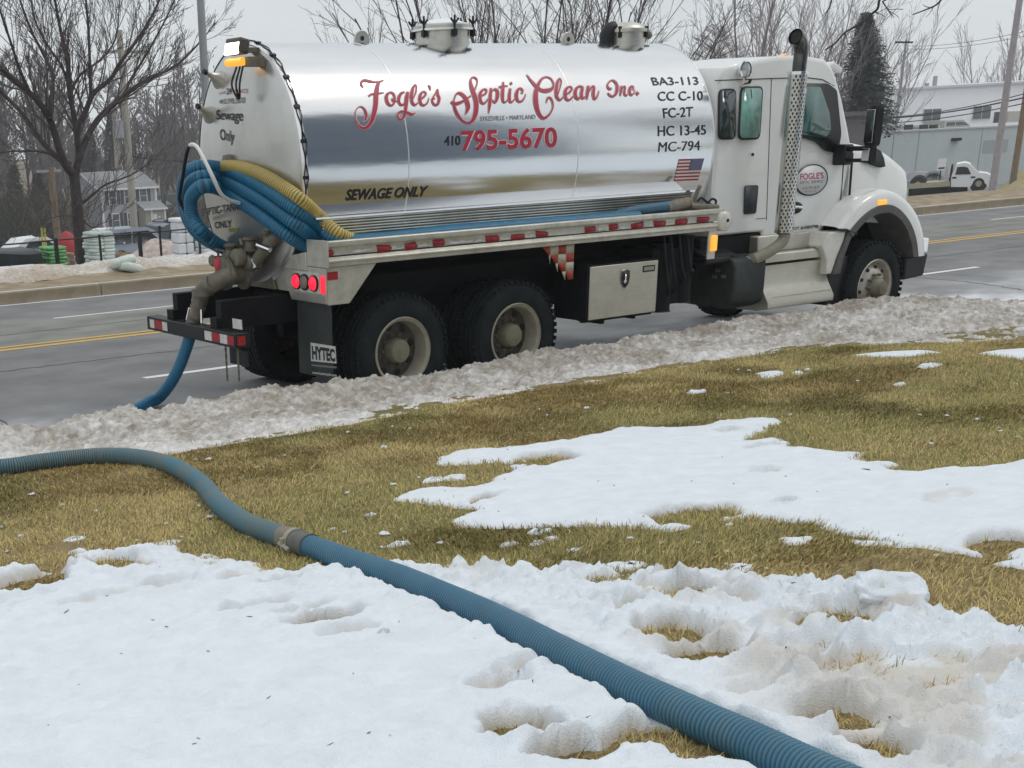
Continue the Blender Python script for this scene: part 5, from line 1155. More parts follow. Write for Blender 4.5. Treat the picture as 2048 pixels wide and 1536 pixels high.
for k_ in (-1, 1):
    s2 = s_ * sgn * k_; P0 = c_[0] + s2 * .072; M().tube([P0 - t_ * .03, P0 + t_ * .075 + np.array([0, 0, -.02])], .012, 7).tube([P0 + t_ * .0 + np.array([0, 0, .03]), P0 + t_ * .0 - np.array([0, 0, .03])], .013, 7).obj('lever', RIM, cp)
# ------------------------------------------------------------------ trees
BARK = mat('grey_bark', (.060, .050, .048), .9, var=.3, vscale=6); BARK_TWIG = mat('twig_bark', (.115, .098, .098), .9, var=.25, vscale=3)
BARK_FAR = mat('haze_painted_bark', (.19, .168, .17), .95, var=.25, vscale=1.5); TWIG_FAR = mat('haze_painted_twigs', (.31, .275, .285), .95, var=.2, vscale=.7)  # distance haze painted into these paler bark and twig colours
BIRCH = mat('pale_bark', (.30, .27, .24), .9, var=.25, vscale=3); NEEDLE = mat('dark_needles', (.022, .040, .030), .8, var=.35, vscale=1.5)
SHRUB = mat('olive_thicket', (.055, .060, .030), .95, var=.4, vscale=.8)
def unit(v): return v / (np.linalg.norm(v) + 1e-12)
def grow(start, d, L, r, lev, g, out, maxlev, upb, nb, spread, wob=.12, shrink=.62):
    n = max(4, int(5 + 3 * (lev == 0))); P = [np.array(start, float)]; d = unit(np.array(d, float))
    for i in range(n):
        d = unit(d + g.normal(0, wob, 3) + np.array([0, 0, upb])); P.append(P[-1] + d * L / n)
    P = np.array(P); rad = np.linspace(r, r * .45, n + 1); out.append((lev, P, rad))
    if lev >= maxlev: return
    k = nb[min(lev, len(nb) - 1)]
    for i in range(k):
        t = .25 + .75 * (i + g.random()) / k; idx = t * n; a = int(min(n - 1, idx)); p = P[a] + (P[a + 1] - P[a]) * (idx - a)
        dd = unit(P[a + 1] - P[a]); ax = unit(np.cross(dd, g.normal(0, 1, 3))); ang = spread * g.uniform(.6, 1.25)
        nd = unit(dd * math.cos(ang) + ax * math.sin(ang))
        grow(p, nd, L * shrink * g.uniform(.7, 1.2) * (1.1 - .45 * t), rad[a] * .62, lev + 1, g, out, maxlev, upb, nb, spread, wob, shrink)
def tree_obj(name, label, cat, segs, loc, mt, mc, split=1, group=None, rmin=.006):
    t = thing(name, label, cat, loc, group); b1, b2 = M(), M()
    for lev, P, rad in segs:
        (b1 if lev < split else b2).tube(P, np.maximum(rad, rmin), (8, 6, 4, 3, 3)[min(lev, 4)], cap=False)
    if b1.n: b1.obj('trunk', mt, t, smooth=180)
    if b2.n: b2.obj('crown', mc, t, smooth=180)
    return t
# the shade tree by the fence: limbs traced, twigs grown off them
g = np.random.default_rng(4)
TB = on_far(166, 546); YT = TB[1]
LIMBS = [([(166, 556), (163, 520), (158, 460), (153, 400), (148, 350)], .155, .125, 0, (0, 0)),
 ([(149, 352), (128, 324), (109, 265), (98, 236), (74, 200), (39, 169), (0, 134), (-50, 90), (-90, 40)], .10, .03, 1, (0, -1.0)), ([(140, 330), (109, 310), (74, 271), (45, 228), (4, 185), (-40, 140), (-80, 110)], .075, .025, 1, (0, 1.2)),
 ([(150, 348), (157, 314), (154, 271), (145, 217), (137, 169), (135, 119), (121, 60), (110, 0), (100, -70)], .085, .022, 1, (0, .5)), ([(155, 290), (156, 255), (170, 226), (187, 187), (221, 158), (240, 126), (281, 70), (310, 20), (330, -30)], .075, .02, 1, (0, -.9)),
 ([(150, 350), (166, 294), (195, 240), (234, 203), (273, 173), (305, 154), (351, 132), (390, 95), (420, 60)], .085, .012, 1, (0, .6)), ([(182, 195), (181, 170), (180, 138), (177, 60), (172, 0), (170, -70)], .045, .018, 1, (-.6, -1.2)),
 ([(100, 240), (104, 216), (106, 158), (101, 138), (82, 99), (62, 60), (40, 0), (25, -50)], .05, .018, 1, (-.5, .6)), ([(245, 192), (254, 177), (262, 158), (289, 115), (320, 60), (345, 10), (365, -40)], .04, .012, 1, (.4, 1.0)),
 ([(162, 408), (185, 390), (210, 370), (245, 357), (275, 343), (305, 318)], .035, .008, 1, (0, -.9)), ([(140, 330), (110, 312), (80, 303), (40, 302), (0, 306), (-40, 318)], .035, .010, 1, (0, -.8)), ([(160, 440), (140, 432), (115, 433), (85, 442)], .02, .006, 1, (0, -.6)),
 ([(165, 440), (185, 455), (205, 446), (230, 440)], .016, .005, 1, (0, -.7)), ([(60, 185), (40, 140), (20, 80), (0, 20), (-10, -30)], .04, .015, 1, (-.6, -1)), ([(137, 170), (122, 130), (95, 90), (70, 40), (58, -20)], .035, .012, 1, (.3, .8)), ([(140, 190), (160, 150), (200, 120), (230, 80), (238, 20), (240, -30)], .032, .010, 1, (.3, 1.0))]
segs = []
for pp, r0, r1, lev, (o0, o1) in LIMBS:
    n = len(pp); P = np.array([at(*q, y=YT + o0 + (o1 - o0) * i / (n - 1)) for i, q in enumerate(pp)]); C = spline(P, 4); rad = np.linspace(r0, r1, len(C)); segs.append((lev, C, rad))
    if lev == 0: continue
    L = np.linalg.norm(np.diff(C, axis=0), axis=1).sum(); k = int(5 + L * 4.5)
    for i in range(k):
        t = .22 + .78 * (i + g.random()) / k; a = min(len(C) - 2, int(t * (len(C) - 1))); dd = unit(C[a + 1] - C[a]); ax = unit(np.cross(dd, g.normal(0, 1, 3))); ang = g.uniform(.35, .8)
        grow(C[a], dd * math.cos(ang) + ax * math.sin(ang) + np.array([0, 0, .22]), g.uniform(.6, 1.6) * (1.1 - .4 * t), max(.007, rad[a] * .36), 2, g, segs, 4, .07, [5, 5, 4], .5, .085, .6)
tree_obj('shade_tree', 'bare spreading dark tree behind the black fence on the left', 'tree', segs, tuple(TB), BARK, BARK_TWIG, 2, rmin=.0045)

# clump of many-stemmed bare trees behind the tank
def vase(px, ground_y, H, stems, seed, r=.09, lab='', grp=None, lean=.45, nb=(7, 5, 3), mt=None, mc=None, maxl=4, rm=.005, name='bare_tree'):
    g = np.random.default_rng(seed); X0 = at(px, 300, y=ground_y)[0]; z0 = float(far_z(X0, ground_y)); segs = []
    base = np.array([X0, ground_y, z0])
    grow(base + np.array([0, 0, -.1]), (0, 0, 1), H * .16, r * 1.5, 0, g, segs, 0, .02, [0], .5)
    for i in range(stems):
        a = 2 * PI * (i + g.random() * .7) / stems; s = lean * g.uniform(.35, 1.1)
        grow(base + np.array([0, 0, H * .12]), (math.cos(a) * s, math.sin(a) * s, 1), H * g.uniform(.62, .88), r * g.uniform(.55, 1), 1, g, segs, maxl, .03, [0, *nb], .50, .07, .42)
    return tree_obj(name, lab, 'tree', segs, tuple(base), mt or BARK, mc or BARK_TWIG, 2, grp, rm)
G1 = 'bare trees beyond the road behind the tank'
vase(900, 24, 9.5, 9, 31, .055, 'bare many stemmed tree rising behind the rear hatch of the tank', G1, lean=.75); vase(1045, 25, 9.0, 11, 32, .048, 'bare many stemmed tree rising above the middle of the tank', G1, lean=.75)
vase(1175, 24, 9.2, 11, 33, .05, 'bare many stemmed tree rising just behind the front hatch of the tank', G1, lean=.75); vase(1290, 27, 8.4, 8, 34, .042, 'thin bare tree leaning out between the front hatch and the cab', G1, lean=.7)
# right hand trees above the cab
G2 = 'far trees above the cab roof'
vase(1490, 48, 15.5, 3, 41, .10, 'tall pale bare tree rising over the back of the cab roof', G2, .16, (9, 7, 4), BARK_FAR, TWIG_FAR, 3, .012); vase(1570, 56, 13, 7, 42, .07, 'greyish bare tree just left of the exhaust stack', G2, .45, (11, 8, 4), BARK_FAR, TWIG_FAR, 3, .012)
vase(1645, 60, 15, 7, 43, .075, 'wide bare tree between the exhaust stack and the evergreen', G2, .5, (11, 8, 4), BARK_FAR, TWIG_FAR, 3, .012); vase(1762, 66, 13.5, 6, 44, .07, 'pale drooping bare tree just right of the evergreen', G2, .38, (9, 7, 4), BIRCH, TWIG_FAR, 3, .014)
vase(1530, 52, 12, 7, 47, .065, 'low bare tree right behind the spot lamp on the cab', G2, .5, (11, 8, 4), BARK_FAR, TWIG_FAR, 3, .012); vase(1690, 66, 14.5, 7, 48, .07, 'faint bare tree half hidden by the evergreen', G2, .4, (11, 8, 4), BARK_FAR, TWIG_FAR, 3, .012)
def conifer(name, lab, px, py_top, py_base, Y, wpx, seed, mt, dens=1.0, grp=None, trunk=BARK_FAR, bare=False):
    g = np.random.default_rng(seed); T = at(px, py_top, y=Y); B = at(px, py_base, y=Y); H = T[2] - B[2]; X0 = (T[0] + B[0]) / 2; base = np.array([B[0], Y, B[2]])
    half = abs(at(px + wpx / 2, py_base, y=Y)[0] - at(px - wpx / 2, py_base, y=Y)[0]) / 2 * .75
    t = thing(name, lab, 'tree', tuple(base), grp); M().tube([base, base + np.array([T[0] - B[0], 0, H])], [H * .016, H * .002], 7).obj('trunk', trunk, t)
    b = M(); n = int(420 * dens)
    for i in range(n):
        u = (i + g.random()) / n; u = u ** .8; zz = H * (.06 + .93 * u); a = g.uniform(0, 2 * PI); L = half * (1 - u) ** .8 * g.uniform(.65, 1.15) + .12
        p = base + np.array([(T[0] - B[0]) * zz / H, 0, zz]); out_ = np.array([math.cos(a), math.sin(a), -.35 + .75 * u]) if not bare else np.array([math.cos(a), math.sin(a), .55])
        e_ = p + out_ * L; m_ = p + out_ * L * .55 + np.array([0, 0, .06 * L]); b.tube([p, m_, e_], [.03, .018, .006] if not bare else [.018, .012, .006], 3, cap=False)
        if bare:
            for k in range(5):
                q = p + (e_ - p) * g.uniform(.3, 1); b.tube([q, q + (out_ + g.normal(0, .5, 3)) * L * .28], [.014, .006], 3, cap=False)
            continue
        for k in range(9):
            s_ = g.uniform(.15, 1); q = p + (e_ - p) * s_ + g.normal(0, .06, 3); sd = unit(np.cross(out_, [0, 0, 1])) * g.choice([-1, 1]); v1 = (sd * .8 + out_ * .6 + np.array([0, 0, -.3])) * g.uniform(.18, .4) * (1.2 - .5 * u); v2 = out_ * g.uniform(.1, .25) + np.array([0, 0, g.uniform(-.2, .05)])
            b.add([q, q + v1, q + v2], [np.array([[0, 1, 2]])])
    b.obj('crown', mt, t, smooth=0); return t
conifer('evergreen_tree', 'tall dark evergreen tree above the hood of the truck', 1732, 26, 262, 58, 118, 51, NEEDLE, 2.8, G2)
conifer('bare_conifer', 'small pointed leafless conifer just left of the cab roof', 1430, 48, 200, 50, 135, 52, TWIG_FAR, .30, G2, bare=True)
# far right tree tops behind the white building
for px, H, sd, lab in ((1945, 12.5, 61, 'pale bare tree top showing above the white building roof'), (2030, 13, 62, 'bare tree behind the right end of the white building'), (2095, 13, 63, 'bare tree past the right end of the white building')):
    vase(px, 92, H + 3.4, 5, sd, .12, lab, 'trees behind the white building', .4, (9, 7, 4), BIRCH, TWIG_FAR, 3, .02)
# wood on the hill at left: four trees, copied with their trunks and crowns
G3 = 'trees of the wood behind the grey house'
protos = []
for k in range(4):
    g = np.random.default_rng(70 + k); segs = []; H = (17, 15, 19, 14)[k]
    grow((0, 0, -.2), (g.normal(0, .03), g.normal(0, .03), 1), H * .95, .22, 0, g, segs, 3, .02, [13, 8, 5], .55, .05, .36)
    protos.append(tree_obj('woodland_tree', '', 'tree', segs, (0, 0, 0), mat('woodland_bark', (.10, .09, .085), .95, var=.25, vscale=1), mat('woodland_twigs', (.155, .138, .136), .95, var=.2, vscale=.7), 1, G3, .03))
g = np.random.default_rng(77); spots = []
for k in range(110):
    px = g.uniform(-130, 470); Y = g.uniform(150, 225); spots.append((px, Y))
spots.sort(key=lambda q: q[1])
WL = 'one of the bare hazy trees in the wood behind the grey house'
for i, (px, Y) in enumerate(spots):
    P = at(px, 300, y=Y); z = float(far_z(P[0], Y)); p = protos[i % 4]; s_ = g.uniform(.75, 1.25) * (1.05 if px < 130 else .9)
    if i < 4: o = p; o.location = (P[0], Y, z); o.rotation_euler.z = g.uniform(0, 6.28); o.scale = (s_,) * 3; o['label'] = WL
    else: o = dup(p, (P[0], Y, z), g.uniform(0, 6.28), s_, WL, G3)
# thicket along the far edge of the lot and under the wood
b = M(); cols = []; g = np.random.default_rng(88)
for k in range(9000):
    px = g.uniform(-160, 480); Y = g.uniform(118, 150) if px < 130 else g.uniform(150, 178); P = at(px, 300, y=Y); z = float(far_z(P[0], Y)); h = g.uniform(1.2, 4.2) * (1.25 if px < 130 else .8); q = np.array([P[0], Y, z]); d = np.array([g.normal(0, .35), g.normal(0, .35), 1])
    b.tube([q, q + d * h * .5, q + (d + np.array([g.normal(0, .3), g.normal(0, .3), 0])) * h], [.07, .05, .02], 3, cap=False); n0 = 9
    c = np.array([.42, .52, .30]) if g.random() < (.75 if px < 110 else .15) else np.array([1.5, 1.25, 1.15]); cols.append(np.tile(c * g.uniform(.6, 1.3), (n0, 1)))
struct(b.obj('thicket', mat('thicket_twigs', (.085, .08, .06), .95, tint=True), tint=np.vstack(cols), smooth=0), 'stuff')
# conifer masses in the wood
for px, py0, py1, Y, w, sd, lab in ((222, 215, 420, 172, 70, 91, 'dark evergreen behind the ridge of the grey house'), (180, 262, 420, 168, 90, 92, 'dark evergreen left of the grey house roof'), (28, 330, 480, 128, 110, 93, 'olive evergreen mass at the far left edge of the lot'), (75, 345, 480, 126, 80, 94, 'olive evergreen right beside the brown pole'), (95, 240, 420, 180, 60, 95, 'dim evergreen deep in the wood at left')):
    conifer('evergreen_tree', lab, px, py0, py1, Y, w, sd, SHRUB if py0 > 300 else NEEDLE, 1.0, 'evergreens in the wood')
# near branch hanging into the top right corner, from a tree standing beside the photographer
g = np.random.default_rng(15); segs = []
BX = [(2.9, -9.2), ]
TBX = np.array([3.4, -9.6, float(lawn_z(3.4, -9.6))])
segs.append((0, spline([TBX + np.array([0, 0, -.1]), TBX + np.array([.05, .02, 1.5]), TBX + np.array([-.05, .1, 3.2]), TBX + np.array([.0, .2, 5.5])], 5), np.linspace(.14, .08, 16)))
S0 = TBX + np.array([-.04, .1, 3.3])
for pts, r in (([(1790, -60), (1772, -15), (1759, 0), (1755, 18), (1740, 30), (1720, 48), (1690, 65), (1672, 85), (1650, 100)], .010), ([(1765, 3), (1775, 18), (1788, 35)], .005), ([(1668, -30), (1662, 5), (1652, 28)], .007), ([(1905, -40), (1885, -5), (1872, 10), (1850, 20), (1826, 29)], .008), ([(1748, 22), (1758, 30)], .004)):
    P = np.array([at(*q, y=-5.2 + .02 * k) for k, q in enumerate(pts)]); C = spline(P, 4); segs.append((1, C, np.linspace(r, r * .45, len(C))))
    if r > .0045: segs.append((1, spline([S0, (S0 + C[0]) / 2 + np.array([0, 0, .5]), C[0]], 6), np.linspace(.05, r, 13)))
    for k in range(3):
        a = int(g.uniform(.3, 1) * (len(C) - 2)); grow(C[a], unit(C[a + 1] - C[a]) + g.normal(0, .5, 3), .10, r * .4, 2, g, segs, 2, 0, [0], .5)
tree_obj('overhanging_tree', 'bare tree whose twig tips hang into the upper right corner', 'tree', segs, tuple(TBX), BARK, BARK, 1, None, .002)

# ------------------------------------------------------------------ street furniture
POLE = mat('galvanised_pole', (.34, .35, .37), .5, .3, var=.1, vscale=4); WOODP = mat('weathered_pole_wood', (.36, .34, .30), .9, var=.2, vscale=5, stretch=(8, 8, .6)); WOODB = mat('brown_pole_wood', (.22, .165, .12), .9, var=.25, vscale=5, stretch=(8, 8, .6)); WIRE = mat('cable_black', (.03, .03, .035), .6)
def pole(name, lab, px_t, py_t, px_b, py_b, Y, r0, r1, mt, cat='pole', ground=True, head=None):
    T = at(px_t, py_t, y=Y); Bp = at(px_b, py_b, y=Y); z0 = float(far_z(Bp[0], Y)); X0 = Bp[0]; t = thing(name, lab, cat, (X0, Y, z0))
    M().tube([(X0, Y, z0 - .1), (X0 + (T[0] - X0) * .1, Y, T[2])], [r0, r1], 12).obj('pole_shaft', mt, t)
    return t, T, np.array([X0, Y, z0])
t, T, B0 = pole('street_lamp_pole', 'grey steel lamp post standing behind the tail of the tank', 403, -60, 418, 300, 18.5, .105, .085, POLE)
t, T, B0 = pole('utility_pole', 'pale weathered utility pole in front of the grey house', 248, 60, 272, 500, 46, .18, .13, WOODP)
M().box(T[0] - 1.1, T[0] + 1.1, T[1] - .06, T[1] + .06, T[2] - .9, T[2] - .78).obj('crossarm', WOODP, t); M().rod((B0[0] - .55, 46, B0[2] + 4), (B0[0] - .5, 46, B0[2] + 6.6), .12, 10).obj('stub_pole', WOODP, t); M().lathe([(1e-3, 0), (.2, 0), (.2, .7), (1e-3, .75)], (B0[0] - .5, 45.7, B0[2] + 5.2), 'z', 12).obj('transformer', POLE, t)
t, T, B0 = pole('utility_pole', 'brown wooden pole left of the shade tree trunk', 98, 335, 120, 520, 34, .13, .11, WOODB)
M().box(T[0] - .45, T[0] + .4, 33.95, 34.05, T[2] - .15, T[2] - .07).obj('crossarm', POLE, t)
t, T, B0 = pole('parking_lot_lamp', 'slim lot lamp with two short arms in front of the white building', 1809, 80, 1787, 300, 62, .13, .09, POLE, 'lamp post')
M().box(T[0] - 1.0, T[0] + 1.0, T[1] - .1, T[1] + .1, T[2] - .22, T[2] - .1).obj('lamp_arm', CHASSIS, t)
t, T, B0 = pole('street_lamp_pole', 'pale steel lamp post beside the flatbed truck at far right', 2048, -60, 1984, 384, 15.6, .12, .09, mat('pinkish_galvanised_pole', (.40, .37, .38), .5, .2, var=.12, vscale=4))
t, T, B0 = pole('utility_pole', 'brown wooden pole at the right edge before the grey wall', 2062, 150, 2028, 348, 32, .17, .14, WOODB)
def wire(lab, a, c, sag, r, ya, yb):
    A = at(*a, y=ya); B_ = at(*c, y=yb); s = np.linspace(0, 1, 24)[:, None]; P = A + (B_ - A) * s; P[:, 2] -= sag * 4 * (s * (1 - s))[:, 0]; tag(M().tube(P, r, 5).obj('utility_wire', WIRE), lab, 'wire', 'overhead wires')
wire('uppermost thin wire sagging across the white building', (1720, 236), (2120, 168), .35, .022, 44, 24); wire('thick middle cable crossing the white building', (1720, 238), (2120, 178), .3, .034, 44, 24); wire('lowest thin cable crossing the white building windows', (1720, 247), (2120, 190), .3, .024, 44, 24)
wire('faint upper wire high in the sky at right', (1815, 92), (2120, 46), .3, .014, 62, 30); wire('faint lower wire high in the sky at right', (1815, 98), (2120, 56), .3, .014, 62, 30)
wire('thin wire crossing the wood behind the tank end', (262, 312), (440, 322), .1, .02, 46, 40)

# black fence along the lot
FENCE = mat('black_fence_paint', (.012, .012, .013), .5)
YF = 16.2; f0 = thing('lot_fence', 'black rail fence between the road verge and the lot', 'fence', (at(100, 520, y=YF)[0], YF, -.2)); xs_ = [at(px, 500, y=YF)[0] for px in (-210, -125, -40, 113, 201, 281, 322, 400, 480, 560, 640, 720)]
def ftop(x): return float(np.interp(x, [at(0, 0, y=YF)[0], at(100, 482, y=YF)[0], at(270, 467, y=YF)[0], at(440, 450, y=YF)[0]], [at(0, 490, y=YF)[2], at(115, 480, y=YF)[2], at(281, 467, y=YF)[2], at(440, 452, y=YF)[2]]))
for k, x in enumerate(xs_):
    r_ = .035 if k in (3, 5) else .02; z1 = ftop(x) + (.0 if r_ > .03 else .0); zb = float(far_z(x, YF)) - .05; M().box(x - r_, x + r_, YF - r_, YF + r_, zb, z1 + (.12 if r_ < .03 and k != 4 else .04)).obj('post', FENCE, f0)
X_ = np.linspace(xs_[0], xs_[-1], 30); M().tube([(x, YF, ftop(x)) for x in X_], .018, 6).obj('rail', FENCE, f0); M().tube([(x, YF, float(far_z(x, YF)) + .12) for x in X_], .012, 6).obj('rail', FENCE, f0)

# ------------------------------------------------------------------ lot goods behind the fence
def gz(x, y): return float(far_z(x, y))
BAG_G = mat('bright_green_bag', (.045, .30, .075), .45, var=.35, vscale=5, col2=(.25, .5, .22)); BAG_M = mat('mint_white_bag', (.52, .62, .56), .45, var=.2, vscale=6, col2=(.66, .70, .66)); WOODPAL = mat('pallet_wood', (.32, .25, .16), .9, var=.25, vscale=6); BAG_P = mat('pinkish_bag', (.50, .38, .33), .6, var=.15, vscale=6)
WRAP = mat('white_shrink_wrap', (.70, .72, .74), .35, var=.06, vscale=3, bump=.02, bscale=5); TARP = mat('dark_tarp', (.018, .026, .030), .45, var=.4, vscale=2, bump=.02, bscale=4)
g = random.Random(9)
def bagm(b, c, h, jig=.03):
    """a plump sack"""
    x, y, z = h; rings = []
    for t_, s_ in ((-1, .35), (-.9, .8), (-.5, 1), (.5, 1), (.9, .8), (1, .35)):
        rings.append([(c[0] + t_ * x, c[1] + s_ * y * a + g.uniform(-jig, jig) * .2, c[2] + s_ * z * q) for a, q in ((-1, -.55), (-.8, -1), (.8, -1), (1, -.55), (1, .45), (.75, 1), (-.75, 1), (-1, .45))])
    return b.loft(rings)
def pallet(name, lab, px0, px1, py_top, py_base, Y, layers, across, mt, deep=1.0, top=None):
    deep *= .55; A = at(px0, py_base, y=Y + deep); B_ = at(px1, py_base, y=Y); T_ = at((px0 + px1) / 2, py_top, y=Y); x0, x1 = A[0], B_[0]; z0 = gz((x0 + x1) / 2, Y); t = thing(name, lab, 'pallet', ((x0 + x1) / 2, Y, z0))
    pb = M(); zp = z0 + .13
    for k in range(3): pb.box(x0, x1, Y + deep * k / 2 - .04, Y + deep * k / 2 + .04, z0, z0 + .1)
    pb.box(x0, x1, Y - .05, Y + deep + .05, z0 + .1, zp); pb.obj('wooden_pallet', WOODPAL, t)
    hh = (T_[2] - zp) / layers; w = (x1 - x0) / across; protob = {}
    for i in range(layers):
        for k in range(across):
            for d_ in range(2):
                key = g.randrange(3); c = (x0 + w * (k + .5) + g.uniform(-.03, .03), Y + deep * (d_ + .5) / 2, zp + hh * (i + .5))
                o = bagm(M(), c, (w * .52, deep * .27, hh * .54)).obj('bag', mt, t, smooth=60); 
    return t
pallet('bag_pallet', 'pallet stacked with bright green bags behind the fence', 82, 139, 494, 548, 17.3, 7, 2, BAG_G); pallet('bag_pallet', 'small stack of pinkish bags beside the shade tree trunk', 138, 153, 506, 546, 17.6, 5, 1, BAG_P, .6)
pallet('bag_pallet', 'tall pallet of mint white bags just right of the shade tree', 170, 236, 464, 545, 17.8, 10, 2, BAG_M)
b = None
for k, (px, py, rz, lab) in enumerate(((225, 538, .2, 'toppled mint bag nearest the tall pallet'), (248, 531, -.25, 'toppled mint bag with a green stripe on top of the heap'), (262, 537, .35, 'toppled mint bag at the right end of the heap'))):
    P = on_far(px, 543); o = bagm(M(), (0, 0, 0), (.25, .17, .085)).obj('bag', BAG_M if k != 1 else BAG_M, None, smooth=60); o.location = (P[0], P[1], P[2] + .07 + (.12 if k == 1 else 0)); o.rotation_euler = (0, .25 * (-1) ** k, rz); tag(o, lab, 'bag', 'toppled bags')
for px0, px1, py_t, Y, cols_, lab in ((345, 392, 446, 17.6, 2, 'left white wrapped stack behind the tank end'), (392, 442, 470, 17.6, 2, 'right white wrapped stack behind the hose loop')):
    x0, x1 = at(px0, 535, y=Y + .45)[0], at(px1, 535, y=Y)[0]; z0 = gz(x0, Y); z1 = at(px0, py_t, y=Y)[2]; t = thing('wrapped_stack', lab, 'stack', ((x0 + x1) / 2, Y, z0))
    for i in range(4):
        for k in range(cols_):
            w = (x1 - x0) / cols_; M().box(x0 + w * k + .006, x0 + w * (k + 1) - .006, Y + .01 * g.random(), Y + .45, z0 + (z1 - z0) * i / 4 + .004, z0 + (z1 - z0) * (i + 1) / 4 - .004).obj('wrapped_block', WRAP, t, bev=.035)
    if px0 == 345:
        M().box(x0 - .03, x1 + .03, Y - .03, Y + .48, z1, z1 + .09).obj('snow_cap', SNOWCAP, t, bev=.04, seg=3)
# covered dark stack and white barriers at far left
x0, x1 = at(-120, 540, y=17.2)[0], at(80, 540, y=17.2)[0]; z0 = gz(x0, 17.2); zt = at(40, 500, y=17.2)[2]; t = thing('tarp_covered_stack', 'dark tarp covered stack at the far left behind the barriers', 'stack', ((x0 + x1) / 2, 17.2, z0))
b = M(); sec_ = [(17.0, z0), (17.0, zt - .05), (17.15, zt), (18.2, zt + .03), (18.4, z0)]; b.loft([[(x, y_ + .04 * math.sin(x * 5), z_ + (.04 * math.sin(x * 3.1) if z_ > z0 else 0)) for y_, z_ in sec_] for x in np.linspace(x0, x1, 14)]); b.obj('tarp', TARP, t)
for k, (pa, pb_) in enumerate(((-75, 29), (31, 78))):
    A, B_ = at(pa, 556, y=15.6), at(pb_, 556, y=15.6); z0 = gz(A[0], 15.6); t = M().prism([(15.45, z0 - .05), (15.95, z0 - .05), (15.85, z0 + .27), (15.55, z0 + .27)], A[0], B_[0], 'yz').obj('barrier_block', mat('white_concrete', (.66, .66, .65), .8, var=.08, vscale=4), None, bev=.02)
    tag(t, ('long white concrete barrier at the left edge of the lot', 'short white concrete barrier left of the green bags')[k], 'barrier', 'white barriers by the lot')
P = at(135, 495, y=26); z0 = gz(P[0], 26); zt = at(134, 461, y=26)[2]; tag(M().lathe([(.36, z0), (.36, z0 + (zt - z0) * .45), (.30, z0 + (zt - z0) * .7), (.17, z0 + (zt - z0) * .92), (1e-3, zt)], (P[0], 26, 0), 'z', 20).obj('red_covered_umbrella', mat('red_cover', (.36, .03, .035), .6, var=.15), None), 'red rounded cover standing behind the green bag pallet', 'cover')
for px, pt, lab in ((85, 455, 'left yellow marker stake behind the dark stack'), (91, 457, 'right yellow marker stake behind the dark stack')):
    P = at(px, 490, y=24); z0 = gz(P[0], 24); tag(M().rod((P[0], 24, z0), (P[0] + .02, 24, at(px, pt, y=24)[2]), .028, 8).obj('marker_stake', mat('yellow_stake', (.55, .48, .08), .6), None), lab, 'stake', 'yellow marker stakes')
# mound of rubble snow and a small snow heap
for nm, px, py, Y, rx, rz_, mt, lab in (('gravel_mound', 318, 506, 26, 1.5, .75, mat('pinkish_rubble', (.44, .37, .34), .9, var=.3, vscale=5, bump=.05, bscale=6), 'pinkish grey mound of rubble and dirty snow in the lot'), ('snow_heap', 315, 538, 17.0, .95, .22, SNOWCAP, 'low heap of clean snow right of the toppled bags')):
    P = at(px, py, y=Y); z0 = gz(P[0], Y); X, Yg = np.meshgrid(np.linspace(-1.3, 1.3, 30), np.linspace(-1.3, 1.3, 24), indexing='ij'); h = rz_ * np.exp(-(X ** 2 + Yg ** 2) * 2.0) * (.7 + .7 * fbm(X * 2 + Y, Yg * 2, 4)) - .04; tag(M().grid(np.stack([P[0] + X * rx, Y + Yg * rx * .8, z0 + h], -1)).obj(nm, mt, None, smooth=180), lab, 'mound' if 'gravel' in nm else 'snow heap')
P = at(249, 520, y=19.5); z0 = gz(P[0], 19.5); t = thing('wire_spool', 'small orange and tan spool standing between the pallet and the parked car', 'spool', (P[0], 19.5, z0)); M().lathe([(1e-3, -.2), (.2, -.2), (.2, -.15), (.1, -.14), (.1, .14), (.2, .15), (.2, .2), (1e-3, .2)], (P[0], 19.5, z0 + .2), 'y', 16).obj('spool_body', WOODPAL, t); M().lathe([(.13, -.13), (.13, .13)], (P[0], 19.5, z0 + .2), 'y', 16).obj('orange_cord', mat('orange_cord', (.5, .18, .05), .6), t)

# ------------------------------------------------------------------ parked vehicles far off
CARGLASS = mat('car_glass', (.03, .035, .04), .08); BGTYRE = mat('car_tyre', (.02, .02, .02), .8)
def car(name, lab, cat, px, Y, L, H, W, body, rz, prof, glass, group='vehicles parked in the lot', bed=None):
    X0 = at(px, 400, y=Y)[0]; z0 = gz(X0, Y); t = thing(name, lab, cat, (X0, Y, z0), group, rz)
    def put(b, nm, mt, **k):
        V = b.v; b.v = [v + np.array([X0, Y, z0]) for v in V]; return b.obj(nm, mt, t, **k)
    P = [(x * L - L / 2, z * H) for x, z in prof]; rings = []
    for yy, ins in ((-.5, .05), (-.47, .0), (0, -.01), (.47, 0), (.5, .05)): rings.append([(x, yy * W * (1 if z < H * .6 else .86), z) for x, z in offset_poly(P, ins)])
    put(M().loft(rings), 'body', body, smooth=40)
    for gp in glass:
        for sg in (-1, 1):
            b = M(); Q = [(x * L - L / 2, sg * (W * .5 * .93), z * H) for x, z in gp]; Q2 = [(x, y_ * .9, z) for x, y_, z in Q]; n = len(Q); i = np.arange(n); j = (i + 1) % n; b.add(Q + Q2, [i[None], i[::-1][None] + n, np.stack([i, j, j + n, i + n], 1)]); put(b, 'side_window', CARGLASS, smooth=0)
    for wx in (.18, .81):
        for sg in (-1, 1):
            b = M(); b.lathe([(1e-3, -.1), (.2, -.1), (.22, -.11), (.32, -.1), (.33, .1), (1e-3, .1)], (wx * L - L / 2, sg * W * .46, .33), 'y', 18); put(b, 'wheel', BGTYRE)
    return t
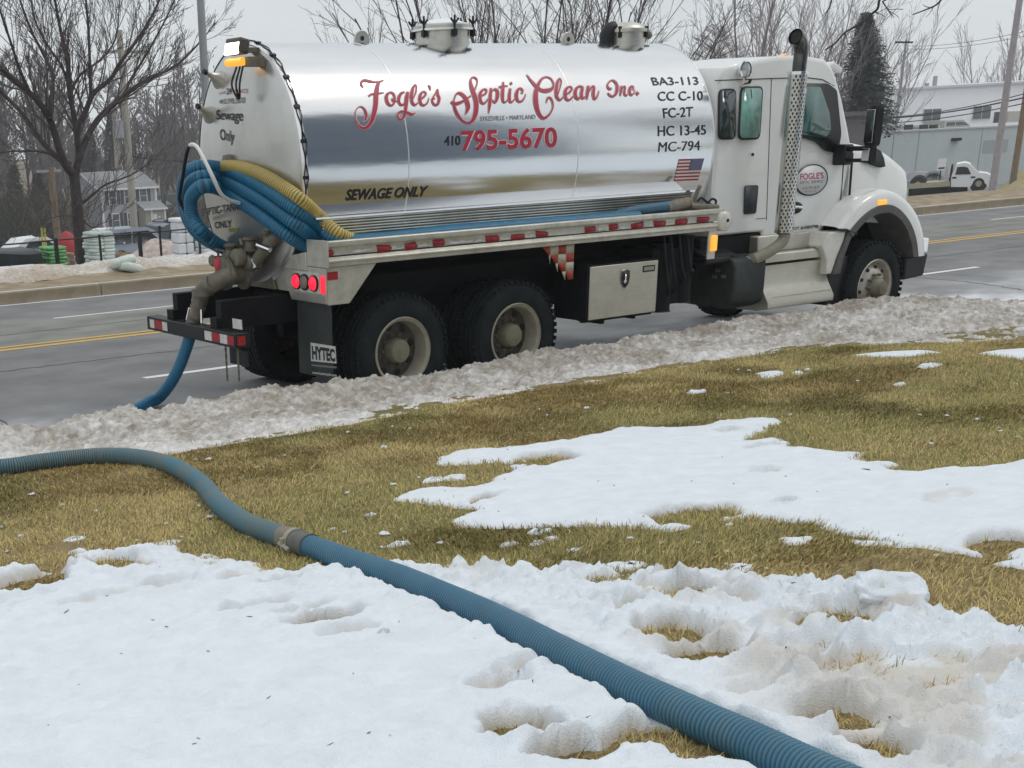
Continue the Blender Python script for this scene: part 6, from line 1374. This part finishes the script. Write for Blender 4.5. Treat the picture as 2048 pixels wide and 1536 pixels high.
SUV = [(0, .22), (.0, .55), (.03, .62), (.06, .95), (.12, 1), (.52, 1), (.62, .88), (.70, .62), (.95, .55), (1, .45), (1, .22)]
PICK = [(0, .25), (0, .58), (.42, .58), (.43, .95), (.48, 1), (.62, .98), (.72, .62), (.96, .56), (1, .46), (1, .25)]
SED = [(0, .3), (.0, .6), (.12, .66), (.26, .97), (.5, 1), (.68, .68), (.96, .58), (1, .3)]
car('parked_car', 'silver grey hatchback parked behind the mint bag pallet', 'car', 266, 44, 4.2, 1.45, 1.7, mat('silver_blue_paint', (.30, .34, .40), .3, .3), .15, SUV, [[(.10, .62), (.13, .92), (.32, .93), (.32, .62)], [(.35, .62), (.35, .93), (.53, .93), (.66, .64)]])
car('parked_pickup', 'slate blue pickup with its tailgate towards the road', 'pickup', 322, 46, 5.2, 1.55, 1.8, mat('slate_blue_paint', (.075, .09, .115), .3, .2), .12, PICK, [[(.46, .62), (.49, .93), (.61, .92), (.68, .64)]])
car('parked_pickup', 'black pickup parked in front of the grey house porch', 'pickup', 322, 88, 5.6, 1.7, 1.9, mat('black_car_paint', (.012, .013, .016), .3), .1, PICK, [[(.46, .62), (.49, .93), (.61, .92), (.68, .64)]])
car('parked_car', 'white car showing above the dark tarp stack at far left', 'car', 70, 52, 4.4, 1.4, 1.75, mat('white_car_paint', (.66, .67, .68), .3), .1, SED, [[(.22, .66), (.30, .92), (.46, .93), (.46, .66)], [(.49, .66), (.49, .93), (.62, .7)]])
# white flatbed truck by the grey wall
YB = 42.0; A = at(1925, 386, y=YB); z0 = gz(A[0], YB); fb = thing('flatbed_truck', 'white flatbed truck with empty tan deck parked before the grey wall', 'truck', (A[0], YB, z0))
nv = (A - CAM)[:2]; nv = nv / np.linalg.norm(nv); pv_ = np.array([nv[1], -nv[0]]); fb.rotation_euler.z = math.atan2(pv_[1], pv_[0])
def fpx(px, py, dy=0):
    d = ray(px, py); t_ = ((A - CAM)[:2] @ nv) / (d[:2] @ nv); P = CAM + t_ * d; return (A[0] + float((P[:2] - A[:2]) @ pv_), float(P[2]))
body = [fpx(*q) for q in ((1901, 373), (1901, 352), (1910, 332), (1914, 326), (1930, 323), (1940, 326), (1957, 343), (1975, 345), (1983, 350), (1985, 366), (1985, 374), (1977, 375), (1972, 366), (1960, 364), (1945, 366), (1938, 377), (1935, 373))]
rings = [[(x, yy, z) for x, z in (body if abs(yy - YB) < .9 else [(np.mean([p[0] for p in body]) + (x_ - np.mean([p[0] for p in body])) * .97, np.mean([p[1] for p in body]) + (z_ - np.mean([p[1] for p in body])) * .96) for x_, z_ in body])] for yy in (YB - 1.0, YB - .89, YB + .89, YB + 1.0)]
M().loft(rings).obj('cab', mat('bright_white_paint', (.80, .81, .82), .3), fb, smooth=35)
M().prism([fpx(*q) for q in ((1911, 348), (1915, 333), (1928, 332), (1936, 334), (1942, 347))][::-1], YB - 1.03, YB - 1.0).obj('door_window', CARGLASS, fb)
M().prism([fpx(*q) for q in ((1937, 328), (1955, 342), (1958, 343), (1942, 327))], YB - .85, YB + .85).obj('windscreen', mat('pale_screen', (.35, .38, .4), .15), fb)
for px, py in ((1909, 354), (1946, 353)): x, z = fpx(px, py); M().box(x - .12, x + .12, YB - 1.03, YB - 1.0, z - .05, z + .05).obj('badge', SEAM, fb)
M().prism([fpx(*q) for q in ((1818, 366), (1900, 361), (1900, 371), (1818, 376))][::-1], YB - 1.15, YB + 1.15).obj('flat_deck', mat('tan_deck', (.40, .37, .26), .8, var=.15), fb)
M().prism([fpx(*q) for q in ((1818, 377), (1935, 372), (1935, 384), (1818, 392))][::-1], YB - .9, YB + .9).obj('underframe', CHASSIS, fb)
M().prism([fpx(*q) for q in ((1898, 361), (1903, 330), (1907, 328), (1902, 361))], YB - 1.0, YB + 1.0).obj('headboard', CHASSIS, fb)
M().prism([fpx(*q) for q in ((1887, 366), (1895, 360), (1897, 331), (1893, 331))][::-1], YB - 1.05, YB - .98).obj('headboard_stay', ALU, fb)
for px in (1955, 1835):
    x, z = fpx(px, 380); M().lathe([(1e-3, -.16), (.2, -.16), (.48, -.14), (.5, 0), (.48, .14), (1e-3, .16)], (x, YB - .85, z0 + .5), 'y', 20).obj('wheel', BGTYRE, fb); M().lathe([(1e-3, -.175), (.18, -.165)], (x, YB - .85, z0 + .5), 'y', 14).obj('wheel_hub', RIM, fb); M().lathe([(1e-3, -.16), (.48, -.14), (.5, 0), (.48, .14), (1e-3, .16)], (x, YB + .85, z0 + .5), 'y', 20).obj('wheel', BGTYRE, fb)
M().tube([(*fpx(1984, 352)[:1], YB - .6, fpx(1984, 352)[1]), (fpx(1992, 353)[0], YB - .6, fpx(1992, 353)[1]), (fpx(1993, 366)[0], YB - .6, fpx(1993, 366)[1]), (fpx(1985, 370)[0], YB - .6, fpx(1985, 370)[1])], .05, 8).obj('bumper_guard', CHROME, fb)
P = at(1881, 344, y=YB + 6); YB += 2; t = thing('warning_sign', 'small white sign board standing behind the flatbed deck', 'sign', (P[0], YB + 4, gz(P[0], YB + 4))); M().box(P[0] - .45, P[0] + .45, YB + 3.97, YB + 4.03, P[2] + .1, P[2] + .85).obj('sign_board', mat('white_board', (.7, .7, .7), .5), t); M().box(P[0] - .05, P[0] + .05, YB + 3.98, YB + 4.02, gz(P[0], YB + 4), P[2] + .1).obj('sign_post', CHASSIS, t); M().box(P[0] - .35, P[0] + .35, YB + 3.955, YB + 3.965, P[2] + .2, P[2] + .3).obj('sign_bar', SEAM, t)
car('parked_car', 'grey car low behind the flatbed deck', 'car', 1848, 50, 4.4, 1.45, 1.75, mat('grey_car_paint', (.22, .23, .25), .3, .3), .0, SED, [[(.22, .66), (.30, .92), (.46, .93), (.46, .66)], [(.49, .66), (.49, .93), (.62, .7)]], 'vehicles by the grey wall')

# ------------------------------------------------------------------ buildings
def wallrect(b, x0, x1, z0, z1, y): b.box(x0, x1, y - .02, y + .02, z0, z1)
SIDING = mat('grey_siding', (.36, .36, .385), .8, var=.06, vscale=2); TRIMW = mat('white_trim', (.72, .72, .73), .6); ROOFG = mat('grey_shingle_roof', (.24, .25, .26), .85, var=.12, vscale=2); SHUT = mat('dark_shutter', (.05, .055, .065), .6); PANE = mat('dim_window_pane', (.10, .115, .13), .15)
YH = 146; hx = lambda px: at(px, 420, y=YH)[0]; hz = lambda py: at(260, py, y=YH)[2]
zg = gz(hx(260), YH); xl, xr = hx(205.5), hx(313.5); ze, zr = hz(375), hz(345); house = thing('grey_house', 'two storey grey house with white trim and dark shutters', 'house', ((xl + xr) / 2, YH, zg))
D = 2 * (at(168, 360, x=xl)[1] - YH); ov = .35; zr = at(168, 347, x=xl)[2]; xm = (xl + xr) / 2; ym = YH + D / 2
M().prism([(YH, zg - .3), (YH + D, zg - .3), (YH + D, ze), (ym, zr - .15), (YH, ze)], xl, xr, 'yz').obj('wall', SIDING, house)
b = M(); c = M()
for k in range(22):
    z = zg + (ze - zg) * k / 22; b.box(xl - .03, xr + .03, YH - .03, YH, z, z + .16); b.box(xl - .03, xl, YH, YH + D, z, z + .16)
b.obj('siding_boards', SIDING, house)['kind'] = 'stuff'
rf = M(); rf.prism([(YH - ov, ze - .12), (YH - ov, ze + .06), (ym, zr + .12), (YH + D + ov, ze + .06), (YH + D + ov, ze - .12), (ym, zr - .08)], xl - ov, xr + ov, 'yz'); rf.obj('roof', ROOFG, house, smooth=0)
M().prism([(YH - ov, ze - .3), (YH - ov, ze - .02), (ym, zr + .06), (ym, zr - .22)], xl - ov - .05, xl - ov - .005, 'yz').obj('rake_trim', TRIMW, house)
M().box(xl - ov, xr + ov, YH - ov - .03, YH - ov + .05, ze - .22, ze + .02).obj('eave_trim', TRIMW, house)
for x in (xl, xr): M().box(x - .12, x + .12, YH - .08, YH + .1, zg, ze).obj('corner_trim', TRIMW, house)
def win(px, py, w=.85, h=1.45, shut=True):
    x, z = hx(px), hz(py); wf = M().box(x - w / 2 - .1, x + w / 2 + .1, YH - .08, YH - .03, z - h / 2 - .1, z + h / 2 + .1).obj('window', TRIMW, house); M().box(x - w / 2, x + w / 2, YH - .10, YH - .075, z - h / 2, z - .03).obj('pane', PANE, wf); M().box(x - w / 2, x + w / 2, YH - .10, YH - .075, z + .03, z + h / 2).obj('pane', PANE, wf)
    if shut:
        for s in (-1, 1): M().box(x + s * (w / 2 + .33) - .2, x + s * (w / 2 + .33) + .2, YH - .09, YH - .03, z - h / 2 - .1, z + h / 2 + .1).obj('shutter', SHUT, house)
for px in (227, 258, 288.5): win(px, 393)
for px in (230, 261): win(px, 439)
x0, x1 = hx(276), hx(316); zt = hz(417); M().box(x0, x1, YH - 2.0, YH - .1, zg, zt).obj('porch', mat('tan_porch_wall', (.33, .31, .27), .8), house); M().prism([(YH - 2.3, zt - .05), (YH - .05, zt + .75), (YH - .05, zt + .6), (YH - 2.3, zt - .2)], x0 - .3, x1 + .2, 'yz').obj('porch_roof', ROOFG, house); M().box(x0 - .3, x1 + .2, YH - 2.35, YH - 2.28, zt - .22, zt - .03).obj('porch_trim', TRIMW, house)
for px in (288, 314.5): M().box(hx(px) - .1, hx(px) + .1, YH - 2.1, YH - 1.95, zg, zt - .1).obj('porch_post', TRIMW, house)
M().box(hx(291), hx(298), YH - 2.04, YH - 2.0, zg + .1, zg + 2.2).obj('porch_door', TRIMW, house); M().box(hx(301), hx(305), YH - 2.04, YH - 2.0, hz(437), hz(434)).obj('house_plate', TRIMW, house)
YW = 160; wx_ = lambda px: at(px, 420, y=YW)[0]; wz = lambda py: at(330, py, y=YW)[2]; zg2 = gz(wx_(335), YW); wh2 = thing('white_house', 'low white house with green grey roof right of the grey house', 'house', (wx_(335), YW, zg2))
x0, x1 = wx_(314), wx_(372); M().box(x0, x1, YW, YW + 9, zg2 - .2, wz(410)).obj('wall', mat('white_siding', (.55, .56, .57), .8), wh2); M().prism([(x0 - .3, wz(410)), (wx_(322), wz(391)), (x1 + .5, wz(388)), (x1 + .5, wz(411))], YW - .3, YW + 9.3).obj('roof', mat('green_grey_roof', (.10, .125, .12), .85, var=.15), wh2); M().prism([(x0, wz(410)), (wx_(323), wz(393)), (wx_(343), wz(410))], YW - .36, YW - .31).obj('gable', mat('white_gable', (.6, .6, .6), .8), wh2)
for px in (325, 341, 343.5): w_ = M().box(wx_(px) - .38, wx_(px) + .38, YW - .06, YW, wz(426), wz(416)).obj('window', TRIMW, wh2); M().box(wx_(px) - .3, wx_(px) + .3, YW - .08, YW - .055, wz(425), wz(417)).obj('pane', PANE, w_)
# right: grey block wall with roof plant, white building behind, dark roof between
YG = 60; gx = lambda px: at(px, 300, y=YG)[0]; WALLG = mat('blue_grey_wall', (.45, .50, .51), .85, var=.05, vscale=.5); gb = thing('grey_building', 'long low blue grey building behind the flatbed truck', 'building', (gx(1900), YG, gz(gx(1900), YG)))
za = at(1770, 264, y=YG)[2]; zb_ = at(2048, 254, y=YG)[2]; x0, x1 = gx(1640), gx(2300); zg = gz(x0, YG)
M().box(x0, x1, YG, YG + 12, zg - 1, (za + zb_) / 2).obj('wall', WALLG, gb); M().box(x0 - .1, x1, YG - .08, YG + 12, (za + zb_) / 2, (za + zb_) / 2 + .12).obj('coping', mat('grey_coping', (.42, .44, .45), .7), gb)
for px in (1785, 1835, 1960, 2035): M().box(gx(px) - .04, gx(px) + .04, YG - .03, YG, zg, (za + zb_) / 2).obj('pilaster_joint', mat('joint_grey', (.33, .36, .37), .85), gb)
P = at(1912, 279, y=YG - .1); M().box(P[0] - .5, P[0] + .5, YG - .3, YG, P[2] - .1, P[2] + .12).obj('wall_lamp', CHASSIS, gb); P = at(1990, 290, y=YG - .1); M().box(P[0] - 1.5, P[0] + 2, YG - .02, YG - .001, P[2] - .6, P[2] + .4).obj('painted_patch', mat('patch_grey', (.33, .355, .36), .85), gb)
zt = (za + zb_) / 2 + .12
def plant(px0, px1, py, dy, mt, nm):
    A = at(px0, py, y=YG + dy); B_ = at(px1, py, y=YG + dy); return M().box(A[0], B_[0], YG + dy, YG + dy + 2, zt - .1, A[2]).obj(nm, mt, gb, bev=.04)
plant(1797, 1845, 251, 2, mat('pale_unit', (.48, .50, .48), .6), 'rooftop_unit'); plant(1838, 1880, 252, 1.5, mat('unit_grey', (.40, .42, .42), .6), 'rooftop_unit')
for px in (1816, 1846, 1866): A = at(px, 256, y=YG + 1.45); M().box(A[0] - .5, A[0] + .6, YG + 1.42, YG + 1.47, A[2] - .2, A[2] + .25).obj('unit_louvre', SEAM, gb)
A = at(1890, 241, y=YG + 2); B_ = at(1944, 241, y=YG + 2); M().prism([(A[0], zt), (A[0], A[2]), (B_[0] - 1.2, A[2]), (B_[0], zt)], YG + 2, YG + 4).obj('roof_lantern', mat('lantern_grey', (.42, .44, .40), .4), gb); M().prism([(A[0] + .3, zt + .15), (A[0] + .3, A[2] - .15), (A[0] + 1.4, A[2] - .15), (A[0] + 1.4, zt + .15)], YG + 1.96, YG + 1.99).obj('lantern_pane', PANE, gb); M().prism([(A[0] + 1.6, zt + .15), (A[0] + 1.6, A[2] - .15), (B_[0] - 1.3, A[2] - .15), (B_[0] - .4, zt + .15)], YG + 1.96, YG + 1.99).obj('lantern_pane', PANE, gb)
YU = 76; ux = lambda px: at(px, 220, y=YU)[0]; ub = thing('white_building', 'long white building with small dark windows at upper right', 'building', (ux(1900), YU, gz(ux(1900), YU))); x0, x1 = ux(1746), ux(2400); zA = at(1746, 184, y=YU)[2]; zB = at(2048, 158, y=YU)[2]; zw = (zA + zB) / 2
WB = mat('white_stucco', (.86, .86, .89), .85, var=.03, vscale=.4)
M().prism([(x0, gz(x0, YU) - 1), (x1, gz(x0, YU) - 1), (x1, zB + .3), (x0, zA)], YU, YU + 14).obj('wall', WB, ub); M().prism([(x0 - .2, zA), (x1, zB + .3), (x1, zB + .5), (x0 - .2, zA + .2)], YU - .3, YU + 14).obj('roof_edge', mat('pale_roof_edge', (.56, .57, .62), .8), ub)
for px0, px1, p0, p1 in ((1762, 1781, 226, 245), (1847, 1878, 219, 242), (1947, 1978, 213, 237)):
    A, B_ = at(px0, p0, y=YU), at(px1, p1, y=YU); w_ = M().box(A[0] - .08, B_[0] + .08, YU - .08, YU - .01, B_[2] - .08, A[2] + .08).obj('window', TRIMW, ub); xm_ = (A[0] + B_[0]) / 2
    M().box(A[0], xm_ - .05, YU - .10, YU - .075, B_[2], A[2]).obj('pane', PANE, w_); M().box(xm_ + .05, B_[0], YU - .10, YU - .075, B_[2], A[2]).obj('pane', PANE, w_)
A = at(1992, 245, y=YU); M().box(A[0] - .5, A[0] + .5, YU - .06, YU - .01, A[2] - 1, A[2] + 1).obj('dark_door', SHUT, ub); A = at(2030, 243, y=YU); M().box(A[0] - 2.2, A[0] + 3, YU - .5, YU - .01, A[2] - 1.2, A[2] + 1.0).obj('tan_annex', mat('tan_annex', (.48, .46, .42), .8), ub)
for px, py, hh in ((1872, 167, 1.0), (1856, 172, .4)): A = at(px, py, y=YU + 4); M().box(A[0] - .15, A[0] + .15, YU + 4, YU + 4.3, A[2] - .3, A[2] + hh * .7).obj('roof_vent', POLE, ub)
YD = 54; A = at(1690, 225, y=YD); B_ = at(1745, 222, y=YD); zg = gz(A[0], YD); dk = thing('dark_shed', 'dark roofed shed glimpsed between the cab and the mirror', 'shed', ((A[0] + B_[0]) / 2, YD, zg)); M().box(A[0] - 2, B_[0], YD, YD + 5, zg - .5, B_[2] - .3).obj('wall', mat('shed_wall', (.12, .11, .12), .9), dk); M().box(A[0] - 2.2, B_[0] + .2, YD - .3, YD + 5.2, B_[2] - .3, B_[2]).obj('roof', mat('shed_roof', (.10, .095, .10), .9, var=.2), dk)
xa = at(1992, 380, y=30)[0]; X, Y = np.meshgrid(np.linspace(xa, xa + 60, 60), np.linspace(24, 40, 30), indexing='ij'); sh_x = np.array([at(1998, 380, y=v_)[0] - at(1998, 380, y=30)[0] for v_ in Y[0]]); X = X + sh_x[None]; zt_ = at(2040, 346, y=32)[2]; Z = np.interp(Y, [24, 30, 34, 40], [float(far_z(0, 24)) - .1, zt_ - .25, zt_, zt_ - .4]); Z = far_z(X, Y) - .1 + (Z - far_z(X, Y) + .1) * sstep(xa, xa + 2.5, X - sh_x[None]) + .06 * (fbm(X, Y, 3) - .5)
struct(M().grid(np.stack([X, Y, Z], -1)).obj('grass_slope', mat('tan_slope_grass', (.30, .25, .125), .95, var=.3, vscale=2, bump=.03, bscale=9), smooth=180))
# unseen building added behind the camera, sized for the tank's mirrored dark band
mb = thing('added_mirror_building', 'added tall blue grey building out of view, shaping the band mirrored in the tank', 'building', (11, -22, 1.6)); M().box(0, 21, -36, -21, .5, 21).obj('wall', mat('blue_grey_siding', (.15, .19, .25), .8, var=.15, vscale=.3), mb)
M().box(-.4, 21.4, -36.4, -20.6, 21, 21.5).obj('roof', mat('slate_roof', (.12, .125, .13), .85), mb)
for r_ in range(4):
    for k in range(5):
        w_ = M().box(1.6 + 3.9 * k, 3.2 + 3.9 * k, -21.0, -20.9, 4 + 4.4 * r_, 6 + 4.4 * r_).obj('window', TRIMW, mb); M().box(1.7 + 3.9 * k, 3.1 + 3.9 * k, -20.92, -20.85, 4.1 + 4.4 * r_, 5.9 + 4.4 * r_).obj('pane', PANE, w_)
GM = 'trees across the lawn'
for i, (x, y, s_) in enumerate(((26, -20, .95), (31, -24, 1.0), (37, -21, .9), (43, -26, 1.1), (50, -22, 1.0), (-9, -30, .9))): dup(protos[i % 4], (x, y, 1.6), i * 1.3, s_, 'one of the bare trees across the lawn, seen only mirrored in the tank', GM)
# ------------------------------------------------------------------ thin winter haze over the whole place
hz_ = M().box(-310, 410, -160, 330, -13, 34).obj('haze', None); struct(hz_, 'stuff')
hm = bpy.data.materials.new('haze'); hm.use_nodes = True; n_ = hm.node_tree; n_.nodes.remove(n_.nodes['Principled BSDF']); pv = n_.nodes.new('ShaderNodeVolumePrincipled'); pv.inputs['Color'].default_value = (.93, .95, 1, 1); pv.inputs['Density'].default_value = .0006; n_.links.new(pv.outputs[0], n_.nodes['Material Output'].inputs['Volume']); hz_.data.materials.append(hm)
